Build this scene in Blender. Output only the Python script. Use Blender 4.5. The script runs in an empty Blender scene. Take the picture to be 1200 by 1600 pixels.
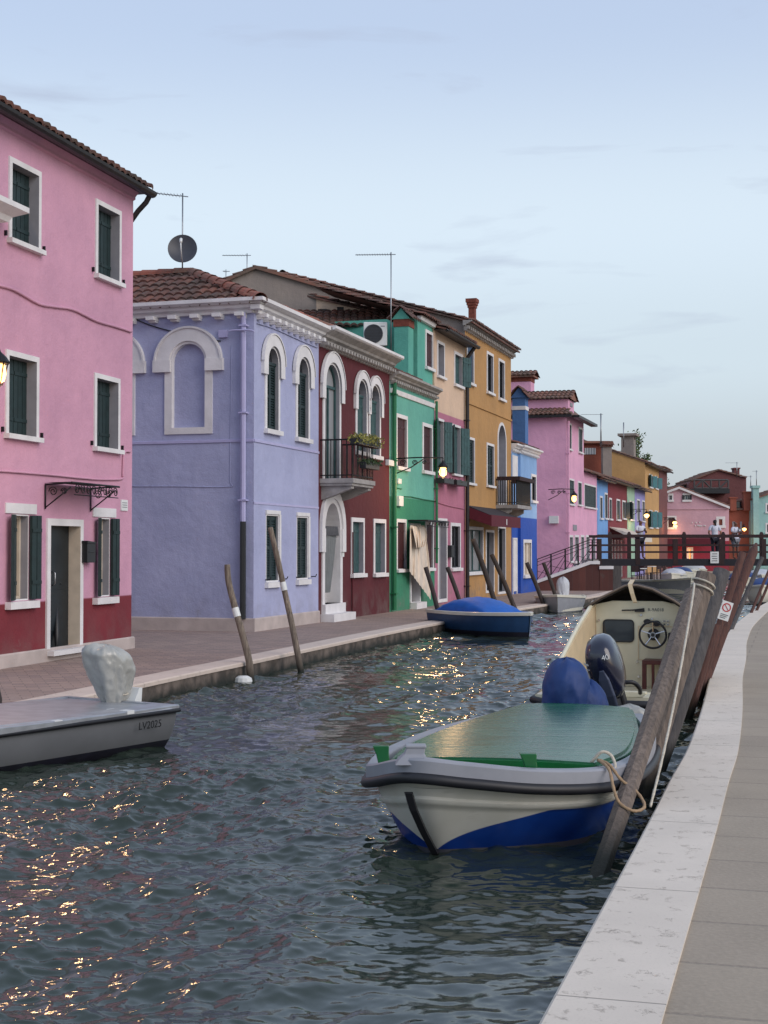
import bpy, bmesh, math, random
import numpy as np
from math import sin, cos, pi, sqrt, atan2, tan, radians, exp
from mathutils import Vector, Matrix, noise
from mathutils.geometry import tessellate_polygon
random.seed(7)
sc = bpy.context.scene
col = sc.collection
# ---------------------------------------------------------------- camera
HC = 1.6; FPX = 2230.0; PITCH = math.atan(58 / 2230)
cd = bpy.data.cameras.new('camera'); cam = bpy.data.objects.new('camera', cd); col.objects.link(cam)
cam.location = (0, 0, HC); cam.rotation_euler = (pi / 2 + PITCH, 0, 0)
cd.sensor_fit = 'VERTICAL'; cd.sensor_height = 24; cd.lens = 24 * FPX / 1600
cd.clip_start = 0.1; cd.clip_end = 2000
sc.camera = cam
# ---------------------------------------------------------------- world: dusk sky
SUN_EL, SUN_AZ = radians(14), radians(128)      # azimuth measured clockwise from +Y
w = bpy.data.worlds.new("World"); sc.world = w; w.use_nodes = True
nt = w.node_tree; N = nt.nodes; Lk = nt.links; N.clear()
out = N.new('ShaderNodeOutputWorld'); bg = N.new('ShaderNodeBackground')
sky = N.new('ShaderNodeTexSky'); sky.sky_type = 'NISHITA'; sky.sun_disc = False
sky.sun_elevation = SUN_EL; sky.sun_rotation = SUN_AZ; sky.altitude = 0
sky.air_density = 1.0; sky.dust_density = 1.6; sky.ozone_density = 2.2
# thin cloud veil and soft dusk tint by elevation
tc = N.new('ShaderNodeTexCoord'); sep = N.new('ShaderNodeSeparateXYZ'); Lk.new(tc.outputs['Generated'], sep.inputs[0])
ramp = N.new('ShaderNodeValToRGB'); Lk.new(sep.outputs['Z'], ramp.inputs[0])
cr = ramp.color_ramp; cr.interpolation = 'EASE'
SKYR = [(0.0, (.44, .475, .51)), (.055, (.50, .55, .60)), (.13, (.61, .70, .77)), (.22, (.68, .78, .87)), (.36, (.50, .60, .78)), (1.0, (.42, .50, .66))]
cr.elements[0].position = SKYR[0][0]; cr.elements[0].color = (*SKYR[0][1], 1)
cr.elements[1].position = 1.0; cr.elements[1].color = (*SKYR[-1][1], 1)
for p, c in SKYR[1:-1]:
    e = cr.elements.new(p); e.color = (*c, 1)
mp = N.new('ShaderNodeMapping'); mp.inputs['Scale'].default_value = (3, 3, 16); Lk.new(tc.outputs['Generated'], mp.inputs[0])
cn = N.new('ShaderNodeTexNoise'); cn.inputs['Scale'].default_value = 2.2; cn.inputs['Detail'].default_value = 6; cn.inputs['Distortion'].default_value = .4
Lk.new(mp.outputs[0], cn.inputs['Vector'])
crm = N.new('ShaderNodeMapRange'); crm.inputs[1].default_value = .60; crm.inputs[2].default_value = .76; crm.inputs[3].default_value = 0; crm.inputs[4].default_value = .55
Lk.new(cn.outputs['Fac'], crm.inputs[0])
cmx = N.new('ShaderNodeMix'); cmx.data_type = 'RGBA'; Lk.new(crm.outputs[0], cmx.inputs[0]); Lk.new(ramp.outputs[0], cmx.inputs[6]); cmx.inputs[7].default_value = (.42, .46, .58, 1)
scl = N.new('ShaderNodeMix'); scl.data_type = 'RGBA'; scl.blend_type = 'MULTIPLY'; scl.inputs[0].default_value = 1
scl.inputs[7].default_value = (10, 10, 10, 1); Lk.new(cmx.outputs[2], scl.inputs[6])
mixs = N.new('ShaderNodeMix'); mixs.data_type = 'RGBA'; mixs.inputs[0].default_value = .80
Lk.new(sky.outputs[0], mixs.inputs[6]); Lk.new(scl.outputs[2], mixs.inputs[7])
Lk.new(mixs.outputs[2], bg.inputs[0]); bg.inputs[1].default_value = 0.115
Lk.new(bg.outputs[0], out.inputs[0])
# soft after-sunset glow as the one sun lamp
sl = bpy.data.lights.new('sun', 'SUN'); sl.energy = 1.5; sl.angle = radians(40); sl.color = (1, .90, .82)
so = bpy.data.objects.new('sun', sl); col.objects.link(so)
_d = Vector((sin(SUN_AZ) * cos(radians(30)), cos(SUN_AZ) * cos(radians(30)), sin(radians(30))))
so.rotation_euler = _d.to_track_quat('Z', 'Y').to_euler()
sc.view_settings.view_transform = 'Standard'; sc.view_settings.look = 'None'
sc.view_settings.exposure = 0.1; sc.view_settings.gamma = 1
sc.render.engine = 'CYCLES'
sc.cycles.max_bounces = 6; sc.cycles.diffuse_bounces = 3; sc.cycles.glossy_bounces = 3
sc.cycles.sample_clamp_indirect = 6
# ---------------------------------------------------------------- pixels of the survey to points on real planes
_F = Vector((0, cos(PITCH), sin(PITCH))); _U = Vector((0, -sin(PITCH), cos(PITCH))); CAM = Vector((0, 0, HC))
def ray(px, py): return Vector((1, 0, 0)) * ((px - 600) / FPX) + _U * ((800 - py) / FPX) + _F
def ground(px, py, z=0.0):
    d = ray(px, py); return CAM + d * ((z - HC) / d.z)
def atY(px, py, Y):
    d = ray(px, py); return CAM + d * (Y / d.y)
# ---------------------------------------------------------------- materials
M = {}
def nmat(name):
    m = bpy.data.materials.new(name); m.use_nodes = True; M[name] = m
    n = m.node_tree.nodes; b = n['Principled BSDF']; return m, n, m.node_tree.links, b
def s2l(c):
    return tuple(((x / 255) / 12.92 if x <= 10 else (((x / 255) + .055) / 1.055) ** 2.4) for x in c)
def tex(n, L, kind, scale, coord='Object', detail=4, stretch=None, rough=.5):
    t = n.new('ShaderNodeTexCoord'); v = t.outputs[coord]
    if stretch:
        mpn = n.new('ShaderNodeMapping'); mpn.inputs['Scale'].default_value = stretch; L.new(v, mpn.inputs[0]); v = mpn.outputs[0]
    x = n.new(kind); x.inputs['Scale'].default_value = scale
    if kind == 'ShaderNodeTexNoise': x.inputs['Detail'].default_value = detail; x.inputs['Roughness'].default_value = rough
    L.new(v, x.inputs['Vector']); return x
def mrange(n, L, src, a, b, c, d):
    r = n.new('ShaderNodeMapRange'); L.new(src, r.inputs[0])
    for i, v in enumerate((a, b, c, d)): r.inputs[i + 1].default_value = v
    return r.outputs[0]
def mixc(n, L, f, a, b, mode='MIX'):
    x = n.new('ShaderNodeMix'); x.data_type = 'RGBA'; x.blend_type = mode
    for s, v in ((0, f), (6, a), (7, b)):
        if isinstance(v, (int, float)): x.inputs[s].default_value = v
        elif isinstance(v, (tuple, list)): x.inputs[s].default_value = (*v[:3], 1)
        else: L.new(v, x.inputs[s])
    return x.outputs[2]
def bump(n, L, b, h, dist, strength=.5):
    bp = n.new('ShaderNodeBump'); bp.inputs['Strength'].default_value = strength; bp.inputs['Distance'].default_value = dist
    L.new(h, bp.inputs['Height']); L.new(bp.outputs[0], b.inputs['Normal']); return bp
def simple(name, c, rough=.6, metal=0, var=.12, scale=6, bmp=0.0, bs=40, coat=0, stretch=None):
    m, n, L, b = nmat(name)
    t = tex(n, L, 'ShaderNodeTexNoise', scale, detail=6, stretch=stretch)
    f = mrange(n, L, t.outputs['Fac'], .3, .7, 0, 1)
    L.new(mixc(n, L, f, tuple(x * (1 - var) for x in c), tuple(min(1, x * (1 + var)) for x in c)), b.inputs['Base Color'])
    b.inputs['Roughness'].default_value = rough; b.inputs['Metallic'].default_value = metal
    b.inputs['Coat Weight'].default_value = coat
    if bmp:
        t2 = tex(n, L, 'ShaderNodeTexNoise', bs, detail=4, stretch=stretch); bump(n, L, b, t2.outputs['Fac'], bmp, 1)
    return m
def plaster(name, c, low=None, zs=None, stain=.35, hi=None, zh=None):
    """painted render: mottled, faintly streaked, with damp wear near the foot; an optional painted dado below zs"""
    m, n, L, b = nmat(name)
    t1 = tex(n, L, 'ShaderNodeTexNoise', .9, detail=7, rough=.62)
    f = mrange(n, L, t1.outputs['Fac'], .3, .72, 0, 1)
    tcx = n.new('ShaderNodeTexCoord'); sp = n.new('ShaderNodeSeparateXYZ'); L.new(tcx.outputs['Object'], sp.inputs[0]); zz = sp.outputs['Z']
    base = tuple(c)
    bc = None
    if low:
        st = mrange(n, L, zz, zs - .012, zs + .012, 0, 1); bc = mixc(n, L, st, low, c)
    if hi:
        st = mrange(n, L, zz, zh - .012, zh + .012, 0, 1); bc = mixc(n, L, st, bc or c, hi)
    bc = bc or c
    dk = mixc(n, L, 1, bc, (.82, .83, .86), 'MULTIPLY'); lt = mixc(n, L, 1, bc, (1.08, 1.08, 1.07), 'MULTIPLY')
    cc = mixc(n, L, f, dk, lt)
    t2 = tex(n, L, 'ShaderNodeTexNoise', 3.2, detail=5, stretch=(3, 3, .35))
    cc = mixc(n, L, mrange(n, L, t2.outputs['Fac'], .55, .8, 0, stain * .8), cc, mixc(n, L, 1, cc, (.66, .66, .66), 'MULTIPLY'))
    t3 = tex(n, L, 'ShaderNodeTexNoise', 2.6, detail=6)
    wet = n.new('ShaderNodeMath'); wet.operation = 'MULTIPLY'
    L.new(mrange(n, L, zz, .0, .75, 1, 0), wet.inputs[0]); L.new(mrange(n, L, t3.outputs['Fac'], .42, .6, 0, min(1, stain * 2)), wet.inputs[1])
    cc = mixc(n, L, wet.outputs[0], cc, mixc(n, L, .3, mixc(n, L, 1, cc, (.6, .58, .55), 'MULTIPLY'), (.30, .27, .25)))
    t6 = tex(n, L, 'ShaderNodeTexNoise', 1.7, detail=9, rough=.7); hb = n.new('ShaderNodeMath'); hb.operation = 'MULTIPLY_ADD'; L.new(zz, hb.inputs[0]); hb.inputs[1].default_value = -.055; L.new(t6.outputs['Fac'], hb.inputs[2])
    cc = mixc(n, L, mrange(n, L, hb.outputs[0], .60, .615, 0, min(.7, stain * 1.7)), cc, mixc(n, L, .25, mixc(n, L, 1, cc, (.66, .66, .64), 'MULTIPLY'), (.36, .33, .31)))
    t4 = tex(n, L, 'ShaderNodeTexNoise', 38, detail=3); t5 = tex(n, L, 'ShaderNodeTexNoise', 5, detail=4)
    cc = mixc(n, L, mrange(n, L, t4.outputs['Fac'], .35, .7, 0, .16), cc, mixc(n, L, 1, cc, (1.5, 1.5, 1.5), 'MULTIPLY'))
    L.new(cc, b.inputs['Base Color'])
    b.inputs['Roughness'].default_value = .88
    ad = n.new('ShaderNodeMath'); ad.operation = 'MULTIPLY_ADD'; L.new(t5.outputs['Fac'], ad.inputs[0]); ad.inputs[1].default_value = 4; L.new(t4.outputs['Fac'], ad.inputs[2])
    bump(n, L, b, ad.outputs[0], .006, .8)
    return m
def tilemat(name, a, bcol, c2):
    m, n, L, b = nmat(name)
    at = n.new('ShaderNodeAttribute'); at.attribute_name = 'rnd'
    t = tex(n, L, 'ShaderNodeTexNoise', 1.3, detail=6); t2 = tex(n, L, 'ShaderNodeTexNoise', 14, detail=5)
    c = mixc(n, L, at.outputs['Fac'], a, bcol)
    c = mixc(n, L, mrange(n, L, t.outputs['Fac'], .42, .62, 0, .8), c, c2)
    c = mixc(n, L, mrange(n, L, t2.outputs['Fac'], .5, .7, 0, .5), c, (.16, .15, .12))
    L.new(c, b.inputs['Base Color']); b.inputs['Roughness'].default_value = .9
    bump(n, L, b, t2.outputs['Fac'], .01, .8); return m
def woodmat(name, c, c2, wet=None):
    m, n, L, b = nmat(name)
    t = tex(n, L, 'ShaderNodeTexNoise', 7, detail=7, stretch=(6, 6, .5), rough=.65); t2 = tex(n, L, 'ShaderNodeTexNoise', 2.0, detail=4)
    cc = mixc(n, L, mrange(n, L, t.outputs['Fac'], .35, .66, 0, 1), c, c2)
    cc = mixc(n, L, mrange(n, L, t2.outputs['Fac'], .45, .65, 0, .5), cc, tuple(x * .45 for x in c))
    if wet is not None:   # weed and damp below the tide mark, in world height
        g = n.new('ShaderNodeNewGeometry'); sp = n.new('ShaderNodeSeparateXYZ'); L.new(g.outputs['Position'], sp.inputs[0])
        cc = mixc(n, L, mrange(n, L, sp.outputs['Z'], wet - .1, wet + .1, 1, 0), cc, (.012, .014, .010))
    L.new(cc, b.inputs['Base Color']); b.inputs['Roughness'].default_value = .8
    bump(n, L, b, t.outputs['Fac'], .012, .9); return m
C = lambda r, g, b: s2l((r, g, b))
plaster('pink_paint', C(200, 149, 172), low=C(118, 40, 50), zs=.86, stain=.24)
plaster('lilac_paint', C(164, 168, 200), stain=.26)
plaster('burgundy_paint', C(84, 26, 35), stain=.3)
plaster('green_paint', C(98, 166, 150), low=C(52, 128, 98), zs=2.95, stain=.3)
plaster('green_attic_paint', C(90, 164, 148), stain=.3)
plaster('rose_paint', C(172, 108, 130), hi=C(208, 180, 156), zh=5.55, stain=.4)
plaster('ochre_paint', C(176, 134, 84), stain=.45)
plaster('grey_render', C(138, 128, 122), stain=.5)
plaster('blue_paint', C(128, 166, 212), low=C(26, 76, 168), zs=2.75, stain=.15)
plaster('chimney_blue_paint', C(74, 112, 164), stain=.2)
plaster('far_pink_paint', C(218, 162, 190), stain=.15)
plaster('sky_blue_paint', C(112, 158, 212), stain=.2)
plaster('maroon_paint', C(118, 42, 52), stain=.3)
plaster('sage_paint', C(150, 182, 160), stain=.2)
plaster('violet_paint', C(150, 144, 198), stain=.2)
plaster('honey_haze_paint', C(190, 148, 96), stain=.3)  # distance haze put into the colour: paint desaturated, no haze built
plaster('tan_paint', C(160, 120, 88), stain=.3)
plaster('end_pink_haze_paint', C(196, 156, 168), low=C(146, 44, 62), zs=2.2, stain=.15)  # wall colour greyed to stand in for haze at this distance
plaster('brown_haze_paint', C(108, 64, 64), stain=.3)  # haze of the far view mixed into this paint colour
plaster('orange_haze_paint', C(142, 78, 62), stain=.3)  # desaturated in the colour itself in place of air haze
plaster('mint_haze_paint', C(150, 186, 182), stain=.25)  # far haze painted in as a greyer mint
simple('white_stone', C(214, 212, 214), .75, var=.10, scale=3, bmp=.004, bs=30)
simple('plinth_stone', C(178, 166, 162), .8, var=.14, scale=3, bmp=.004, bs=30)
simple('grey_stone', C(150, 146, 144), .85, var=.25, scale=4, bmp=.008, bs=20)
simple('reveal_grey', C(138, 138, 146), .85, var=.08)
simple('cream_wall', C(196, 184, 168), .8, var=.1)
simple('shutter_green', C(24, 44, 46), .55, var=.25, scale=9)
simple('shutter_teal', C(50, 80, 82), .6, var=.25, scale=9)
simple('shutter_brown', C(62, 28, 32), .6, var=.25)
simple('shutter_blue', C(34, 62, 92), .55, var=.2)
simple('shutter_aqua_haze', C(60, 112, 120), .55, var=.2)  # far shutters: aqua dulled in the colour in place of haze
simple('door_dark', C(18, 28, 34), .4, var=.2)
simple('iron', C(26, 26, 30), .5, metal=.4, var=.3)
simple('gutter', C(40, 36, 38), .45, metal=.3, var=.3)
simple('lilac_pipe', C(172, 170, 208), .5, var=.05)
simple('green_pipe', C(24, 104, 66), .5, var=.1)
simple('alu', C(150, 152, 156), .35, metal=.9, var=.15)
simple('dish_grey', C(62, 64, 72), .5, var=.12)
simple('white_plastic', C(216, 218, 218), .4, var=.04)
simple('dark_plastic', C(30, 32, 36), .45, var=.1)
simple('brick_red', C(118, 62, 50), .9, var=.3, scale=8, bmp=.01, bs=30)
simple('curtain_grey', C(112, 116, 118), .9, var=.12)
simple('curtain_cream', C(206, 195, 182), .9, var=.14, scale=4)
simple('awning_red', C(88, 22, 38), .85, var=.1)
simple('awning_dark', C(38, 32, 40), .8, var=.1)
simple('soil', C(60, 44, 34), .9)
def glass(name, c, rough=.04):
    m, n, L, b = nmat(name); b.inputs['Base Color'].default_value = (*c, 1); b.inputs['Roughness'].default_value = rough
    b.inputs['Specular IOR Level'].default_value = .9
    t = tex(n, L, 'ShaderNodeTexNoise', 1.5, detail=2); bump(n, L, b, t.outputs['Fac'], .02, .3); return m
glass('dark_glass', (.02, .024, .03)); glass('pale_glass', (.30, .31, .33), .12)
def emis(name, c, s):
    m, n, L, b = nmat(name); b.inputs['Emission Color'].default_value = (*c, 1); b.inputs['Emission Strength'].default_value = s
    b.inputs['Base Color'].default_value = (*c, 1); return m
emis('lamp_glow', (1, .50, .15), 5); emis('shop_glow', (1, .42, .13), 1.1)
tilemat('roof_tile', C(122, 78, 66), C(88, 62, 58), C(66, 56, 53)); tilemat('roof_tile_pale', C(140, 96, 82), C(104, 74, 66), C(92, 78, 70))
tilemat('roof_tile_ridge', C(156, 92, 76), C(138, 84, 72), C(110, 84, 74))
woodmat('post_wood', C(128, 114, 104), C(84, 74, 68), wet=-.06)
woodmat('post_grey', C(92, 88, 88), C(62, 60, 62), wet=-.06)
woodmat('post_red', C(104, 68, 60), C(70, 50, 48), wet=-.06)
woodmat('post_pale', C(146, 132, 118), C(74, 64, 58), wet=-.12)
woodmat('post_dark', C(74, 64, 60), C(48, 42, 42), wet=-.1)
woodmat('bridge_wood', C(58, 34, 36), C(34, 22, 26)); woodmat('bridge_beam', C(34, 32, 42), C(22, 22, 32))
# ---------------------------------------------------------------- mesh builder
class MB:
    def __init__(s): s.v = []; s.f = []; s.m = []; s.r = []; s.cm = 0; s.T = None; s.rv = 0.0; s.rm = None
    def add(s, p):
        p = Vector(p)
        if s.T is not None: p = s.T @ p
        s.v.append(p); s.r.append(s.rv); return len(s.v) - 1
    def face(s, idx): s.f.append(tuple(idx)); s.m.append(s.cm)
    def poly(s, pts): s.face([s.add(p) for p in pts])
    def box(s, x0, x1, y0, y1, z0, z1):
        if x0 > x1: x0, x1 = x1, x0
        if y0 > y1: y0, y1 = y1, y0
        if z0 > z1: z0, z1 = z1, z0
        a = [s.add((x, y, z)) for z in (z0, z1) for (x, y) in ((x0, y0), (x1, y0), (x1, y1), (x0, y1))]
        for q in ((0, 3, 2, 1), (4, 5, 6, 7), (0, 1, 5, 4), (1, 2, 6, 5), (2, 3, 7, 6), (3, 0, 4, 7)): s.face([a[i] for i in q])
    def prism(s, pts, y0, y1):
        """pts (x,z) counter-clockwise seen from -y, extruded from y0 to y1"""
        n = len(pts); a = [s.add((p[0], y0, p[1])) for p in pts]; b = [s.add((p[0], y1, p[1])) for p in pts]
        tri = tessellate_polygon([[Vector((p[0], p[1], 0)) for p in pts]])
        for t in tri: s.face([a[i] for i in t]); s.face([b[i] for i in reversed(t)])
        for i in range(n): j = (i + 1) % n; s.face((a[i], b[i], b[j], a[j]))
    def prismz(s, pts, z0, z1):
        n = len(pts); a = [s.add((p[0], p[1], z1)) for p in pts]; b = [s.add((p[0], p[1], z0)) for p in pts]
        for t in tessellate_polygon([[Vector((p[0], p[1], 0)) for p in pts]]):
            s.face([a[i] for i in t]); s.face([b[i] for i in reversed(t)])
        for i in range(n): j = (i + 1) % n; s.face((a[i], b[i], b[j], a[j]))
    def ring(s, inn, outr, yf, yo, yi, closed=True):
        """frame between matched outlines: face at yf, outer edge back to yo, inner reveal back to yi"""
        n = len(inn)
        A = [s.add((p[0], yf, p[1])) for p in inn]; B = [s.add((p[0], yf, p[1])) for p in outr]
        Ai = [s.add((p[0], yi, p[1])) for p in inn]; Bo = [s.add((p[0], yo, p[1])) for p in outr]
        for i in range(n if closed else n - 1):
            j = (i + 1) % n
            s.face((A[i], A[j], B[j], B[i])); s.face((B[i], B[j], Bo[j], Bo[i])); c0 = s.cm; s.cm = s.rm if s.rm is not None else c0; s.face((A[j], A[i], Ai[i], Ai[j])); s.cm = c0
        if not closed:
            s.face((A[0], B[0], Bo[0], Ai[0])); s.face((B[-1], A[-1], Ai[-1], Bo[-1]))
    def tube(s, path, r, seg=8, cap=True, rr=None):
        path = [Vector(p) for p in path]; rings = []; up = Vector((0, 0, 1)); prev = None
        for i, p in enumerate(path):
            t = (path[min(i + 1, len(path) - 1)] - path[max(i - 1, 0)]).normalized()
            if prev is None:
                u = t.cross(up if abs(t.z) < .9 else Vector((1, 0, 0))).normalized()
            else:
                u = (prev - t * prev.dot(t)).normalized()
            prev = u; vv = t.cross(u); rad = rr[i] if rr else r
            rings.append([s.add(p + (u * cos(2 * pi * k / seg) + vv * sin(2 * pi * k / seg)) * rad) for k in range(seg)])
        for a, b in zip(rings[:-1], rings[1:]):
            for k in range(seg): j = (k + 1) % seg; s.face((a[k], a[j], b[j], b[k]))
        if cap: s.face(list(reversed(rings[0]))); s.face(rings[-1])
    def loft(s, loops, closed=True, cap0=True, cap1=True):
        R = [[s.add(p) for p in l] for l in loops]; n = len(R[0])
        for a, b in zip(R[:-1], R[1:]):
            for k in range(n if closed else n - 1): j = (k + 1) % n; s.face((a[k], a[j], b[j], b[k]))
        if closed and cap0: s.face(list(reversed(R[0])))
        if closed and cap1: s.face(R[-1])
    def sweep(s, path, prof, closed_prof=True):
        """profile [(out, z)] carried along a plan path [(x, y)], outward = right of travel, mitred"""
        n = len(path); P = [Vector((p[0], p[1])) for p in path]; rings = []
        for i in range(n):
            if i == 0: d = (P[1] - P[0]).normalized(); nn = Vector((d.y, -d.x)); k = 1
            elif i == n - 1: d = (P[-1] - P[-2]).normalized(); nn = Vector((d.y, -d.x)); k = 1
            else:
                d1 = (P[i] - P[i - 1]).normalized(); d2 = (P[i + 1] - P[i]).normalized()
                n1 = Vector((d1.y, -d1.x)); n2 = Vector((d2.y, -d2.x)); nn = (n1 + n2).normalized(); k = 1 / max(.3, nn.dot(n1))
            rings.append([s.add((P[i].x + nn.x * o * k, P[i].y + nn.y * o * k, z)) for o, z in prof])
        m = len(prof)
        for a, b in zip(rings[:-1], rings[1:]):
            for k in range(m if closed_prof else m - 1): j = (k + 1) % m; s.face((a[k], b[k], b[j], a[j]))
        if closed_prof: s.face(rings[0]); s.face(list(reversed(rings[-1])))
WM = {}
def put(o, parent, Mx):
    if parent is not None: o.parent = parent; o.matrix_basis = WM[parent.name].inverted() @ Mx
    else: o.matrix_basis = Mx
    WM[o.name] = Mx.copy()
def build(name, mb, mats, parent=None, Mx=None, smooth=False, bevel=0, label=None, auto=None):
    me = bpy.data.meshes.new(name)
    Mx = Mx if Mx is not None else (WM[parent.name] if parent is not None else Matrix())
    me.from_pydata([tuple(p) for p in mb.v], [], mb.f)
    if not isinstance(mats, (list, tuple)): mats = [mats]
    for m in mats: me.materials.append(M[m])
    me.polygons.foreach_set('material_index', mb.m)
    if any(mb.r):
        a = me.attributes.new('rnd', 'FLOAT', 'POINT'); a.data.foreach_set('value', mb.r)
    me.update(); me.validate()
    b = bmesh.new(); b.from_mesh(me); bmesh.ops.recalc_face_normals(b, faces=b.faces) if not getattr(mb, 'keep', False) else None
    b.to_mesh(me); b.free()
    if smooth: me.polygons.foreach_set('use_smooth', [True] * len(me.polygons))
    if auto: me.set_sharp_from_angle(angle=radians(auto))
    o = bpy.data.objects.new(name, me); col.objects.link(o); put(o, parent, Mx)
    if bevel:
        bv = o.modifiers.new('bevel', 'BEVEL'); bv.width = bevel; bv.segments = 2; bv.limit_method = 'ANGLE'
    if label: o['label'] = label
    return o
def tag(o, label, cat=None, group=None, kind=None):
    if label: o['label'] = label
    if cat: o['category'] = cat
    if group: o['group'] = group
    if kind: o['kind'] = kind
    return o
def thing(name, label, cat, loc, rz=0, group=None):
    o = bpy.data.objects.new(name, None); col.objects.link(o); o.empty_display_size = .2
    put(o, None, Matrix.Translation(Vector(loc)) @ Matrix.Rotation(rz, 4, 'Z')); return tag(o, label, cat, group)
def copytree(src, loc, rz, label=None, scale=None):
    r = src.copy(); col.objects.link(r)
    Mx = Matrix.Translation(Vector(loc)) @ Matrix.Rotation(rz, 4, 'Z')
    if scale: Mx = Mx @ Matrix.Diagonal((*scale, 1))
    r.matrix_basis = Mx; WM[r.name] = Mx
    if label: r['label'] = label
    for ch in [o for o in bpy.data.objects if o.parent == src]:
        c = ch.copy(); col.objects.link(c); c.parent = r
        for g in [o for o in bpy.data.objects if o.parent == ch]:
            d = g.copy(); col.objects.link(d); d.parent = c
    return r
def crom(pts, n):
    """Catmull-Rom resample of control points to n points"""
    P = [Vector(p) for p in pts]; out_ = []
    for i in range(n):
        t = i / (n - 1) * (len(P) - 1); k = min(int(t), len(P) - 2); u = t - k
        p0 = P[max(k - 1, 0)]; p1 = P[k]; p2 = P[k + 1]; p3 = P[min(k + 2, len(P) - 1)]
        out_.append(.5 * ((2 * p1) + (p2 - p0) * u + (2 * p0 - 5 * p1 + 4 * p2 - p3) * u * u + (3 * p1 - p0 - 3 * p2 + p3) * u ** 3))
    return out_
def roof_tiles(mb, O, U, V, wid, length, mask=None, pitch=.2, row=.34, seg=6):
    O = Vector(O); U = Vector(U).normalized(); V = Vector(V).normalized(); Nn = U.cross(V).normalized()
    if Nn.z < 0: Nn = -Nn
    nt_ = max(1, int(round(wid / pitch))); pt = wid / nt_; nr = max(1, int(math.ceil(length / row)))
    for j in range(nr):
        v0 = j * row - .02; v1 = min((j + 1) * row + .05, length + .03)
        for i in range(nt_):
            if mask and not mask((i + .5) * pt, (v0 + v1) / 2): continue
            mb.rv = random.random() * .999 + .001; jt = random.uniform(-.012, .012); hj = random.uniform(0, .012)
            a = []; b = []
            for k in range(seg + 1):
                u = (i + k / seg) * pt; h = .055 * abs(sin(pi * (k / seg))) ** .7
                a.append(mb.add(O + U * u + V * (v0 + jt) + Nn * (h + .045 + hj))); b.append(mb.add(O + U * u + V * v1 + Nn * (h * .8 + .012)))
            for k in range(seg): mb.face((a[k], a[k + 1], b[k + 1], b[k]))
            c = [mb.add(mb.v[x] - Nn * .05) if mb.T is None else x for x in a]
            if mb.T is None:
                for k in range(seg): mb.face((c[k], c[k + 1], a[k + 1], a[k]))
    mb.rv = 0.0
# ---------------------------------------------------------------- walls, windows and houses
def frame_mx(P, D):
    """local x along the wall, local y into the building, z up"""
    D = Vector((D[0], D[1])).normalized()
    return Matrix(((D.x, -D.y, 0, P[0]), (D.y, D.x, 0, P[1]), (0, 0, 1, 0), (0, 0, 0, 1)))
def outl(x0, x1, z0, z1, arch, n=14, squash=1.0):
    if not arch: return [(x0, z0), (x1, z0), (x1, z1), (x0, z1)]
    r = (x1 - x0) / 2; c = (x0 + x1) / 2; rz = r * squash; zs = z1 - rz
    return [(x0, z0), (x1, z0)] + [(c + r * cos(pi * k / n), zs + rz * sin(pi * k / n)) for k in range(n + 1)]
def leaf(mb, x0, x1, y, z0, z1, style='louver', t=.035):
    if style == 'board':
        mb.box(x0, x1, y, y + t, z0, z1)
        n = max(2, int((x1 - x0) / .11)); wd = (x1 - x0) / n
        for i in range(n): mb.box(x0 + i * wd + .006, x0 + (i + 1) * wd - .006, y - .008, y + .001, z0 + .004, z1 - .004)
        for zz in (z0 + .18 * (z1 - z0), z0 + .8 * (z1 - z0)): mb.box(x0 + .01, x1 - .01, y - .02, y - .006, zz, zz + .05)
    else:
        s_ = .045
        mb.box(x0, x0 + s_, y, y + t, z0, z1); mb.box(x1 - s_, x1, y, y + t, z0, z1)
        for a, b in ((z0, z0 + .07), (z1 - .07, z1), ((z0 + z1) / 2 - .03, (z0 + z1) / 2 + .03)): mb.box(x0 + s_, x1 - s_, y + .003, y + t - .003, a, b)
        n = int((z1 - z0) / .055)
        for i in range(n):
            zz = z0 + .05 + (z1 - z0 - .1) * i / max(1, n)
            a = [mb.add(p) for p in ((x0 + s_, y + .006, zz), (x1 - s_, y + .006, zz), (x1 - s_, y + t, zz + .05), (x0 + s_, y + t, zz + .05))]; mb.face(a)
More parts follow.
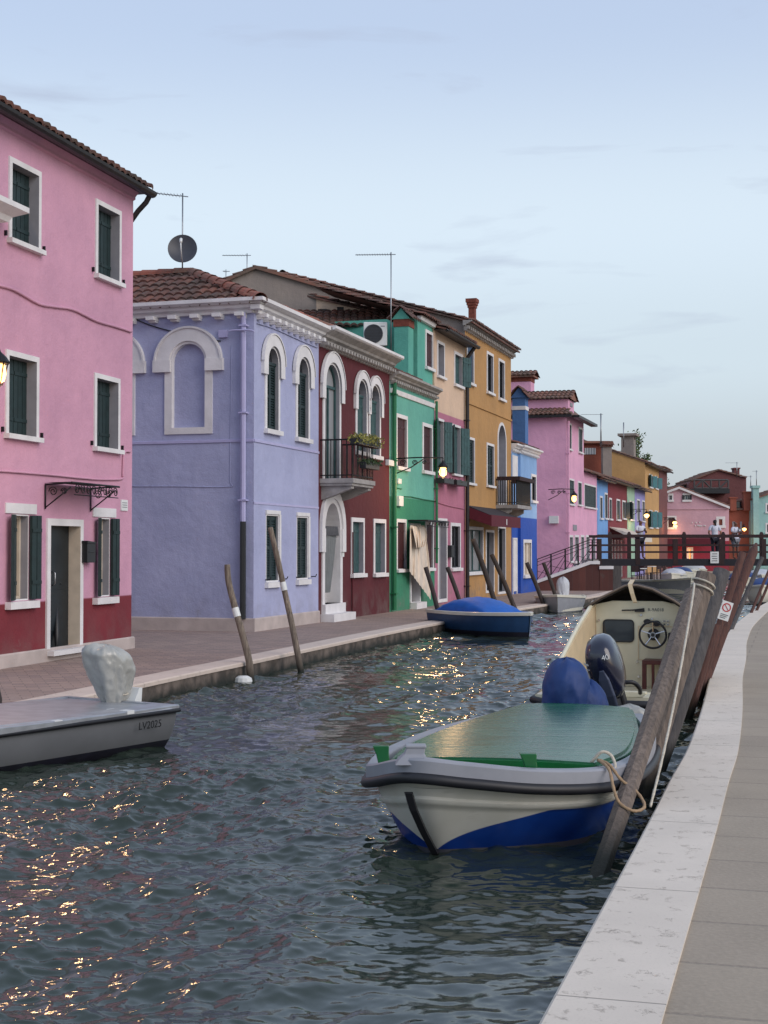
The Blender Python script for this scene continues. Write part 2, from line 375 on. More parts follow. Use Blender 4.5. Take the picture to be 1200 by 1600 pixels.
class Wall:
    def __init__(s, house, P, D, L=None):
        s.h = house; s.P = Vector((P[0], P[1], 0)); s.D = Vector((D[0], D[1], 0)).normalized(); s.L = L
        s.n = Vector((-s.D.y, s.D.x, 0)); s.Mx = frame_mx(P, D); s.holes = []
    def hit(s, px, py, off=0.0):
        d = ray(px, py); t = (s.P + s.n * (-off) - CAM).dot(s.n) / d.dot(s.n); p = CAM + d * t
        return (p - s.P).dot(s.D), p.z
    def rect(s, l, r, t, b, off=0.0):
        c = (l + r) / 2
        return s.hit(l, (t + b) / 2, off)[0], s.hit(r, (t + b) / 2, off)[0], s.hit(c, b, off)[1], s.hit(c, t, off)[1]
    def win(s, l, r, t, b, fill='shut', fw=.09, arch=False, depth=.24, shm='shutter_green', fm='white_stone', style='board', inner=False,
            hood=None, sill=True, proud=.025, name='window', label=None, open_=(0, 0), split=True, lit=None, shd=.06, squash=1.0, botf=True):
        x0, x1, z0, z1 = s.rect(l, r, t, b)
        if not inner: x0 += fw; x1 -= fw; z1 -= fw; z0 += fw if botf else 0
        o = lambda q, qb=None: outl(x0 - q, x1 + q, z0 - (q if qb is None else qb), z1 + q, arch, squash=squash)
        s.holes.append(o(fw * .5, fw * .5 if botf else 0))
        root = s.h
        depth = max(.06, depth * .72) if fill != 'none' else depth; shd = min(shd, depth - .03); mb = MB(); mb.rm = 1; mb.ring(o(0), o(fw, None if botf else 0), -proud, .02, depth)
        if hood:
            hw, drop = hood; rr = (x1 - x0) / 2; cx = (x0 + x1) / 2; zs = z1 - rr; nn = 18
            inn = [(cx - rr - fw * .4, zs - drop)] + [(cx - (rr + fw * .4) * cos(pi * k / nn), zs + (rr + fw * .4) * sin(pi * k / nn)) for k in range(nn + 1)] + [(cx + rr + fw * .4, zs - drop)]
            R = rr + hw; ot = [(cx - R, zs - drop)] + [(cx - R * cos(pi * k / nn), zs + R * sin(pi * k / nn)) for k in range(nn + 1)] + [(cx + R, zs - drop)]
            mb.ring(inn, ot, -.07, .02, -.02, closed=False)
            R2 = R + .03
            mb.ring([(cx - R * cos(pi * k / nn), zs + R * sin(pi * k / nn)) for k in range(nn + 1)], [(cx - R2 * cos(pi * k / nn), zs + R2 * sin(pi * k / nn)) for k in range(nn + 1)], -.09, -.02, -.06, closed=False)
        if sill: mb.box(x0 - fw - .03, x1 + fw + .03, -.09, .0, z0 - fw - .003, z0 - .012)
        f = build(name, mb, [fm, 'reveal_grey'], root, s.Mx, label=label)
        zsp = z1 - ((x1 - x0) / 2 * squash if arch else 0)
        if fill != 'none':
            p = MB(); a = [p.add((q[0], depth - .002, q[1])) for q in o(.004)]
            for t3 in tessellate_polygon([[Vector((q[0], q[1], 0)) for q in o(.004)]]): p.face([a[i] for i in t3])
            build('pane', p, {'shut': 'dark_glass', 'glass': 'dark_glass', 'pale': 'pale_glass', 'cream': 'curtain_cream', 'blind': 'lilac_paint', 'grey': 'reveal_grey', 'black': 'door_dark', 'lit': 'shop_glow', 'curtain': 'curtain_grey'}[fill], f, s.Mx)
        if fill == 'shut':
            m = (x0 + x1) / 2
            for a, b in (((x0 + .005, m - .004), (m + .004, x1 - .005)) if split else ((x0 + .005, x1 - .005),)):
                k = MB(); leaf(k, a, b, depth - shd, z0 + .006, zsp - .006, style); build('shutter', k, shm, f, s.Mx)
            if arch:
                k = MB(); k.box(x0, x1, depth - .09, depth - .03, zsp - .03, zsp + .03); build('transom', k, shm, f, s.Mx)
        if fill in ('glass', 'pale', 'cream'):
            k = MB(); tw = .035; d0 = depth - .05
            k.ring(outl(x0 + tw, x1 - tw, z0 + tw, z1 - tw, arch, squash=squash), outl(x0, x1, z0, z1, arch, squash=squash), d0, d0 + .04, d0 + .04)
            m = (x0 + x1) / 2; k.box(m - .022, m + .022, d0 + .002, d0 + .042, z0 + tw, zsp - tw)
            if arch: k.box(x0 + tw, x1 - tw, d0 + .004, d0 + .038, zsp - .03, zsp + .03)
            build('sash', k, 'cream_wall' if fill == 'cream' else ('dark_plastic' if fill != 'pale' else 'shutter_teal'), f, s.Mx)
        for side, (ang) in ((-1, open_[0]), (1, open_[1])):
            if not ang: continue
            k = MB(); wl = (x1 - x0) / 2
            hx = x0 - .01 if side < 0 else x1 + .01
            R = Matrix.Translation(Vector((hx, -.05, 0))) @ Matrix.Rotation(radians(ang) * (1 if side < 0 else -1), 4, 'Z')
            k.T = R
            if side < 0: leaf(k, -wl, -.005, -.0, z0 - .01, z1 + .01, style)
            else: leaf(k, .005, wl, -.0, z0 - .01, z1 + .01, style)
            build('shutter', k, shm, f, s.Mx)
        s.last = (x0, x1, z0, z1); return f
    def front(s, mb, outline, rev=.0):
        loops = [[Vector((p[0], p[1], 0)) for p in outline]] + [[Vector((p[0], p[1], 0)) for p in h] for h in s.holes]
        flat = [p for l in loops for p in l]; T0 = mb.T
        idx = [mb.add((p.x, 0, p.y)) for p in flat]
        for t in tessellate_polygon(loops): mb.face([idx[i] for i in t])
class House:
    """parts are built in the frame of one of its walls; the Empty stands at the foot of the near corner"""
    def __init__(s, name, label, P0, P1, cat='house', group=None):
        s.P0 = Vector((P0[0], P0[1])); s.P1 = Vector((P1[0], P1[1])); D = (s.P1 - s.P0)
        s.L = D.length; s.root = thing(name, label, cat, (s.P0.x, s.P0.y, 0), 0, group); WMx = frame_mx(s.P0, D)
        s.root.matrix_basis = WMx; WM[s.root.name] = WMx; s.Mx = WMx
        s.w = Wall(s.root, s.P0, D, s.L)
    def shell(s, mat, depth, ze, gables=None, walls=None, x0=0, z_side=None, name='wall'):
        """front wall with its openings, flanks and back; gables: ridge height when the ridge runs along the front"""
        L = s.L; mb = MB(); s.w.front(mb, [(x0, 0), (L, 0), (L, ze), (x0, ze)])
        zr = gables or ze
        for x in (x0, L):
            if x == x0 and walls == 'noleft': continue
            if gables: mb.poly([(x, 0, 0), (x, depth, 0), (x, depth, ze), (x, depth / 2, zr), (x, 0, ze)])
            else: mb.poly([(x, 0, 0), (x, depth, 0), (x, depth, ze), (x, 0, ze)])
        mb.poly([(x0, depth, 0), (L, depth, 0), (L, depth, ze), (x0, depth, ze)])
        mb.keep = True
        return build(name, mb, mat, s.root, s.Mx)
    def gable_roof(s, depth, ze, zr, over=.18, mat='roof_tile', ends=.08, detail=True, x0=0, back=True):
        mb = MB(); L = s.L; sl = (zr - ze) / (depth / 2); V = Vector((0, 1, sl)); ln = sqrt((depth / 2 + over) ** 2 + (sl * (depth / 2 + over)) ** 2)
        roof_tiles(mb, (x0 - ends, -over, ze - over * sl + .02), (1, 0, 0), V, L - x0 + 2 * ends, ln)
        roof_tiles(mb, (L + ends, depth + over, ze - over * sl + .02), (-1, 0, 0), Vector((0, -1, sl)), L - x0 + 2 * ends, ln)
        t = .04
        mb.rv = .5
        for (ya, za, yb, zb) in ((-over, ze - over * sl, depth / 2, zr), (depth + over, ze - over * sl, depth / 2, zr)):
            a = [mb.add(p) for p in ((x0 - ends, ya, za + .01), (L + ends, ya, za + .01), (L + ends, yb, zb + .01), (x0 - ends, yb, zb + .01), (x0 - ends, ya, za - t), (L + ends, ya, za - t), (L + ends, yb, zb - t), (x0 - ends, yb, zb - t))]
            for q in ((0, 1, 2, 3), (7, 6, 5, 4), (0, 4, 5, 1), (1, 5, 6, 2), (2, 6, 7, 3), (3, 7, 4, 0)): mb.face([a[i] for i in q])
        xs = np.arange(x0 - ends, L + ends, .36)
        for x in xs:
            mb.rv = random.random()
            mb.loft([[(x + q, depth / 2 + .11 * cos(pi * k / 6), zr + .03 + .10 * sin(pi * k / 6) + (.012 if q == 0 else 0)) for k in range(7)] for q in (0, .38)], closed=False)
        mb.rv = 0
        return build('roof', mb, mat, s.root, s.Mx)
    def gutter(s, ze, over=.25, x0=-.05, x1=None, mat='gutter', r=.07):
        x1 = s.L + .05 if x1 is None else x1; mb = MB(); P = []
        prof = [(over + r * cos(a), ze + r * sin(a)) for a in np.linspace(pi, 2 * pi, 7)] + [(over + (r - .012) * cos(a), ze + (r - .012) * sin(a)) for a in np.linspace(2 * pi, pi, 7)]
        mb.sweep([(x0, 0), (x1, 0)], prof); mb.box(x0, x1, -over + .02, 0, ze - .01, ze + .012)
        return build('gutter', mb, mat, s.root, s.Mx)
def pipe(wall, pts, r, mat, name='drainpipe', seg=8):
    mb = MB(); mb.tube(pts, r, seg); zs = [p[2] for p in pts]
    if max(zs) - min(zs) > 2:
        z = min(zs) + .4
        while z < max(zs) - .2 and pts[-1][1] < 0: mb.box(pts[-1][0] - r * 1.5, pts[-1][0] + r * 1.5, pts[-1][1] - r * 1.2, 0.01, z, z + .03); z += 1.7
    return build(name, mb, mat, wall.h, wall.Mx, smooth=True, auto=40)
def cornice(wall, path, z0, z1, out_, mat='white_stone', dent=None, name='cornice', steps=None):
    """moulded cornice along plan path (local x, y), with dentils (pitch, width, depth, height)"""
    mb = MB(); h = z1 - z0
    prof = [(-.02, z0)] + [(o * out_, z0 + q * h) for o, q in (steps or ((.25, 0), (.3, .22), (.55, .34), (.62, .5), (.9, .68), (1.0, .74), (1.0, 1.0)))] + [(-.02, z1)]
    mb.sweep(path, prof)
    if dent:
        p_, wd, dp, dh = dent
        for a, b in zip(path[:-1], path[1:]):
            a = Vector(a); b = Vector(b); d = (b - a).normalized(); n_ = Vector((d.y, -d.x)); L = (b - a).length; k = max(1, int(L / p_))
            for i in range(k):
                c = a + d * ((i + .5) * L / k)
                mb.T = Matrix(((d.x, -n_.x, 0, c.x), (d.y, -n_.y, 0, c.y), (0, 0, 1, 0), (0, 0, 0, 1)))
                mb.box(-wd / 2, wd / 2, -dp, .01, z0 - dh, z0 + .002); mb.box(-wd / 2 + .01, wd / 2 - .01, -dp * .55, .01, z0 - dh * 1.5, z0 - dh + .002)
                mb.T = None
    return build(name, mb, mat, wall.h, wall.Mx)
def chimney(root, Mx, x, y, z0, z1, wx, wy, mat, cap='flare', band=None, name='chimney', capmat='roof_tile', rise=.38):
    mb = MB(); mb.box(x - wx / 2, x + wx / 2, y - wy / 2, y + wy / 2, z0, z1)
    if cap == 'flare':
        for i in range(3): mb.box(x - wx / 2 - .03 * (i + 1), x + wx / 2 + .03 * (i + 1), y - wy / 2 - .03 * (i + 1), y + wy / 2 + .03 * (i + 1), z1 - .28 + i * .1, z1 - .18 + i * .1 + (.002 if i < 2 else .04))
    c = build(name, mb, mat, root, Mx)
    if cap == 'gable':
        k = MB(); hw = wx / 2 + .12; hy = wy / 2 + .14; zt = z1 + rise
        k.prism([(x - hw + .06, z1), (x + hw - .06, z1), (x, zt - .05)], y - hy + .1, y + hy - .1); build('gable_cap', k, mat, c, Mx)
        k = MB(); V1 = Vector((hw, 0, zt - z1)); ln = V1.length
        roof_tiles(k, (x - hw, y + hy, z1 - .02), (0, -1, 0), V1, 2 * hy, ln, pitch=.18, row=.3); roof_tiles(k, (x + hw, y - hy, z1 - .02), (0, 1, 0), Vector((-hw, 0, zt - z1)), 2 * hy, ln, pitch=.18, row=.3)
        build('cap_roof', k, capmat, c, Mx)
    if band:
        k = MB()
        for za, zb, o in band: k.box(x - wx / 2 - o, x + wx / 2 + o, y - wy / 2 - o, y + wy / 2 + o, za, zb)
        build('band', k, 'brick_red' if cap == 'gable' and name == 'chimney' and mat != 'chimney_blue_paint' else 'white_stone', c, Mx)
    return c
A0 = Vector((-2.53, 27.7)); DL = Vector((.2950, .9555)).normalized()
def FP(px, off=0.0):
    """point where the ray of picture column px meets the left bank's building line"""
    d = ray(px, 858); n = Vector((-DL.y, DL.x)); a = A0 - n * off; t = (a - Vector((0, 0))).dot(n) / Vector((d.x, d.y)).dot(n); return Vector((d.x, d.y)) * t
# ================================================================ 1 pink house
pa, pb = ground(0, 1045), ground(205, 1013); pd = Vector((pb.x - pa.x, pb.y - pa.y)).normalized()
p0 = Vector((pa.x, pa.y)) - pd * .55
H = House('pink_house', 'tall pink three-storey house with dark red foot and black-green shutters', p0, (pb.x, pb.y))
W_ = H.w; ZE = 7.56
for (l, r, t, b) in ((12.4, 62.6, 256, 389), (148, 188, 320, 442), (7.5, 59, 552, 688), (146, 186, 587, 707)):
    W_.win(l, r, t, b, fw=.075, depth=.30, shd=.08)
    x0, x1, z0, z1 = W_.last
    for xx in (x0 - .16, x1 + .16): k = MB(); k.box(xx - .012, xx + .012, -.04, 0, z0 - .0, z0 + .07); build('shutter_catch', k, 'iron', H.root, W_.Mx)
for (l, r, t, b) in ((20, 43, 806, 936), (154, 170, 811, 930)):
    f = W_.win(l, r, t, b, 'cream', inner=True, fw=.02, sill=False, depth=.22, open_=(22, 16), shm='shutter_green', proud=.003)
    x0, x1, z0, z1 = W_.last; k = MB(); k.box(x0 - .22, x1 + .22, -.02, .0, z1 + .03, z1 + .17); build('lintel', k, 'white_stone', f, W_.Mx); k = MB(); k.box(x0 - .2, x1 + .2, -.09, .0, z0 - .13, z0 - .03)
    build('sill', k, 'white_stone', f, W_.Mx)
x0, x1, z0, z1 = W_.rect(71, 127.5, 811, 1020)
W_.holes.append(outl(x0 + .07, x1 - .07, .13, z1 - .07, False))
mb = MB(); mb.rm = 1; mb.ring(outl(x0 + .10, x1 - .10, .16, z1 - .10, False), outl(x0, x1, .1, z1, False), -.03, .02, .22); mb.box(x0 - .0, x1, -.14, .22, .08, .15)
df = build('door_frame', mb, ['white_stone', 'cream_wall'], H.root, W_.Mx)
mb = MB(); mb.T = Matrix.Translation(Vector((x0 + .11, .16, 0))); dw_ = x1 - x0 - .22; mb.box(0, dw_, 0, .045, .16, z1 - .10); mb.box(.1, dw_ - .1, -.012, 0, .4, 1.0); mb.box(.1, dw_ - .1, -.012, 0, 1.15, z1 - .3)
d = build('door', mb, 'door_dark', H.root, W_.Mx)
mb = MB(); mb.T = Matrix.Translation(Vector((x0 + .11, .16, 0))); mb.tube([(.36, -.01, 1.28), (.36, -.06, 1.25), (.36, -.06, 1.1), (.36, -.01, 1.07)], .012); build('handle', mb, 'alu', d, W_.Mx, smooth=True)
H.shell('pink_paint', 7.0, ZE, gables=ZE + 1.5)
H.gable_roof(7.0, ZE - .03, ZE + 1.5, over=.26, ends=.1); H.gutter(ZE - .16, over=.29, x0=-.2, x1=H.L + .12, r=.085)
mb = MB(); mb.sweep([(-.0, 0), (H.L + .03, 0), (H.L + .03, 1)], [(-.01, .0), (.035, .0), (.035, .17), (.02, .19), (-.01, .19)]); build('plinth', mb, 'plinth_stone', H.root, W_.Mx)
mb = MB(); mb.sweep([(-.0, 0), (H.L, 0)], [(0, ZE - .30), (.04, ZE - .28), (.04, ZE - .24), (.1, ZE - .17), (0, ZE - .17)]); build('eaves_moulding', mb, 'pink_paint', H.root, W_.Mx)
pipe(W_, [(H.L + .06, -.27, ZE - .2), (H.L + .06, -.2, ZE - .32), (H.L + .05, -.06, ZE - .46), (H.L + .05, .05, ZE - .6), (H.L + .05, .3, ZE - .75), (H.L + .05, .6, ZE - .8)], .045, 'gutter')
def cable(wall, pix, r=.012, mat='pink_paint', name='cable', sag=0, off=.02):
    pts = []
    for (a, b) in pix: x, z = wall.hit(a, b, off); pts.append((x, -off, z))
    mb = MB(); mb.tube(crom(pts, len(pts) * 5), r, 6); return build(name, mb, mat, wall.h, wall.Mx, smooth=True)
cable(W_, [(-12, 444), (20, 452), (60, 474), (85, 479), (115, 484), (150, 501), (180, 510), (205, 518)], .022)
cable(W_, [(-12, 735), (20, 737), (80, 742), (130, 747), (160, 749), (190, 748), (192, 740), (194, 708), (204, 706)], .018)
x0, x1, z0, z1 = W_.rect(188, 198, 781, 798); mb = MB(); mb.box(x0, x1, -.02, 0, z0, z1); n_ = build('number_plate', mb, 'white_plastic', H.root, W_.Mx)
mb = MB()
for i in range(3): mb.box(x0 + .03, x1 - .03, -.024, -.019, z0 + .05 + i * .035, z0 + .062 + i * .035)
build('engraving', mb, 'reveal_grey', n_, W_.Mx)
x0, x1, z0, z1 = W_.rect(125, 139, 847, 879); mb = MB(); mb.box(x0, x1 - .02, -.12, 0, z0, z1 - .02); mb.prism([(x0 - .01, z1 - .02), (x1 - .01, z1 - .02), (x1 - .01, z1), (x0 - .01, z1 + .02)], -.13, 0); mb.box(x0 + .05, x1 - .07, -.125, -.119, z0 + .15, z0 + .17); build('mailbox', mb, 'dark_plastic', H.root, W_.Mx, bevel=.008)
# wrought iron canopy
x0, _, zc, _ = W_.rect(69, 100, 786, 786); x1 = W_.rect(100, 140, 790, 790)[1]; mb = MB(); zc = 2.52
mb.tube([(x0, -.02, zc), (x0, -.46, zc + .02)], .014, 6); mb.tube([(x1, -.02, zc), (x1, -.46, zc + .02)], .014, 6)
mb.tube([(x0 - .06, -.46, zc + .02), (x1 + .06, -.46, zc + .02)], .016, 6); mb.tube([(x0, -.02, zc - .35), (x0, -.02, zc)], .012, 6); mb.tube([(x1, -.02, zc - .35), (x1, -.02, zc)], .012, 6)
for xs_ in (x0, x1):
    mb.tube([(xs_, -.02, zc - .33), (xs_, -.2, zc - .2), (xs_, -.42, zc - .04)], .01, 6)
    for cy, r_ in ((-.14, .07), (-.31, .05)): mb.tube([(xs_, cy + r_ * (1 - k / 22) * cos(k * .6), zc - .1 + r_ * (1 - k / 22) * sin(k * .6)) for k in range(18)], .008, 5)
nsc = 8
for i in range(nsc):
    cx = x0 + (i + .5) * (x1 - x0) / nsc; r_ = .075
    mb.tube([(cx + r_ * (1 - k / 22) * cos(k * .6 + (pi if i % 2 else 0)), -.47, zc - .07 + r_ * (1 - k / 22) * sin(k * .6)) for k in range(18)], .008, 5)
mb.tube([(x0, -.47, zc - .15), (x1, -.47, zc - .15)], .008, 5)
c_ = build('door_canopy', mb, 'iron', H.root, W_.Mx, smooth=True)
mb = MB(); mb.poly([(x0, -.02, zc + .03), (x1, -.02, zc + .03), (x1, -.46, zc + .035), (x0, -.46, zc + .035)]); build('canopy_sheet', mb, 'dark_plastic', c_, W_.Mx)
# neighbour whose cornice ends at the frame's edge
H = House('neighbour_house', 'grey-white moulded roof cornice end jutting in front of the pink wall', p0 - pd * 4.2, p0 - pd * .03)
mb = MB(); mb.sweep([(0, 0), (H.L, 0), (H.L, .1)], [(0, 5.78), (.1, 5.78), (.14, 5.88), (.26, 5.92), (.3, 5.99), (.42, 6.05), (.46, 6.07), (.46, 6.14), (0, 6.16)]); build('cornice', mb, 'white_stone', H.root, H.Mx)
for i in range(7): 
    mb = MB(); mb.box(H.L - .25 - i * .6, H.L - .12 - i * .6, -.2, 0, 5.62, 5.785); build('bracket', mb, 'white_stone', H.root, H.Mx)
H.shell('lilac_paint', 6, 6.1)
# closed umbrella leaning in the doorway
q = ground(88, 1030); mb = MB(); mb.tube([(0, 0, .0), (-.02, .1, .35), (-.06, .25, .95)], .03, 8, rr=[.008, .038, .014]); mb.tube([(-.06, .25, .93), (-.065, .27, 1.08), (-.03, .29, 1.12), (-.0, .29, 1.08)], .009, 6)
u = build('closed_umbrella', mb, 'dark_plastic', None, Matrix.Translation(Vector((q.x, q.y - .0, 0))), smooth=True); tag(u, 'closed black umbrella propped against the door frame of the pink house', 'umbrella')
# ================================================================ 2 lilac house
PL1 = FP(497.5); H = House('lilac_house', 'lilac corner house with white arched windows and a white bracketed cornice', A0, PL1)
W_ = H.w; SD = Vector((DL.y, -DL.x)); DEP = 9.0
side = Wall(H.root, A0 - SD * DEP, SD, DEP); ZE = 6.3
for (l, r, t, b, hd) in ((416, 433.5, 544.5, 671, None), (464, 480.5, 561, 684, None)):
    W_.win(l, r, t, b, fw=.10, arch=True, inner=True, hood=(.27, .26), style='louver', depth=.16, shd=.07, squash=1)
for (l, r, t, b) in ((416, 434, 806, 907), (464, 480, 809, 903)):
    f = W_.win(l, r, t, b, fw=.03, inner=True, style='louver', sill=False, depth=.16, shd=.08, proud=.004)
    x0, x1, z0, z1 = W_.last; k = MB(); k.box(x0 - .05, x1 + .1, -.03, 0, z1 + .033, z1 + .11); k.box(x1 + .033, x1 + .13, -.028, 0, z0, z1 + .03); k.box(x0 - .08, x1 + .06, -.08, 0, z0 - .14, z0 - .033)
    build('surround', k, 'white_stone', f, W_.Mx)
    for xx in (x0 - .05, x1 + .25): k = MB(); k.tube([(xx, 0, z0 + .02), (xx, -.1, z0 + .02), (xx + .02, -.12, z0 + .07)], .012, 5); build('shutter_catch', k, 'iron', H.root, W_.Mx)
# the two blind arches on the flank
for (l, r, t, b) in ((269.5, 320.7, 537, 668),):
    x0, x1, z0, z1 = side.rect(l, r, t, b); wd = x1 - x0
for dx in (0, -1.68):
    a0, a1 = x0 + dx, x1 + dx
    o = lambda q_, qb=None: outl(a0 - q_, a1 + q_, z0 - (q_ if qb is None else qb), z1 + q_, True)
    side.holes.append(o(.05)); mb = MB(); mb.rm = 0; mb.ring(o(0), outl(a0 - .16, a1 + .16, z0 - .13, z1 + .16, True), -.03, .02, .09)
    rr = (a1 - a0) / 2; cx = (a0 + a1) / 2; zs = z1 - rr; R = rr + .40; nn = 22
    inn = [(cx - rr - .05, zs - .18)] + [(cx - (rr + .05) * cos(pi * k / nn), zs + (rr + .05) * sin(pi * k / nn)) for k in range(nn + 1)] + [(cx + rr + .05, zs - .18)]
    ot = [(cx - R + .03, zs - .18)] + [(cx - (R - .06) * cos(pi * k / nn), zs + (R - .10) * sin(pi * k / nn)) for k in range(nn + 1)] + [(cx + R - .03, zs - .18)]
    mb.ring(inn, ot, -.065, .02, -.02, closed=False)
    for sgn in (-1, 1): xa = cx + sgn * (rr + .02); xb = cx + sgn * R; mb.box(xa, xb, -.085, 0, zs - .20, zs + .04)
    mb.ring([(cx - (R - .06) * cos(pi * k / nn), zs + (R - .10) * sin(pi * k / nn)) for k in range(nn + 1)], [(cx - (R - .02) * cos(pi * k / nn), zs + (R - .06) * sin(pi * k / nn)) for k in range(nn + 1)], -.09, 0, -.06, closed=False)
    fr = build('blind_arch', mb, 'white_stone', H.root, side.Mx)
    p = MB(); ol = o(.004); a = [p.add((q_[0], .088, q_[1])) for q_ in ol]
    for t3 in tessellate_polygon([[Vector((q_[0], q_[1], 0)) for q_ in ol]]): p.face([a[i] for i in t3])
    build('infill', p, 'lilac_paint', fr, side.Mx)
mb = MB(); W_.front(mb, [(0, 0), (H.L, 0), (H.L, ZE), (0, ZE)]); mb.poly([(H.L, 0, 0), (H.L, DEP, 0), (H.L, DEP, ZE), (H.L, 0, ZE)]); mb.poly([(0, DEP, 0), (H.L, DEP, 0), (H.L, DEP, ZE), (0, DEP, ZE)]); mb.keep = True
build('wall', mb, 'lilac_paint', H.root, W_.Mx)
mb = MB(); side.front(mb, [(0, 0), (DEP, 0), (DEP, ZE), (0, ZE)]); mb.keep = True; build('side_wall', mb, 'lilac_paint', H.root, side.Mx)
cornice(side, [(0, 0), (DEP, 0)], 6.2, 6.47, .30, dent=(.47, .17, .24, .07))
cornice(W_, [(.0, 0), (H.L - .02, 0)], 6.2, 6.468, .30, dent=(.33, .12, .22, .07))
cn_ = MB(); cn_.box(-.299, -.001, -.299, -.001, 6.40, 6.466); cn_.box(-.2, 0, -.2, 0, 6.25, 6.40); build('cornice_corner', cn_, 'white_stone', H.root, W_.Mx)
mb = MB(); mb.sweep([(-.0, 0), (DEP + .0, 0)], [(-.01, 0), (.04, 0), (.04, .24), (.02, .26), (-.01, .26)]); build('plinth', mb, 'plinth_stone', H.root, side.Mx)
mb = MB(); mb.sweep([(-.0, 0), (H.L, 0)], [(-.01, 0), (.04, 0), (.04, .24), (.02, .26), (-.01, .26)]); mb.box(-.04, 0, -.04, 0, 0, .25); build('plinth', mb, 'plinth_stone', H.root, W_.Mx)
zb = side.hit(300, 690)[1]
for ww, LL in ((side, DEP), (W_, H.L)):
    mb = MB(); mb.sweep([(0, 0), (LL, 0)], [(-.01, zb - .03), (.022, zb - .03), (.022, zb + .02), (-.01, zb + .03)]); build('string_course', mb, 'lilac_pipe', H.root, ww.Mx)
zb2 = W_.hit(440, 789)[1]; mb = MB(); mb.sweep([(0, 0), (H.L, 0)], [(-.01, zb2 - .02), (.012, zb2 - .02), (.012, zb2 + .02), (-.01, zb2 + .02)]); build('string_course', mb, 'lilac_pipe', H.root, W_.Mx)
xp = side.hit(382.5, 700)[0]; zj = side.hit(382, 815)[1]
pipe(side, [(xp, -.12, 6.2), (xp, -.08, 6.0), (xp, -.08, zj)], .055, 'lilac_pipe'); pipe(side, [(xp, -.08, zj), (xp, -.08, .35), (xp + .0, -.08, .25)], .062, 'dark_plastic')
cable(side, [(205, 496), (240, 510), (290, 523), (330, 531), (345, 533)], .012, 'dark_plastic'); cable(side, [(204, 760), (280, 760), (358, 760.5), (359.5, 750), (360, 690), (362, 540)], .010, 'lilac_paint', off=.006)
x0, x1, z0, z1 = side.rect(343, 357, 516, 528); mb = MB(); mb.box(x0, x1, -.07, 0, z0, z1); build('junction_box', mb, 'lilac_pipe', H.root, side.Mx, bevel=.01)
cable(side, [(357, 518), (366, 516), (390, 516), (397, 518)], .02, 'lilac_pipe', off=.14); cable(W_, [(402, 505), (430, 514), (470, 532), (496, 543)], .012, 'lilac_paint')
# hipped roof
mb = MB(); hx = H.L / 2; ap = 2.2; sl = .95 / hx; zr = 6.46 + .95
R = 6.46
W2 = (side.Mx.inverted() @ W_.Mx)
mr = MB(); Vs = Vector((0, hx, zr - R)); ls = Vs.length; ov = .22
roof_tiles(mr, (-.1, -ov, R - ov * sl + .01), (1, 0, 0), Vs, DEP + .1 + ov, ls + ov * 1.1, mask=lambda u, v: u < DEP + .1 + ov - (v / (ls + ov) * (ap + ov)) + .05, pitch=.21, row=.36)
mr.rv = .4; mr.poly([(-.1, -ov, R - ov * sl), (DEP + ov, -ov, R - ov * sl), (DEP - ap, hx, zr), (-.1, hx, zr)]); mr.poly([(-.1, 2 * hx + ov, R - ov * sl), (DEP + ov, 2 * hx + ov, R - ov * sl), (DEP - ap, hx, zr), (-.1, hx, zr)]); mr.rv = .4
mr.poly([(DEP + ov, -ov, R - ov * sl), (DEP + ov, 2 * hx + ov, R - ov * sl), (DEP - ap, hx, zr)]); mr.rv = 0
rf = build('roof', mr, 'roof_tile', H.root, side.Mx)
mr = MB(); Vf = Vector((-ap, 0, zr - R)); lf = Vf.length; sf = (zr - R) / ap
roof_tiles(mr, (DEP + ov, -ov, R - ov * sf + .01), (0, 1, 0), Vf, 2 * hx + 2 * ov, lf + ov, mask=lambda u, v: (v / (lf + ov)) * (hx + ov) < u + .1 and (v / (lf + ov)) * (hx + ov) < 2 * hx + 2 * ov - u + .1, pitch=.21, row=.36)
build('hip_slope', mr, 'roof_tile', rf, side.Mx)
mr = MB()
def ridge(mr, a, b, r=.12, st=.36):
    a = Vector(a); b = Vector(b); d = (b - a); n_ = max(1, int(d.length / st)); d.normalize(); sd = d.cross(Vector((0, 0, 1))).normalized(); up = sd.cross(d)
    for i in range(n_):
        mr.rv = random.random() * .9 + .05; p_ = a + (b - a) * (i / n_); p2 = a + (b - a) * ((i + 1) / n_) + d * .05
        mr.loft([[P_ + sd * rr * cos(pi * k / 7) + up * (rr * sin(pi * k / 7) + .02) for k in range(8)] for P_, rr in ((p_, r * 1.12), (p2, r * .95))], closed=False)
ridge(mr, (DEP + ov, -ov, R - ov * sl + .03), (DEP - ap, hx, zr + .0), r=.14); ridge(mr, (DEP + ov, 2 * hx + ov, R - .05), (DEP - ap, hx, zr + .0)); ridge(mr, (0, hx, zr + .02), (DEP - ap, hx, zr + .02))
build('ridge_tiles', mr, 'roof_tile_ridge', rf, side.Mx)
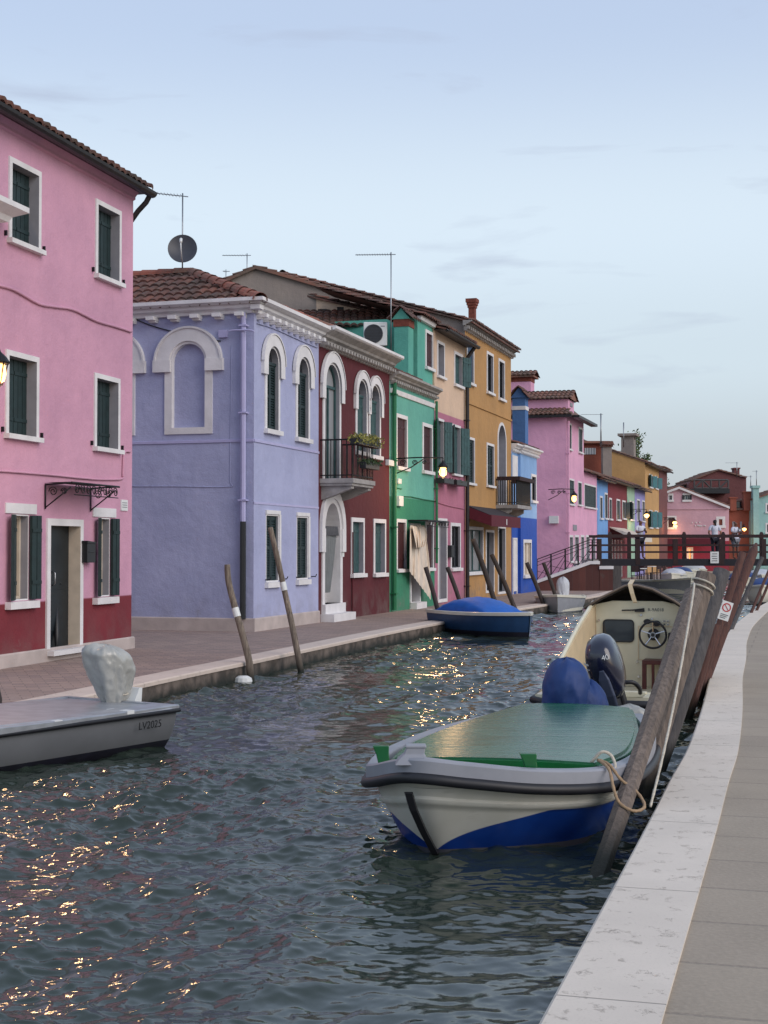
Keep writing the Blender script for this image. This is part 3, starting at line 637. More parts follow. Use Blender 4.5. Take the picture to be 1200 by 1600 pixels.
# mast with satellite dish
ap3 = side.Mx @ Vector((DEP - ap, hx, zr)); 
def aerial(name, label, base, ztop, boom, els=9, dirv=(-1, .15, 0), r=.016, lean=0, cat='aerial', el=.16, group=None):
    t = thing(name, label, cat, base, 0, group); h = ztop - base.z
    mb = MB(); mb.tube([(0, 0, -.15), (lean, 0, h)], r, 6); build('mast', mb, 'alu', t, WM[t.name], smooth=True)
    if boom:
        d = Vector(dirv).normalized(); n_ = d.cross(Vector((0, 0, 1))).normalized(); mb = MB(); o_ = Vector((lean, 0, h - .06)); mb.tube([o_ - d * .12, o_ + d * boom], .012, 5)
        for i in range(els): c = o_ + d * (boom * (i + .3) / els); q_ = el * (1 - .4 * i / els); mb.tube([c - n_ * q_ - Vector((0, 0, .0)), c + n_ * q_], .005, 4)
        build('boom', mb, 'alu', t, WM[t.name])
    return t
b_ = side.Mx @ Vector((DEP - ap - .1, hx - .05, zr)); b_.z = 7.4
top = atY(285, 302, b_.y)
t = aerial('satellite_mast', 'thin mast on the lilac house roof carrying a dark dish and a long aerial', Vector((atY(285, 420, b_.y).x, b_.y, 7.5)), top.z, .85, 12, (-1, .05, .12))
mb = MB(); dc = atY(285, 388, b_.y - .25) - Vector(t.location) if False else atY(285, 388, b_.y - .25) - WM[t.name].translation
Rz = 23.5 / FPX * b_.y
fr_ = Vector((.05, -1, .25)).normalized(); su = fr_.cross(Vector((0, 0, 1))).normalized(); uu = su.cross(fr_)
mb.loft([[dc - fr_ * (.10 * (1 - (rr) ** 2)) + (su * cos(a) * .97 + uu * sin(a)) * Rz * rr for a in np.linspace(0, 2 * pi, 33)[:-1]] for rr in (.02, .35, .7, 1.0)], cap1=False)
mb.loft([[dc - fr_ * (.10 * (1 - (rr) ** 2) + .02) + (su * cos(a) * .97 + uu * sin(a)) * Rz * rr for a in np.linspace(0, 2 * pi, 33)[:-1]] for rr in (1.0, .7, .35, .02)], cap0=False)
build('dish', mb, 'dish_grey', t, WM[t.name], smooth=True, auto=60)
mb = MB(); mb.tube([dc - uu * Rz, dc + fr_ * .30 - uu * .18, dc + fr_ * .38 - uu * .03], .014, 6); mb.tube([dc + fr_ * .38 - uu * .05, dc + fr_ * .34 + uu * .05], .03, 8); build('feed_arm', mb, 'white_plastic', t, WM[t.name], smooth=True)
# ================================================================ 3 burgundy house
H = House('burgundy_house', 'dark red house with a balcony and white arched windows', FP(497.5), FP(608.5)); W_ = H.w; ZE = 6.3
bd = W_.win(506.4, 529, 570, 752, 'pale', fw=.12, arch=True, inner=True, hood=(.27, .32), depth=.16, name='balcony_door', sill=False)
bx0, bx1, bz0, bz1 = W_.last
for (l, r, t, b) in ((557, 571.5, 595, 705), (577.4, 592, 603, 711)):
    W_.win(l, r, t, b, 'shut', fw=.10, arch=True, inner=True, hood=(.22, .36), depth=.2, shd=.06, style='board', shm='shutter_teal')
for (l, r, t, b) in ((548, 568.5, 809, 902), (583, 602, 811, 901)): W_.win(l, r, t, b, 'shut', fw=.10, depth=.22, style='board', shm='shutter_teal')
x0, x1, z0, z1 = W_.rect(506, 530, 786, 955)
z0 = .38
W_.holes.append(outl(x0 - .04, x1 + .04, z0, z1 + .04, True, squash=1.3)); mb = MB()
mb.ring(outl(x0, x1, z0 + .0, z1, True, squash=1.3), outl(x0 - .16, x1 + .16, z0, z1 + .16, True, squash=1.3), -.03, .02, .35)
zsp = z1 - (x1 - x0) / 2 * 1.3
for sg, xx in ((-1, x0), (1, x1)): mb.box(xx + sg * .05, xx + sg * .30, -.07, 0, zsp - .42, zsp + .1)
rr_ = (x1 - x0) / 2; cx = (x0 + x1) / 2
mb.ring([(cx - (rr_ + .1) * cos(pi * k / 18), zsp + .1 + (rr_ * 1.3 + .0) * sin(pi * k / 18)) for k in range(19)], [(cx - (rr_ + .30) * cos(pi * k / 18), zsp + .1 + (rr_ * 1.3 + .22) * sin(pi * k / 18)) for k in range(19)], -.07, .02, -.02, closed=False)
mb.box(x0 - .22, x1 + .25, -.32, .3, 0, .17); mb.box(x0 - .16, x1 + .18, -.1, .3, .17, .38)
df = build('arched_doorway', mb, 'white_stone', H.root, W_.Mx)
p = MB(); ol = outl(x0 - .004, x1 + .004, z0, z1, True, squash=1.3); a = [p.add((q_[0], .34, q_[1])) for q_ in ol]
for t3 in tessellate_polygon([[Vector((q_[0], q_[1], 0)) for q_ in ol]]): p.face([a[i] for i in t3])
build('door', p, 'white_stone', df, W_.Mx)
def curtain(mbx, x0, x1, z0, z1, y, amp, folds, gather=None, n=64, rows=14):
    L_ = []
    for j in range(rows + 1):
        v = j / rows; z = z1 + (z0 - z1) * v; row_ = []
        for i in range(n + 1):
            u = i / n; g = gather(v) if gather else (0, 1); xx = x0 + (x1 - x0) * (g[0] + (g[1] - g[0]) * u)
            row_.append((xx, y + amp * sin(u * folds * 2 * pi + .6 * sin(3 * v)) * (.5 + .5 * v) - .015 * v, z))
        L_.append(row_)
    mbx.loft(L_, closed=False)
mb = MB(); curtain(mb, x0 + .02, x1 - .02, z0 + .25, zsp + .1, .06, .035, 7, lambda v: (0, 1 - .55 * v ** 1.3)); mb.keep = True; cu = build('curtain', mb, 'curtain_grey', df, W_.Mx, smooth=True)
mb = MB(); curtain(mb, x0 + .01, x1 - .01, zsp - .05, zsp + .16, .035, .03, 9, rows=3); mb.keep = True; build('valance', mb, 'dish_grey', df, W_.Mx, smooth=True)
H.shell('burgundy_paint', 8, ZE); cornice(W_, [(.0, 0), (H.L - .02, 0)], 6.16, 6.47, .32, dent=(.20, .10, .20, .07), mat='grey_stone')
mb = MB(); mb.sweep([(.0, 0), (H.L - .02, 0)], [(-.02, 6.40), (.36, 6.41), (.40, 6.44), (.40, 6.50), (-.02, 6.50)]); build('gutter', mb, 'white_stone', H.root, W_.Mx)
mb = MB(); roof_tiles(mb, (0, -.1, 6.5), (1, 0, 0), (0, 1, .26), H.L, 4.2); mb.rv = .3; mb.poly([(0, -.1, 6.49), (H.L, -.1, 6.49), (H.L, 4, 7.5), (0, 4, 7.5)]); mb.poly([(0, 8, 6.49), (H.L, 8, 6.49), (H.L, 4, 7.5), (0, 4, 7.5)]); mb.rv = 0; build('roof', mb, 'roof_tile', H.root, W_.Mx)
# balcony
sx0 = W_.hit(499, 750)[0] + .02; sx1 = W_.hit(536, 750)[0]; BZ = W_.hit(516, 750)[1]; PR = .78
mb = MB(); mb.box(sx0, sx1, -PR, 0, BZ - .10, BZ); mb.box(sx0 + .03, sx1 - .03, -PR + .04, 0, BZ - .16, BZ - .10)
mb.prism([(0, 0)] and [(sx0 + .08, BZ - .16), (sx0 + .2, BZ - .16), (sx0 + .2, BZ - .17), (sx0 + .08, BZ - .17)], -.5, 0)
for xa in (sx0 + .1, sx1 - .28):
    mb.loft([[(xa, 0, BZ - .46), (xa + .18, 0, BZ - .46), (xa + .18, 0, BZ - .16), (xa, 0, BZ - .16)], [(xa, -.22, BZ - .40), (xa + .18, -.22, BZ - .40), (xa + .18, -.22, BZ - .16), (xa, -.22, BZ - .16)], [(xa, -.5, BZ - .29), (xa + .18, -.5, BZ - .29), (xa + .18, -.5, BZ - .16), (xa, -.5, BZ - .16)], [(xa, -PR + .08, BZ - .22), (xa + .18, -PR + .08, BZ - .22), (xa + .18, -PR + .08, BZ - .16), (xa, -PR + .08, BZ - .16)]])
bal = build('balcony', mb, 'grey_stone', H.root, W_.Mx)
mb = MB()
def rail(mb, x0, x1, pr, z0, h, sp=.11, r=.011):
    P = [(x0, 0), (x0, -pr), (x1, -pr), (x1, 0)]
    for zz, rr in ((z0 + h, .02), (z0 + .07, .014)): mb.tube([(p_[0], p_[1], zz) for p_ in P], rr, 6)
    for a, b in zip(P[:-1], P[1:]):
        n_ = max(1, int((Vector(b) - Vector(a)).length / sp))
        for i in range(n_ + 1):
            t_ = i / n_; mb.tube([(a[0] + (b[0] - a[0]) * t_, a[1] + (b[1] - a[1]) * t_, z0), (a[0] + (b[0] - a[0]) * t_, a[1] + (b[1] - a[1]) * t_, z0 + h)], r, 5)
rail(mb, sx0 + .04, sx1 - .04, PR - .05, BZ, .85); build('railing', mb, 'iron', bal, W_.Mx)
def leafmat(name, a, b_):
    m, n, L, b = nmat(name); at = n.new('ShaderNodeAttribute'); at.attribute_name = 'rnd'
    L.new(mixc(n, L, at.outputs['Fac'], a, b_), b.inputs['Base Color']); b.inputs['Roughness'].default_value = .7; return m
leafmat('leaf_yellow_green', (.10, .12, .03), (.34, .30, .07)); leafmat('leaf_dark', (.02, .04, .018), (.06, .10, .03)); leafmat('leaf_mid', (.05, .09, .03), (.13, .17, .06))
def leaves(mb, fn, n, s):
    for _ in range(n):
        c = Vector(fn()); a = Vector((random.gauss(0, 1), random.gauss(0, 1), random.gauss(0, 1))).normalized(); b = a.orthogonal().normalized(); c2 = a.cross(b); q = s * random.uniform(.6, 1.3)
        mb.rv = random.random() * .99 + .01; mb.poly([c - b * q, c - c2 * q * .45, c + b * q, c + c2 * q * .45])
    mb.rv = 0
def planter(label, Mx, x0, x1, y0, y1, z0, z1, lm, n, hang=.05, up=.16, group=None):
    t = thing('planter', label, 'planter', Mx @ Vector(((x0 + x1) / 2, (y0 + y1) / 2, z0)), 0, group)
    mb = MB(); mb.box(x0, x1, y0, y1, z0, z1); build('trough', mb, 'dark_plastic', t, Mx, bevel=.01)
    mb = MB()
    def fn():
        x = random.uniform(x0 - .05, x1 + .05); y = random.uniform(y0 - .08, y1 + .06); h = up * (.55 + .45 * noise.noise(Vector((x * 4, y * 4, 3)))) 
        return (x, y, z1 - hang + random.random() ** .8 * (h + hang))
    leaves(mb, fn, n, .035); mb.keep = True; build('foliage', mb, lm, t, Mx)
yb = -PR - .08
planter('planter of yellow-green foliage hung along the top of the balcony railing', W_.Mx, sx0 + .0, sx1 - .0, -PR - .13, -PR + .08, BZ + .74, BZ + .88, 'leaf_yellow_green', 900, hang=.12, up=.20)
planter('small planter of dark plants hung lower on the balcony railing', W_.Mx, sx0 + .42, sx1 - .15, -PR - .15, -PR + .0, BZ + .24, BZ + .38, 'leaf_dark', 350, hang=.06, up=.16)
pipe(W_, [(W_.hit(549, 860)[0], -.03, 2.0), (W_.hit(549, 860)[0], -.03, .1)], .02, 'burgundy_paint', 'cable_duct', 6)
x0, x1, z0, z1 = W_.rect(531, 536, 860, 870); mb = MB(); mb.box(x0, x1, -.03, 0, z0, z1); build('doorbell', mb, 'white_plastic', H.root, W_.Mx)
# ================================================================ 4 green house
H = House('green_house', 'emerald green house with a dark green foot and brown shutters', FP(608.5), FP(679)); W_ = H.w; ZE = 6.0
for (l, r, t, b, oo) in ((618, 636, 648, 735, (0, 0)), (659.5, 675, 662, 741, (0, 0))): W_.win(l, r, t, b, 'shut', fw=.10, depth=.2, shm='shutter_brown', style='board', shd=.1)
W_.win(618.6, 634, 811, 894, 'shut', fw=.09, depth=.12, shm='shutter_brown', style='board', open_=(0, 0)); W_.win(664, 676.5, 815, 892, 'shut', fw=.09, depth=.12, shm='shutter_brown', style='board')
x0, x1, z0, z1 = W_.rect(640, 656, 818, 950)
W_.holes.append(outl(x0 + .04, x1 - .04, 0.0, z1 - .04, False)); mb = MB(); mb.ring(outl(x0 + .09, x1 - .09, .18, z1 - .09, False), outl(x0, x1, 0.02, z1, False), -.03, .02, .3); mb.box(x0, x1, -.2, .3, 0, .17); df = build('door_frame', mb, 'white_stone', H.root, W_.Mx)
mb = MB(); mb.poly([(x0 + .05, .29, .1), (x1 - .05, .29, .1), (x1 - .05, .29, z1), (x0 + .05, .29, z1)]); build('door', mb, 'reveal_grey', df, W_.Mx)
def patch(LE_, RE_, off, fold, name, parent, nu=34, nv=26, hem=0):
    mbp = MB(); Lr = []
    for j in range(nv + 1):
        v = j / nv; row_ = []
        a_ = [LE_[0][i] + (LE_[1][i] - LE_[0][i]) * v for i in (0, 1)]; b2_ = [RE_[0][i] + (RE_[1][i] - RE_[0][i]) * v for i in (0, 1)]
        for i in range(nu + 1):
            u = i / nu; px_ = a_[0] + (b2_[0] - a_[0]) * u + (3 * sin(pi * v) * u); py_ = a_[1] + (b2_[1] - a_[1]) * u; of = off + .10 * v + fold * (sin(u * 26 + 1.2 * v) * (.5 + .5 * v) * (1 - .3 * u) + .5 * sin(u * 11 + 3 * v + 1)); x, z = W_.hit(px_, py_, of); row_.append((x, -of, z + hem * .02 * sin(u * 50) * (j == nv)))
        Lr.append(row_)
    mbp.loft(Lr, closed=False); mbp.keep = True; return build(name, mbp, 'curtain_cream', parent, W_.Mx, smooth=True)
cu = patch(((641, 821), (640, 893)), ((663, 821), (673, 937)), .12, .032, 'door_curtain', df, nu=60, nv=40, hem=.5)
patch(((644, 822), (651, 856)), ((665, 824), (663, 854)), .20, .028, 'gathered_cloth', cu, nu=40, nv=24)
H.shell('green_paint', 8, ZE); cornice(W_, [(.0, 0), (H.L - .02, 0)], 5.92, 6.14, .26, dent=(.17, .09, .16, .06), mat='grey_stone')
mb = MB(); mb.sweep([(.05, 0), (H.L - .02, 0)], [(-.02, 5.60), (.04, 5.60), (.06, 5.72), (-.02, 5.72)]); build('frieze', mb, 'white_stone', H.root, W_.Mx)
pipe(W_, [(.14, -.09, 5.9), (.14, -.09, .05)], .06, 'green_pipe'); pipe(W_, [(.32, -.06, 5.5), (.32, -.06, .05)], .03, 'green_pipe'); pipe(W_, [(H.L - .06, -.08, 5.8), (H.L - .06, -.08, 1.2)], .04, 'green_pipe')
xc0 = W_.hit(637, 820)[0]; xc1 = W_.hit(672, 820)[0]; zc = W_.hit(650, 815)[1]; mb = MB()
mb.tube([(xc0, -.02, zc + .02), (xc0, -.55, zc), (xc1, -.55, zc), (xc1, -.02, zc + .02)], .014, 6); mb.tube([(xc0, -.55, zc - .14), (xc1, -.55, zc - .14)], .01, 5)
for i in range(7): cx = xc0 + (i + .5) * (xc1 - xc0) / 7; mb.tube([(cx + .065 * (1 - k / 22) * cos(k * .6), -.56, zc - .07 + .065 * (1 - k / 22) * sin(k * .6)) for k in range(18)], .009, 5)
mb.box(xc0, xc1, -.56, -.02, zc + .02, zc + .035); build('door_canopy', mb, 'iron', H.root, W_.Mx)
for (l, r, t, b, nm) in ((602, 611.5, 719, 728, 'junction_box'), (617, 622, 748, 756, 'wall_light'), (618.5, 625, 775, 791, 'meter_box')):
    x0, x1, z0, z1 = W_.rect(l, r, t, b); mb = MB(); mb.box(x0, x1, -.1, 0, z0, z1); build(nm, mb, 'white_plastic', H.root, W_.Mx, bevel=.01)
cable(W_, [(620, 776), (640, 776), (660, 780), (679, 783)], .014, 'green_pipe'); cable(W_, [(617, 762), (628, 764)], .014, 'green_pipe')
# attic storey set on the roof, with chimney and lean-to behind
at0 = W_.hit(655, 550)[0]; at1 = H.L - .02; atz = W_.hit(660, 499)[1]
att = Wall(H.root, W_.Mx @ Vector((at0, .05, 0)), DL, at1 - at0)
att.win(664, 675.8, 517, 579, 'shut', fw=.09, depth=.12, shm='shutter_brown', style='board')
mb = MB(); att.front(mb, [(0, 5.9), (at1 - at0, 5.9), (at1 - at0, atz), (0, atz)]); mb.poly([(0, 0, 5.9), (0, 3, 5.9), (0, 3, atz), (0, 0, atz)]); mb.poly([(at1 - at0, 0, 5.9), (at1 - at0, 3, 5.9), (at1 - at0, 3, atz), (at1 - at0, 0, atz)]); mb.keep = True; build('attic_wall', mb, 'green_attic_paint', H.root, att.Mx)
mb = MB(); mb.sweep([(-.02, 0), (at1 - at0, 0)], [(0, atz - .05), (.1, atz - .05), (.14, atz + .05), (0, atz + .05)]); build('attic_cornice', mb, 'white_stone', H.root, att.Mx)
mb = MB(); roof_tiles(mb, (-.1, -.2, atz + .05), (1, 0, 0), (0, 1, .3), at1 - at0 + .2, 3.2); mb.poly([(-.1, -.2, atz + .04), (at1 - at0 + .1, -.2, atz + .04), (at1 - at0 + .1, 3, atz + 1.0), (-.1, 3, atz + 1.0)]); build('attic_roof', mb, 'roof_tile', H.root, att.Mx)
cx0 = W_.hit(638, 540, -.1)[0]; czt = atY(633, 484, 36.9).z; RC = Matrix.Rotation(-pi / 2, 4, 'Z')
chimney(H.root, W_.Mx @ Matrix.Translation(Vector((cx0 + .25, .30, 0))) @ RC, 0, 0, 5.9, czt, .40, .5, 'green_attic_paint', 'gable', band=[(czt - .20, czt - .0, .02)], rise=.34)
mb = MB(); roof_tiles(mb, (-.0, -.05, 6.16), (1, 0, 0), (0, 1, .26), at0 + .1, 2.2); mb.poly([(0, -.05, 6.14), (at0, -.05, 6.14), (at0, 2.2, 6.72), (0, 2.2, 6.72)]); build('roof', mb, 'roof_tile', H.root, W_.Mx)
# rear wing behind: green wall with tiled roof facing us
rw0 = atY(480, 500, 39.5); rw1 = atY(640, 500, 39.5)
rear = Wall(H.root, (rw0.x - .6, 39.7), (1, 0)); LR = rw1.x - rw0.x + .45
ztop = atY(540, 512, 39.7).z; mb = MB(); rear.front(mb, [(0, 4), (LR, 4), (LR, ztop), (0, ztop)]); mb.keep = True; build('rear_wall', mb, 'green_attic_paint', H.root, rear.Mx)
mb = MB(); zt2 = atY(540, 488, 41.3).z; roof_tiles(mb, (-.2, -.2, ztop), (1, 0, 0), (0, 1.7, zt2 - ztop), LR + .3, 1.9, pitch=.2, row=.34); mb.poly([(-.2, -.2, ztop - .01), (LR, -.2, ztop - .01), (LR, 1.6, zt2 - .02), (-.2, 1.6, zt2 - .02)]); build('rear_roof', mb, 'roof_tile', H.root, rear.Mx)
# air conditioner
a0 = atY(568, 540, 38.6); a1 = atY(605, 503, 38.6); t = thing('air_conditioner', 'white outdoor air conditioning unit with a round grey fan on the green rear wall', 'air conditioner', (a0.x, 38.6, a0.z))
wa, ha = a1.x - a0.x, a1.z - a0.z; mb = MB(); mb.box(0, wa, 0, .3, 0, ha); ac = build('casing', mb, 'white_plastic', t, WM[t.name], bevel=.02)
cc = Vector((wa * .42, 0, ha * .5)); mb = MB(); mb.loft([[cc + Vector((cos(a) * r_, y_, sin(a) * r_)) for a in np.linspace(0, 2 * pi, 33)[:-1]] for r_, y_ in ((ha * .40, -.003), (ha * .40, -.02), (ha * .36, -.022), (ha * .36, -.004), (.02, -.004))], cap0=False); fg = build('fan_well', mb, 'dish_grey', t, WM[t.name])
mb = MB()
for i in range(-5, 6):
    z_ = i * ha * .065; hw_ = sqrt(max(0, (ha * .36) ** 2 - z_ ** 2)); mb.box(cc.x - hw_, cc.x + hw_, -.024, -.018, cc.z + z_ - .005, cc.z + z_ + .005)
build('grille', mb, 'dark_plastic', fg, WM[t.name]); mb = MB(); mb.box(wa * .72, wa * .9, -.004, .001, ha * .8, ha * .84); build('badge', mb, 'reveal_grey', t, WM[t.name])
mb = MB(); mb.tube([(.1, .28, -.02), (.1, 1.0, -.02)], .015, 6); mb.tube([(wa - .1, .28, -.02), (wa - .1, 1.0, -.02)], .015, 6); build('wall_bracket', mb, 'alu', t, WM[t.name])
bs = atY(611, 556, 36.6); aerial('tall_aerial', 'tallest roof aerial, thin mast strapped to the green chimney with a long boom', Vector((bs.x, 36.6, bs.z)), atY(611, 394, 36.6).z, .92, 14, (-1, .05, -.0))
aerial('roof_aerial', 'aerial with a flat boom over the grey gable peak', Vector((atY(386, 420, 44).x, 44, 9.9)), atY(387, 396, 44).z, .78, 9, (-1, .1, .02))
aerial('roof_aerial', 'tiny cross-shaped aerial left of the grey gable peak', Vector((atY(353, 440, 45).x, 45, 9.2)), atY(353, 421, 45).z, .1, 2, (-1, .1, .02), r=.012)
# ================================================================ 5 rose and cream house
H = House('rose_house', 'narrow house, dusty pink below and cream above, with teal shutters', FP(679), FP(727)); W_ = H.w
ZE = W_.hit(700, 521)[1]
W_.win(682.5, 694, 534, 592, 'grey', fw=.08, depth=.25); W_.win(709, 722, 551, 606, 'shut', fw=.09, open_=(0, 22), depth=.2, shm='shutter_teal', style='board')
W_.win(680.5, 693, 654, 740, 'shut', fw=.07, open_=(18, 22), depth=.2, shm='shutter_teal', style='board'); W_.win(706, 719, 664, 744, 'shut', fw=.07, open_=(18, 22), depth=.2, shm='shutter_teal', style='board')
W_.win(683.5, 698, 810, 941, 'grey', fw=.1, depth=.22, name='door', sill=False); W_.win(703.5, 719, 817, 892, 'glass', fw=.1, depth=.12)
H.shell('rose_paint', 8, ZE, gables=ZE + 1.1); H.gable_roof(8, ZE, ZE + 1.1, over=.35); H.gutter(ZE - .12, over=.40, r=.08, x1=H.L + .1)
for l, r, t, b in ((688, 703, 748, 756), (708, 724, 751, 759)):
    x0, x1, z0, z1 = W_.rect(l, r, t, b, .2); planter('grey flower box under the %s upstairs window of the rose house' % ('door-side' if l < 700 else 'drainpipe-side'), W_.Mx, x0, x1, -.32, -.06, z0, z1, 'leaf_dark', 60, up=.05)
x0, x1, z0, z1 = W_.rect(698.5, 702.5, 852, 871); mb = MB(); mb.box(x0, x1, -.14, 0, z0, z1); build('mailbox', mb, 'dark_plastic', H.root, W_.Mx, bevel=.01)
pipe(W_, [(H.L - .1, -.38, ZE - .1), (H.L - .12, -.12, ZE - .45), (H.L - .12, -.1, ZE - .7), (H.L - .12, -.1, .05)], .06, 'gutter'); cable(W_, [(679, 783), (700, 790), (725, 795)], .015, 'rose_paint')
# ================================================================ 6 ochre house
H = House('ochre_house', 'tall ochre yellow house with a dark shop awning and corner balcony', FP(727), FP(799)); W_ = H.w
ZE = W_.hit(765, 527)[1]
W_.win(728.5, 740, 533, 602, 'shut', fw=.09, depth=.14, shm='shutter_blue', style='board'); W_.win(760, 770.5, 551, 617, 'glass', fw=.09, depth=.14); W_.win(778.5, 788, 562, 627, 'glass', fw=.09, depth=.14)
W_.win(728, 741, 683, 758, 'shut', fw=.08, depth=.06, shd=.09, shm='shutter_green', style='louver'); W_.win(760, 771.5, 693, 762, 'shut', fw=.08, depth=.06, shd=.09, shm='shutter_green', style='louver')
W_.win(777, 790.5, 660, 790, 'grey', fw=.10, arch=True, depth=.3, name='balcony_door', sill=False); ox0, ox1, _, _ = W_.last
W_.win(729.5, 754.5, 823, 898, 'pale', fw=.10, depth=.16, name='shop_window'); W_.win(758.5, 771.5, 828, 926, 'black', fw=.08, depth=.2, name='door', sill=False); W_.win(777.5, 789.5, 822, 928, 'glass', fw=.08, depth=.2, name='door', sill=False)
H.shell('ochre_paint', 12, ZE); ZR = ZE + 1.75
mb = MB()
for x in (-.012,): mb.poly([(x, 0, 5.0), (x, 12, 5.0), (x, 12, ZE), (x, 6, ZR), (x, 0, ZE)])
mb.poly([(H.L, 0, ZE), (H.L, 12, ZE), (H.L, 6, ZR)]); build('gable_wall', mb, 'grey_render', H.root, W_.Mx)
H.gable_roof(12, ZE + .05, ZR + .05, over=.3, ends=.15)
cornice(W_, [(-.2, 0), (H.L + .1, 0)], ZE - .14, ZE + .02, .26, dent=(.24, .11, .17, .10), mat='grey_stone')
x_ = W_.hit(738, 500, -2.2)[0]; chimney(H.root, W_.Mx, W_.hit(738, 500, -2.0)[0], 2.0, ZE + .3, W_.hit(738, 470, -2.0)[1], .26, .24, 'brick_red', 'flare')
zs_ = W_.hit(760, 641)[1]; mb = MB(); mb.sweep([(0, 0), (H.L, 0)], [(-.01, zs_ - .04), (.04, zs_ - .03), (.04, zs_ + .02), (-.01, zs_ + .03)]); build('string_course', mb, 'ochre_paint', H.root, W_.Mx)
sx0 = ox0 - .35; sx1 = min(H.L + .6, ox1 + .9); BZ = W_.hit(784, 790)[1]; PR = .75; mb = MB(); mb.box(sx0, sx1, -PR, 0, BZ - .12, BZ)
for xa in (sx0 + .1, sx1 - .3): mb.loft([[(xa, 0, BZ - .5), (xa + .16, 0, BZ - .5), (xa + .16, 0, BZ - .12), (xa, 0, BZ - .12)], [(xa, -.5, BZ - .24), (xa + .16, -.5, BZ - .24), (xa + .16, -.5, BZ - .12), (xa, -.5, BZ - .12)]])
bal = build('balcony', mb, 'grey_stone', H.root, W_.Mx); mb = MB(); rail(mb, sx0 + .04, sx1 - .04, PR - .05, BZ, .85, sp=.075, r=.015); build('railing', mb, 'iron', bal, W_.Mx)
mb = MB(); mb.box(sx0 - .02, sx1 + .02, -PR - .08, -PR + .06, BZ + .82, BZ + .95); mb.box(sx0 - .05, sx0 + .07, -PR, -.05, BZ + .82, BZ + .95); mb.box(sx1 - .07, sx1 + .05, -PR, -.05, BZ + .82, BZ + .95); build('top_boards', mb, 'bridge_wood', bal, W_.Mx)
x0 = W_.hit(728.5, 800)[0]; x1 = W_.hit(777, 800)[0]; za = W_.hit(745, 793)[1]; mb = MB()
mb.loft([[(x, 0, za), (x, -.75, za - .28), (x, -.78, za - .28), (x, -.03, za + .03), (x, 0, za + .03)] for x in (x0, x1)]); aw = build('awning', mb, 'awning_dark', H.root, W_.Mx)
mb = MB(); mb.box(x0, x1, -.80, -.77, za - .62, za - .27); mb.poly([(x0 - .002, 0, za), (x0 - .002, -.77, za - .28), (x0 - .002, -.77, za - .6), (x0 - .002, 0, za - .35)]); build('valance', mb, 'awning_red', aw, W_.Mx)
mb = MB(); mb.box((x0 + x1) / 2 - .04, (x0 + x1) / 2 + .05, -.806, -.80, za - .55, za - .36); build('emblem', mb, 'white_plastic', aw, W_.Mx)
# grey gabled building behind the green house
YG = 41.6; g0 = atY(335, 446, YG); g1 = atY(400, 418, YG); g2 = atY(628, 484, YG)
H = House('grey_gabled_house', 'plain grey rendered gable end rising behind the lilac and green houses', (g0.x, YG), (g2.x, YG), group=None); mb = MB()
pk = g1.x - g0.x; LL = g2.x - g0.x; mb.poly([(0, 0, 0), (LL, 0, 0), (LL, 0, g2.z), (pk, 0, g1.z), (0, 0, g0.z)])
mb.poly([(LL, 0, 0), (LL, 0, g2.z), (LL, 1.7, g2.z), (LL, 1.7, 0)]); build('wall', mb, 'grey_render', H.root, H.Mx)
mb = MB()
for a, b in (((0, g0.z), (pk, g1.z)), ((LL, g2.z), (pk, g1.z))):
    d_ = Vector((b[0] - a[0], 0, b[1] - a[1])); roof_tiles(mb, (a[0], -.12 if a[0] < b[0] else 1.8, a[1]), (0, 1 if a[0] < b[0] else -1, 0), d_, 1.9, d_.length, pitch=.19, row=.32)
    mb.rv = .4; k_ = (Vector((a[0], -.12, a[1])), Vector((b[0], -.12, b[1]))); mb.poly([k_[0], k_[1], k_[1] + Vector((0, 1.9, 0)), k_[0] + Vector((0, 1.9, 0))]); mb.poly([k_[0] + Vector((0, 0, .03)), k_[1] + Vector((0, 0, .03)), k_[1] - Vector((0, 0, .06)), k_[0] - Vector((0, 0, .06))]); mb.rv = 0
build('roof', mb, 'roof_tile_pale', H.root, H.Mx)
mb = MB()
for l, r, t, b in ((497, 511, 484, 492), (527, 568, 481, 491)):
    a_ = atY(l, b, YG - .1); b__ = atY(r, t, YG - .1); mb.box(a_.x - g0.x, b__.x - g0.x, -.25, 0, a_.z, b__.z)
build('rooflight', mb, 'dark_plastic', H.root, H.Mx)
# ================================================================ 7 blue house
H = House('blue_house', 'small house painted sky blue above and deep blue below, with a tall chimney', FP(799.5), FP(839)); W_ = H.w
jx = W_.hit(809.5, 860)[0]; ZE = W_.hit(820, 703)[1]; J = .10
mb = MB(); mb.poly([(0, 0, 0), (jx, 0, 0), (jx, 0, ZE), (0, 0, ZE)]); mb.poly([(jx, 0, 0), (jx, -J, 0), (jx, -J, ZE), (jx, 0, ZE)])
brk = Wall(H.root, W_.Mx @ Vector((jx, -J, 0)), DL)
xr = brk.hit(839, 860)[0]
brk.win(829.5, 837.5, 741, 786, 'glass', fw=.10, depth=.12); brk.win(817.5, 830, 843, 903, 'cream', fw=.12, depth=.10)
b2 = MB(); brk.front(b2, [(0, 0), (xr, 0), (xr, ZE), (0, ZE)]); b2.poly([(xr, 0, 0), (xr, 7, 0), (xr, 7, ZE), (xr, 0, ZE)]); b2.keep = True; build('projecting_wall', b2, 'blue_paint', H.root, brk.Mx)
mb.keep = True; build('wall', mb, 'blue_paint', H.root, W_.Mx)
cornice(brk, [(-0.02, J), (-.02, 0), (xr, 0), (xr, .8)], ZE - .15, ZE + .08, .22, dent=(.16, .08, .13, .05)); cornice(W_, [(0, 0), (jx, 0)], ZE - .15, ZE + .08, .22, dent=(.16, .08, .13, .05))
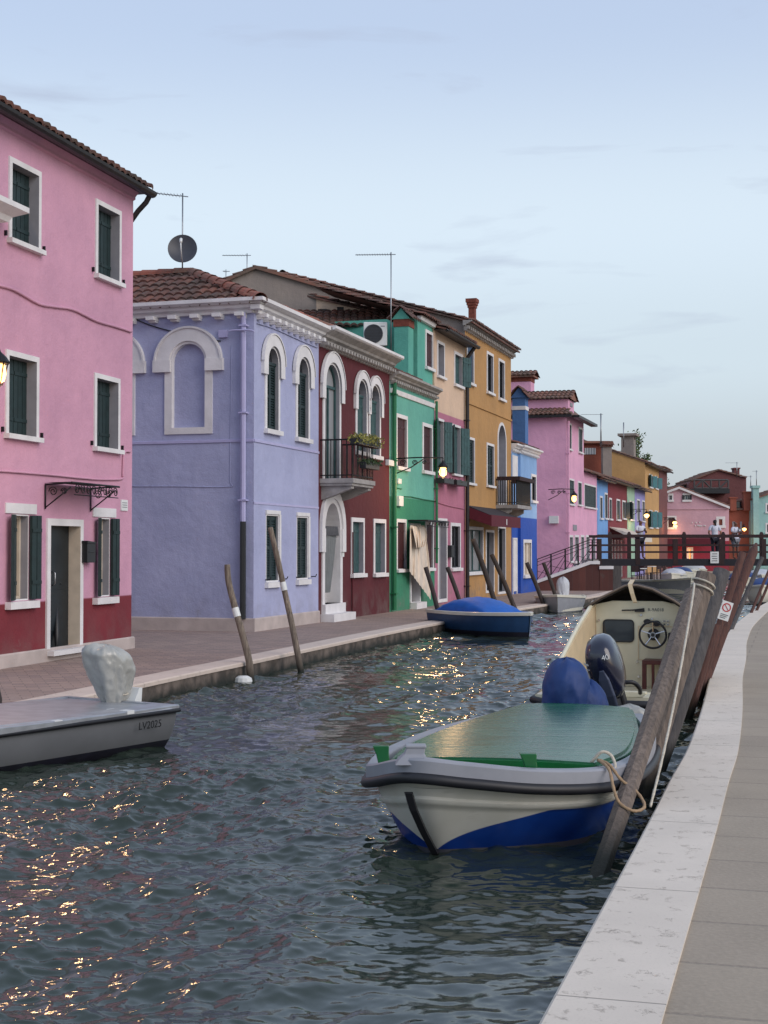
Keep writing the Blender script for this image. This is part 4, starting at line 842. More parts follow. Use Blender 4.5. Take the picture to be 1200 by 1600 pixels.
dw = [W_.rect(801, 806.5, 843, 930)]; x0, x1, z0, z1 = dw[0]; mb = MB(); mb.box(x0, x1, -.02, -.004, .1, z1); mb.box(x0 - .06, x0, -.04, 0, .0, z1 + .06); mb.box(x1, x1 + .06, -.04, 0, 0, z1 + .06); mb.box(x0, x1, -.04, 0, z1, z1 + .06); build('door', mb, 'white_stone', H.root, W_.Mx)
x0, x1, z0, z1 = W_.rect(800, 808, 712, 748); mb = MB(); mb.box(x0, x1, -.03, 0, z0, z1); build('blind_window', mb, 'white_stone', H.root, W_.Mx)
mb = MB(); roof_tiles(mb, (0, -.15, ZE + .08), (1, 0, 0), (0, 1, .28), jx + xr + .1, 3.5); mb.poly([(0, -.15, ZE + .07), (jx + xr, -.15, ZE + .07), (jx + xr, 3.4, ZE + 1.05), (0, 3.4, ZE + 1.05)]); mb.poly([(jx - .1, -J - .12, ZE + .06), (jx + xr, -J - .12, ZE + .06), (jx + xr, 0, ZE + .15), (jx - .1, 0, ZE + .15)]); build('roof', mb, 'roof_tile', H.root, W_.Mx)
yc = FP(815).y + .2; cz1 = atY(815, 621, yc).z; cxl = W_.hit(812, 650, -.2)[0]
cw = .52; bx0 = W_.hit(821, 650, .1)[0]
chimney(H.root, W_.Mx @ Matrix.Translation(Vector((bx0 + .28, .15, 0))) @ RC, 0, 0, ZE, cz1, .48, .56, 'chimney_blue_paint', 'gable', band=[(atY(815, 640, yc).z, atY(815, 634, yc).z, .02)], rise=.42)
# ================================================================ 8 tall far pink house
c8 = FP(885); H = House('far_pink_house', 'tall pale pink house with a tiled roof and dormer beside the bridge ramp', c8, FP(933)); W_ = H.w; ZE = W_.hit(898, 654)[1]
s8 = Wall(H.root, c8 - SD * 7, SD, 7)
for (l, r, t, b) in ((886.8, 892.6, 661, 704), (903.5, 909.7, 668, 709), (888, 896.8, 748, 790), (902.5, 908.5, 752, 791), (912.5, 931, 757, 795)): W_.win(l, r, t, b, 'shut', fw=.08, depth=.08, style='board')
for i, (l, r) in enumerate(((889, 895), (897.5, 904), (907, 912.5), (915, 921), (924, 930))): W_.win(l, r, 836, 880, 'grey', fw=.10, depth=.2)
xt = W_.hit(912, 700)[0]; zl = W_.hit(922, 740)[1]
mb = MB(); W_.front(mb, [(0, 0), (H.L, 0), (H.L, zl), (xt, zl), (xt, ZE), (0, ZE)]); mb.poly([(xt, 0, zl - .5), (xt, 7, zl - .5), (xt, 7, ZE), (xt, 0, ZE)]); mb.keep = True; build('wall', mb, 'far_pink_paint', H.root, W_.Mx)
mb = MB(); mb.poly([(0, 0, 0), (7, 0, 0), (7, 0, ZE), (0, 0, ZE)]); mb.keep = True; build('side_wall', mb, 'far_pink_paint', H.root, s8.Mx)
mb = MB(); hx = xt / 2; zr = ZE + 1.5; ov = .3; ap = 2.4
Vs = Vector((0, xt, zr - ZE)); roof_tiles(mb, (0, -ov, ZE - .05), (1, 0, 0), Vs, 7 + ov, Vs.length, mask=lambda u, v: u < 7.35 - v / Vs.length * 1.5); mb.rv = .5
mb.poly([(0, -ov, ZE - .06), (7 + ov, -ov, ZE - .06), (5.5, xt, zr), (0, xt, zr)]); mb.poly([(7 + ov, -ov, ZE - .06), (7 + ov, xt + ov, ZE - .06), (5.5, xt, zr)]); mb.rv = 0
build('roof', mb, 'roof_tile_pale', H.root, s8.Mx)
mb = MB(); mb.sweep([(0, 0), (7.3, 0)], [(.25, ZE - .16), (.38, ZE - .16), (.38, ZE - .05), (.25, ZE - .05)]); mb.sweep([(7.28, 0), (7.3, xt + .3)], [(.0, ZE - .16), (.3, ZE - .16), (.3, ZE - .05), (.0, ZE - .05)]); build('gutter', mb, 'gutter', H.root, s8.Mx)
# dormer
Yd = c8.y + 1.2; d0 = atY(860, 640, Yd); d1 = atY(891, 640, Yd); dzt = atY(890, 625, Yd).z; ls = s8.Mx.inverted() @ Vector((d0.x, Yd, 0)); le = s8.Mx.inverted() @ Vector((d1.x, Yd, 0))
mb = MB(); mb.box(ls.x - 2, le.x, .7, 2.2, ZE, dzt); dm = build('dormer', mb, 'far_pink_paint', H.root, s8.Mx)
mb = MB(); roof_tiles(mb, (ls.x - 2.1, .5, dzt - .02), (1, 0, 0), (0, 1, .42), le.x - ls.x + 2.3, 1.1); roof_tiles(mb, (le.x + .2, 2.4, dzt - .02), (-1, 0, 0), (0, -1, .42), le.x - ls.x + 2.3, 1.1)
mb.poly([(le.x + .12, .55, dzt), (le.x + .12, 2.35, dzt), (le.x + .12, 1.45, dzt + .38)]); build('dormer_roof', mb, 'roof_tile_pale', dm, s8.Mx)
mb = MB(); mb.box(le.x, le.x + .03, 1.15, 1.75, ZE + .45, dzt - .12); build('dormer_window', mb, 'reveal_grey', dm, s8.Mx)
yc = 64; P_ = s8.Mx.inverted() @ Vector((atY(815, 600, yc).x, yc, 0))
c_ = MB(); zt_ = atY(815, 598, yc).z; c_.box(P_.x - .5, P_.x + .5, P_.y - .4, P_.y + .4, ZE - 1, zt_); ch = build('chimney', c_, 'far_pink_paint', H.root, s8.Mx)
c_ = MB(); c_.box(P_.x - .52, P_.x + .52, P_.y - .42, P_.y + .42, zt_, atY(815, 597, yc).z + .18); build('chimney_brick', c_, 'brick_red', ch, s8.Mx)
c_ = MB(); z9 = zt_ + .24; roof_tiles(c_, (P_.x - .72, P_.y - .62, z9), (1, 0, 0), (0, 1, .35), 1.44, .7); roof_tiles(c_, (P_.x + .72, P_.y + .62, z9), (-1, 0, 0), (0, -1, .35), 1.44, .7); c_.box(P_.x - .66, P_.x + .66, P_.y - .6, P_.y + .6, z9 - .05, z9 + .02); build('chimney_cap', c_, 'roof_tile_pale', ch, s8.Mx)
pipe(W_, [(.05, -.1, ZE - .3), (.05, -.08, .2)], .05, 'far_pink_paint'); xj, zj = s8.hit(866, 812); mb = MB(); mb.box(xj - .2, xj + .2, -.15, 0, zj - .16, zj + .16); build('junction_box', mb, 'white_plastic', H.root, s8.Mx)
x0, x1, z0, z1 = W_.rect(895, 900.5, 820, 829); mb = MB(); mb.box(x0, x1, -.03, 0, z0, z1); mb2 = build('wall_plaque', mb, 'reveal_grey', H.root, W_.Mx)
mb = MB(); roof_tiles(mb, (xt, -.25, zl - .05), (1, 0, 0), (0, 1, .35), H.L - xt + .1, 3); mb.poly([(xt, -.25, zl - .06), (H.L, -.25, zl - .06), (H.L, 3, zl + .9), (xt, 3, zl + .9)]); build('lower_roof', mb, 'roof_tile_pale', H.root, W_.Mx)
# ================================================================ the far row
def rowhouse(name, label, a, b, mat, ye, wins, roof=True, fillm='shutter_green', depth=7, rise=1.2, shell_ze=None):
    H = House(name, label, FP(a), FP(b)); ze = H.w.hit((a + b) / 2, ye)[1]
    for wv in wins: H.w.win(*wv[:4], 'shut' if len(wv) < 5 else wv[4], fw=.09, depth=.09, style='board', shm=fillm, open_=wv[5] if len(wv) > 5 else (0, 0))
    H.shell(mat, depth, ze, gables=ze + rise)
    H.gable_roof(depth, ze, ze + rise, over=.35, mat='roof_tile_pale'); H.gutter(ze - .13, over=.38); return H, ze
rowhouse('sky_blue_house', 'narrow bright sky blue house next to the tall pale pink one', 933.5, 950, 'sky_blue_paint', 748, [(937, 941, 775, 812), (944.5, 949, 770, 812)])
rowhouse('maroon_house', 'low dark maroon house with green shutters beyond the sky blue one', 950.3, 980, 'maroon_paint', 752, [(951.5, 955.5, 778, 813), (963, 968.5, 780, 814), (972, 977, 782, 812, 'shut', (0, 15))])
rowhouse('sage_house', 'slim sage green house behind the seated rail post, shutters open', 980.3, 992, 'sage_paint', 757, [(983, 990, 783, 814, 'shut', (15, 0))])
rowhouse('violet_house', 'violet house with pale curtains before the tall honey coloured one', 992.3, 1008, 'violet_paint', 763, [(995, 999.5, 780, 815, 'curtain'), (1003, 1007, 782, 816, 'curtain')])
H, ze = rowhouse('honey_house', 'tall honey yellow house with aqua shutters at the end of the row', 1008.4, 1030, 'honey_haze_paint', 727, [(1014, 1019, 741, 763, 'shut', (14, 14)), (1023, 1027.5, 744, 765, 'shut', (14, 14)), (1014, 1019, 797, 826, 'shut', (14, 14)), (1023, 1027.5, 798, 826, 'shut', (14, 14))], fillm='shutter_aqua_haze', depth=9, rise=1.6)
P_ = H.Mx.inverted() @ Vector((atY(982, 700, 92).x, 92, 0)); c_ = MB(); z1_ = atY(982, 688, 92).z; c_.box(P_.x - .55, P_.x + .55, P_.y - .4, P_.y + .4, ze - .5, z1_); c_.box(P_.x - .75, P_.x + .75, P_.y - .6, P_.y + .6, z1_ + .25, z1_ + .4); c_.box(P_.x - .5, P_.x - .3, P_.y - .4, P_.y + .4, z1_, z1_ + .26); c_.box(P_.x + .3, P_.x + .5, P_.y - .4, P_.y + .4, z1_, z1_ + .26); build('chimney', c_, 'grey_render', H.root, H.Mx)
H, ze2 = rowhouse('crimson_house', 'tall narrow dark crimson house closing the row beside the pink gable', 1030.3, 1043, 'brown_haze_paint', 733, [], rise=.6)
# small house behind with glazed front and chimney
a_ = atY(905, 733, 78); b_ = atY(946, 733, 78); H = House('attic_house', 'orange brick attic with a small panelled window, behind the pale pink house', (a_.x, 78), (b_.x, 78)); zt_ = atY(925, 693, 78).z
mb = MB(); mb.box(0, H.L, 0, 4, 0, zt_); build('wall', mb, 'orange_haze_paint', H.root, H.Mx); mb = MB(); mb.box(-.2, H.L + .2, -.3, 4.2, zt_, zt_ + .12); build('roof', mb, 'roof_tile_pale', H.root, H.Mx)
w0 = atY(914, 710, 78); w1 = atY(930, 700, 78); mb = MB(); mb.box(w0.x - a_.x, w1.x - a_.x, -.03, 0, w0.z, w1.z); wn = build('window', mb, 'pale_glass', H.root, H.Mx); mb = MB()
for i in range(5): x = w0.x - a_.x + (w1.x - w0.x) * i / 4; mb.box(x - .02, x + .02, -.05, -.02, w0.z, w1.z)
build('sash', mb, 'white_stone', wn, H.Mx)
P_ = atY(948, 700, 77); c_ = MB(); z1_ = atY(948, 697, 77).z; x_ = P_.x - a_.x; c_.box(x_ - .24, x_ + .24, -1.2, -.6, 4, z1_); ch = build('chimney', c_, 'grey_render', H.root, H.Mx); c_ = MB(); roof_tiles(c_, (x_ - .36, -1.35, z1_ + .0), (1, 0, 0), (0, 1, .5), .72, .5); c_.box(x_ - .3, x_ + .3, -1.3, -.5, z1_ - .05, z1_ + .25); build('chimney_cap', c_, 'roof_tile', ch, H.Mx)
for px_, yt, yb_, Y, bm, lab in ((939, 646, 694, 78, 1.1, 'aerial with a long boom above the orange attic'), (974.5, 660, 695, 90, 0, 'bare mast beside the grey chimney of the honey house')):
    aerial('roof_aerial', lab, Vector((atY(px_, yb_, Y).x, Y, atY(px_, yb_, Y).z)), atY(px_, yt, Y).z, bm, 6, (-1, 0, 0), r=.04)
# ================================================================ houses closing the view
YE = 104
def endhouse(name, label, l, r, pts, mat, Y=YE, depth=5):
    a = atY(l, 858, Y); b = atY(r, 858, Y); H = House(name, label, (a.x, Y), (b.x, Y)); H.X0 = a.x; H.Y = Y
    H.pp = [(0, 0), (H.L, 0)] + [(atY(p[0], p[1], Y).x - a.x, atY(p[0], p[1], Y).z) for p in pts]; H.mat = mat; H.dp = depth; return H
def endshell(H, roofmat='roof_tile_pale', trim=None):
    mb = MB(); H.w.front(mb, H.pp); n = len(H.pp)
    for i in range(n): 
        a = H.pp[i]; b = H.pp[(i + 1) % n]
        if i != 0: mb.poly([(a[0], 0, a[1]), (b[0], 0, b[1]), (b[0], H.dp, b[1]), (a[0], H.dp, a[1])])
    mb.keep = True; build('wall', mb, H.mat, H.root, H.Mx)
    mb = MB()
    for a, b in zip(H.pp[2:-1], H.pp[3:]):
        d = Vector((b[0] - a[0], 0, b[1] - a[1]))
        if abs(d.x) < .3: continue
        lo, hi = (a, b) if a[1] <= b[1] else (b, a); V = Vector((hi[0] - lo[0], 0, hi[1] - lo[1])); s_ = 1 if V.x > 0 else -1
        roof_tiles(mb, (lo[0], -.2 if s_ > 0 else H.dp, lo[1] + .05), (0, s_, 0), V, H.dp + .2, V.length, pitch=.25, row=.4); mb.rv = .4
        mb.loft([[(lo[0], y_, lo[1] + .01), (hi[0], y_, hi[1] + .01), (hi[0], y_, hi[1] + .08), (lo[0], y_, lo[1] + .08)] for y_ in (-.2, H.dp)]); mb.rv = 0
    build('roof', mb, roofmat, H.root, H.Mx)
    if trim:
        mb = MB()
        for a, b in zip(H.pp[2:-1], H.pp[3:]): mb.loft([[(a[0], y_, a[1] - .14), (b[0], y_, b[1] - .14), (b[0], y_, b[1] + .02), (a[0], y_, a[1] + .02)] for y_ in (-.24, -.02)])
        build('verge_board', mb, trim, H.root, H.Mx)
H = endhouse('pink_gable_house', 'wide pink house with a low white-edged gable behind the bridge', 1030, 1139, [(1139, 792), (1060, 761), (1030, 772)], 'end_pink_haze_paint')
for l, r, t, b, o_ in ((1044, 1052, 771, 784, (0, 0)), (1066.5, 1080, 770.5, 784, (0, 0))): H.w.win(l, r, t, b, 'pale', fw=.15, depth=.15, open_=(6, 6), shm='door_dark')
H.w.win(1119, 1133, 807, 825, 'shut', fw=.2, depth=.15, shm='orange_haze_paint'); H.w.win(1041, 1057, 806, 827, 'shut', fw=.15, depth=.15, shm='shutter_brown'); H.w.win(1073, 1083, 855, 884, 'lit', fw=.15, depth=.3, name='doorway', sill=False)
endshell(H, trim='white_stone'); zb_ = atY(1080, 795, YE).z; mb = MB(); mb.box(0, H.L, -.06, 0, zb_ - .05, zb_ + .05); build('string_course', mb, 'end_pink_haze_paint', H.root, H.Mx)
mb = MB()
for py_, xs_ in ((816.5, (1081, 1083.5)), (816.5, (1087, 1104)), (821.5, (1086, 1105))):
    a, b = atY(xs_[0], py_, YE - .06), atY(xs_[1], py_, YE - .06); n_ = max(1, int((b.x - a.x) / .09))
    for i in range(n_):
        if random.random() < .85: x = a.x - H.X0 + i * .09; mb.box(x, x + .06, -.05, 0, a.z - random.uniform(.03, .05), a.z + random.uniform(.03, .06))
build('faint_lettering', mb, 'white_plastic', H.root, H.Mx)
a, b = atY(1041, 853, YE - 1.2), atY(1111, 842, YE - 1.2); mb = MB(); mb.loft([[(a.x - H.X0, 0, b.z + .3), (a.x - H.X0, -1.2, b.z), (a.x - H.X0, -1.2, a.z), (a.x - H.X0, -1.17, a.z)], [(b.x - H.X0, 0, b.z + .3), (b.x - H.X0, -1.2, b.z), (b.x - H.X0, -1.2, a.z), (b.x - H.X0, -1.17, a.z)]]); build('awning', mb, 'awning_red', H.root, H.Mx)
H = endhouse('brown_gable_house', 'big dark reddish-brown gabled house rising behind the pink gable', 1076, 1166, [(1166, 747), (1122, 735), (1080, 752), (1076, 756)], 'brown_haze_paint', 112, 6); endshell(H)
X0 = H.X0; mb = MB(); Z_ = lambda py: atY(1100, py, 111).z; XX = lambda px: atY(px, 800, 111).x - X0
for xa, ya, xb, yb_ in ((1085, 750, 1138, 750), (1085, 763, 1138, 763), (1085, 750, 1085, 763), (1098, 750, 1098, 763), (1111, 750, 1111, 763), (1124, 750, 1124, 763), (1138, 750, 1138, 763), (1085, 763, 1098, 750), (1098, 750, 1111, 763), (1124, 763, 1138, 750)): mb.tube([(XX(xa), -1, Z_(ya)), (XX(xb), -1, Z_(yb_))], .07, 5)
build('timber_balustrade', mb, 'post_grey', H.root, H.Mx); mb = MB(); mb.box(XX(1080), XX(1139), -1.3, 0, Z_(771), Z_(764)); build('terrace_slab', mb, 'dark_plastic', H.root, H.Mx)
c_ = MB(); c_.box(XX(1155), XX(1163.5), .5, 1.3, 5, Z_(731)); c_.box(XX(1154), XX(1164.5), .4, 1.4, Z_(731), Z_(729)); build('chimney', c_, 'brown_haze_paint', H.root, H.Mx)
H = endhouse('dark_roofed_house', 'low house with a dark sloping roof left of the big brown gable', 1052, 1096, [(1096, 762), (1076, 757), (1052, 762)], 'door_dark', 113, 5); endshell(H, 'roof_tile')
H = endhouse('orange_house', 'orange-red house with twin chimneys between the pink gable and the mint one', 1139.3, 1173, [(1173, 797), (1139.3, 797)], 'orange_haze_paint', 105, 5)

endshell(H); X0 = H.X0; XX = lambda px: atY(px, 800, 105).x - X0; Z_ = lambda py: atY(1150, py, 105).z
mb = MB(); mb.box(0, H.L, .3, 4, Z_(797), Z_(783)); build('set_back_storey', mb, 'orange_haze_paint', H.root, H.Mx); mb = MB(); mb.box(XX(1152), XX(1160), .26, .3, Z_(793), Z_(783.5)); build('window', mb, 'dark_glass', H.root, H.Mx)
for l, r, t in ((1139.5, 1149, 779), (1160.5, 1172, 770)):
    c_ = MB(); c_.box(XX(l), XX(r), -.35, .25, Z_(798), Z_(t)); c_.box(XX(l) - .08, XX(r) + .08, -.42, .32, Z_(t), Z_(t - 2)); build('chimney', c_, 'orange_haze_paint', H.root, H.Mx)
for l, r in ((1144, 1148), (1156, 1159), (1169.5, 1172.5)):
    mb = MB(); mb.box(XX(l), XX(r), -.04, 0, Z_(838), Z_(815)); build('window', mb, 'reveal_grey', H.root, H.Mx)
H = endhouse('mint_house', 'pale mint green house with a mint chimney behind the bridge rail', 1173.3, 1240, [(1240, 760), (1173.3, 782)], 'mint_haze_paint', 104.5, 5)
for l, r, t, b in ((1196, 1203, 786, 802), (1196, 1203, 817, 834)): H.w.win(l, r, t, b, 'shut', fw=.12)
endshell(H); X0 = H.X0; XX = lambda px: atY(px, 800, 104.5).x - X0; Z_ = lambda py: atY(1150, py, 104.5).z
c_ = MB(); c_.box(XX(1175), XX(1184), -.4, .2, 0, Z_(763)); c_.box(XX(1173.5), XX(1185.5), -.5, .3, Z_(763), Z_(759)); build('chimney', c_, 'mint_haze_paint', H.root, H.Mx)
for px_, yt, yb_, Y, bm, lab in ((1151.5, 722, 742, 111, .9, 'thin aerial beside the brown chimney'), (1173, 743, 760, 106, .8, 'faint aerial between the orange and mint chimneys'), (1182, 735, 759, 106, .3, 'aerial standing over the mint chimney')):
    aerial('roof_aerial', lab, Vector((atY(px_, yb_, Y).x, Y, atY(px_, yb_, Y).z)), atY(px_, yt, Y).z, bm, 4, (-1, 0, 0), r=.03)
# ================================================================ ground, quays, water
WZ = -.24
LE = [(-8.8, -6), (-6.3, 4), (-2.85, 17), (-1.98, 20.1), (-1.12, 23.2), (-.05, 27), (1.2, 31), (3.55, 38), (4.62, 41), (7.7, 50), (9.2, 55), (10.9, 60), (14.2, 70), (18.3, 85), (21.6, 96.5)]
RE = [(-2.62, -6), (.507, 4.81), (1.45, 8.07), (1.98, 9.94), (2.46, 11.6), (3.22, 14.5), (4.05, 17.8), (4.93, 21.1), (6.1, 25.6), (7.9, 31.8), (11.7, 43.5), (17, 58), (24, 76), (30.5, 96.5)]
def brickmat(name, a, b_, mort, sx, sy, rot, rough=.85, off=.5, var=1, bmp=.006):
    m, n, L, b = nmat(name); t = n.new('ShaderNodeTexCoord'); mp_ = n.new('ShaderNodeMapping'); mp_.inputs['Rotation'].default_value = (0, 0, rot); L.new(t.outputs['Object'], mp_.inputs[0])
    nz = n.new('ShaderNodeTexNoise'); nz.inputs['Scale'].default_value = 3; L.new(mp_.outputs[0], nz.inputs['Vector'])
    ws = n.new('ShaderNodeMix'); ws.data_type = 'VECTOR'; ws.inputs[0].default_value = .02; L.new(mp_.outputs[0], ws.inputs[4]); L.new(nz.outputs['Color'], ws.inputs[5])
    br = n.new('ShaderNodeTexBrick'); L.new(ws.outputs[1], br.inputs['Vector']); br.inputs['Scale'].default_value = 1; br.inputs['Brick Width'].default_value = sx; br.inputs['Row Height'].default_value = sy
    br.inputs['Mortar Size'].default_value = .012 if sx > .4 else .006; br.inputs['Color1'].default_value = (*a, 1); br.inputs['Color2'].default_value = (*b_, 1); br.inputs['Mortar'].default_value = (*mort, 1); br.inputs['Bias'].default_value = 0; br.offset = off; br.inputs['Mortar Smooth'].default_value = .3
    n1 = tex(n, L, 'ShaderNodeTexNoise', 1.1, detail=7, rough=.65); c = mixc(n, L, mrange(n, L, n1.outputs['Fac'], .35, .65, .0, .45), br.outputs['Color'], tuple(x * .6 for x in a))
    n2 = tex(n, L, 'ShaderNodeTexNoise', 45, detail=4); c = mixc(n, L, mrange(n, L, n2.outputs['Fac'], .4, .7, 0, .35), c, tuple(min(1, x * 1.35) for x in b_)); L.new(c, b.inputs['Base Color']); b.inputs['Roughness'].default_value = rough
    ad = n.new('ShaderNodeMath'); ad.operation = 'SUBTRACT'; L.new(n2.outputs['Fac'], ad.inputs[0]); L.new(br.outputs['Fac'], ad.inputs[1]); bump(n, L, b, ad.outputs[0], bmp, .7); return m
brickmat('left_paving', C(166, 144, 132), C(132, 116, 112), C(104, 92, 88), .26, .13, radians(-18))
brickmat('right_paving', C(164, 151, 134), C(155, 142, 127), C(138, 127, 115), 1.3, .62, radians(16), rough=.9, bmp=.004)
brickmat('abutment_brick', C(98, 56, 50), C(74, 42, 40), C(84, 68, 64), .25, .07, 0)
def kerbmat(name, c, rot):
    m, n, L, b = nmat(name)
    t = tex(n, L, 'ShaderNodeTexNoise', 1.6, detail=7); cc = mixc(n, L, mrange(n, L, t.outputs['Fac'], .35, .65, 0, 1), tuple(x * .90 for x in c), c)
    v = tex(n, L, 'ShaderNodeTexVoronoi', 17); v.feature = 'DISTANCE_TO_EDGE'; nz = tex(n, L, 'ShaderNodeTexNoise', 5, detail=8, rough=.75)
    mixv = n.new('ShaderNodeMix'); mixv.data_type = 'VECTOR'; mixv.inputs[0].default_value = .55; t3 = n.new('ShaderNodeTexCoord'); L.new(t3.outputs['Object'], mixv.inputs[4]); L.new(nz.outputs['Color'], mixv.inputs[5]); L.new(mixv.outputs[1], v.inputs['Vector'])
    crack = mrange(n, L, v.outputs['Distance'], 0, .035, 1, 0); pn = tex(n, L, 'ShaderNodeTexNoise', 30, detail=6, rough=.6); pit = mrange(n, L, pn.outputs['Fac'], .64, .68, 0, 1)
    msk = tex(n, L, 'ShaderNodeTexNoise', 9, detail=5, rough=.7); mk = mrange(n, L, msk.outputs['Fac'], .56, .66, 0, .8)
    mu = n.new('ShaderNodeMath'); mu.operation = 'MAXIMUM'; L.new(crack, mu.inputs[0]); L.new(pit, mu.inputs[1]); m2 = n.new('ShaderNodeMath'); m2.operation = 'MULTIPLY'; L.new(mu.outputs[0], m2.inputs[0]); L.new(mk, m2.inputs[1])
    cc = mixc(n, L, m2.outputs[0], cc, tuple(x * .58 for x in c))
    fn_ = tex(n, L, 'ShaderNodeTexNoise', 120, detail=3); cc = mixc(n, L, mrange(n, L, fn_.outputs['Fac'], .55, .7, 0, .22), cc, tuple(x * .6 for x in c))
    # joints between the kerb blocks
    g = n.new('ShaderNodeTexCoord'); mp_ = n.new('ShaderNodeMapping'); mp_.inputs['Rotation'].default_value = (0, 0, rot); L.new(g.outputs['Object'], mp_.inputs[0]); sp = n.new('ShaderNodeSeparateXYZ'); L.new(mp_.outputs[0], sp.inputs[0])
    fr = n.new('ShaderNodeMath'); fr.operation = 'PINGPONG'; fr.inputs[1].default_value = .85; L.new(sp.outputs['Y'], fr.inputs[0]); j = mrange(n, L, fr.outputs[0], 0, .006, 1, 0); cc = mixc(n, L, j, cc, tuple(x * .45 for x in c))
    L.new(cc, b.inputs['Base Color']); b.inputs['Roughness'].default_value = .85
    sb = n.new('ShaderNodeMath'); sb.operation = 'MAXIMUM'; L.new(m2.outputs[0], sb.inputs[0]); L.new(j, sb.inputs[1]); iv = n.new('ShaderNodeMath'); iv.operation = 'SUBTRACT'; iv.inputs[0].default_value = 1; L.new(sb.outputs[0], iv.inputs[1]); bump(n, L, b, iv.outputs[0], .008, .9); return m
kerbmat('kerb_white', C(220, 208, 194), radians(16)); kerbmat('kerb_left', C(206, 190, 178), radians(18))
m, n, L, b = nmat('quay_wall'); t = tex(n, L, 'ShaderNodeTexNoise', 4, detail=6); g = n.new('ShaderNodeNewGeometry'); sp = n.new('ShaderNodeSeparateXYZ'); L.new(g.outputs['Position'], sp.inputs[0])
cc = mixc(n, L, mrange(n, L, t.outputs['Fac'], .4, .65, 0, 1), C(70, 62, 56), C(112, 100, 92)); ad = n.new('ShaderNodeMath'); ad.operation = 'MULTIPLY_ADD'; L.new(t.outputs['Fac'], ad.inputs[0]); ad.inputs[1].default_value = .12; L.new(sp.outputs['Z'], ad.inputs[2])
L.new(mixc(n, L, mrange(n, L, ad.outputs[0], -.17, -.04, 1, 0), cc, (.010, .014, .010)), b.inputs['Base Color']); b.inputs['Roughness'].default_value = .8; bump(n, L, b, t.outputs['Fac'], .03, .9)
def offs(path, o):
    P = [Vector(p) for p in path]; r = []
    for i in range(len(P)):
        d = (P[min(i + 1, len(P) - 1)] - P[max(i - 1, 0)]).normalized(); r.append(P[i] + Vector((d.y, -d.x)) * o)
    return r
LEs = crom(LE, 70); REs = crom([(p[0], p[1]) for p in RE], 90)
def quay(name, kname, edge, sgn, farx, mat, kmat, kw, wname):
    inn = offs(edge, sgn * (kw - .0)); und = offs(edge, sgn * .015)
    mb = MB(); far = [(p.x if False else farx, p.y) for p in edge]
    for i in range(len(edge) - 1): mb.poly([(inn[i].x, inn[i].y, 0), (inn[i + 1].x, inn[i + 1].y, 0), (farx, inn[i + 1].y, 0), (farx, inn[i].y, 0)])
    mb.keep = True; o = build(name, mb, mat, None, Matrix()); o['kind'] = 'structure'
    mb = MB(); mb.loft([[(a.x, a.y, -.045), (a.x, a.y, -.004), (a.x + (b_.x - a.x) * .04, a.y + (b_.y - a.y) * .04, .012), (b_.x, b_.y, .012), (b_.x, b_.y, -.045)] for a, b_ in zip(edge, inn)]); o = build(kname, mb, kmat, None, Matrix()); o['kind'] = 'structure'
    mb = MB(); mb.loft([[(a.x, a.y, -1.6), (a.x, a.y, -.03)] for a in und], closed=False); mb.keep = True; o = build(wname, mb, 'quay_wall', None, Matrix()); o['kind'] = 'structure'
quay('pavement', 'kerb', LEs, -1, -90, 'left_paving', 'kerb_left', .42, 'quay_wall'); quay('pavement', 'kerb', REs, 1, 110, 'right_paving', 'kerb_white', .40, 'quay_wall')
mb = MB(); mb.poly([(-400, 96.5, -.004), (400, 96.5, -.004), (400, 900, -.004), (-400, 900, -.004)]); mb.poly([(-400, -60, -.02), (-90, -60, -.02), (-90, 96.5, -.02), (-400, 96.5, -.02)]); mb.poly([(110, -60, -.02), (400, -60, -.02), (400, 96.5, -.02), (110, 96.5, -.02)]); mb.poly([(20, 96.5, -1.5), (32, 96.5, -1.5), (32, 96.5, 0), (20, 96.5, 0)])
mb.keep = True; o = build('ground', mb, 'right_paving', None, Matrix()); o['kind'] = 'structure'
mb = MB(); mb.box(-12, 34, -6, 97, -1.7, -1.6); o = build('canal_bed', mb, 'soil', None, Matrix()); o['kind'] = 'structure'
# choppy water: summed sharp-crested waves on real geometry
rng = np.random.RandomState(5)
NW = 150; lam = np.exp(rng.uniform(np.log(.055), np.log(1.5), NW)); th = rng.normal(radians(-62), 1.15, NW); kx = 2 * pi / lam * np.cos(th); ky = 2 * pi / lam * np.sin(th); ph = rng.uniform(0, 2 * pi, NW)
amp = .0052 * lam ** .92 * rng.uniform(.5, 1.4, NW) * np.where(lam > .7, .6, np.where(lam < .35, 1.15, 1.0))
lam = np.concatenate([lam, rng.uniform(1.6, 4.2, 8)]); th = np.concatenate([th, rng.uniform(0, 2 * pi, 8)]); amp = np.concatenate([amp, np.full(8, .0035) * rng.uniform(.6, 1.4, 8) * 1.6]); ph = np.concatenate([ph, rng.uniform(0, 2 * pi, 8)]); kx = 2 * pi / lam * np.cos(th); ky = 2 * pi / lam * np.sin(th); NW += 8
def wave(X, Y):
    Z = np.zeros_like(X); DX = np.zeros_like(X); DY = np.zeros_like(X)
    md = .78 + .45 * np.sin(.9 * X + .5 * Y + 1) * np.sin(.35 * Y - .6 * X) + .2 * np.sin(2.1 * X - 1.3 * Y)
    for i in range(NW):
        a = amp[i] * md; q = kx[i] * X + ky[i] * Y + ph[i]; Z += a * np.sin(q); c = a * np.cos(q) * .85; k = sqrt(kx[i] ** 2 + ky[i] ** 2); DX += c * kx[i] / k; DY += c * ky[i] / k
    return X + DX, Y + DY, Z + WZ
VV = []; FF = []; base = 0
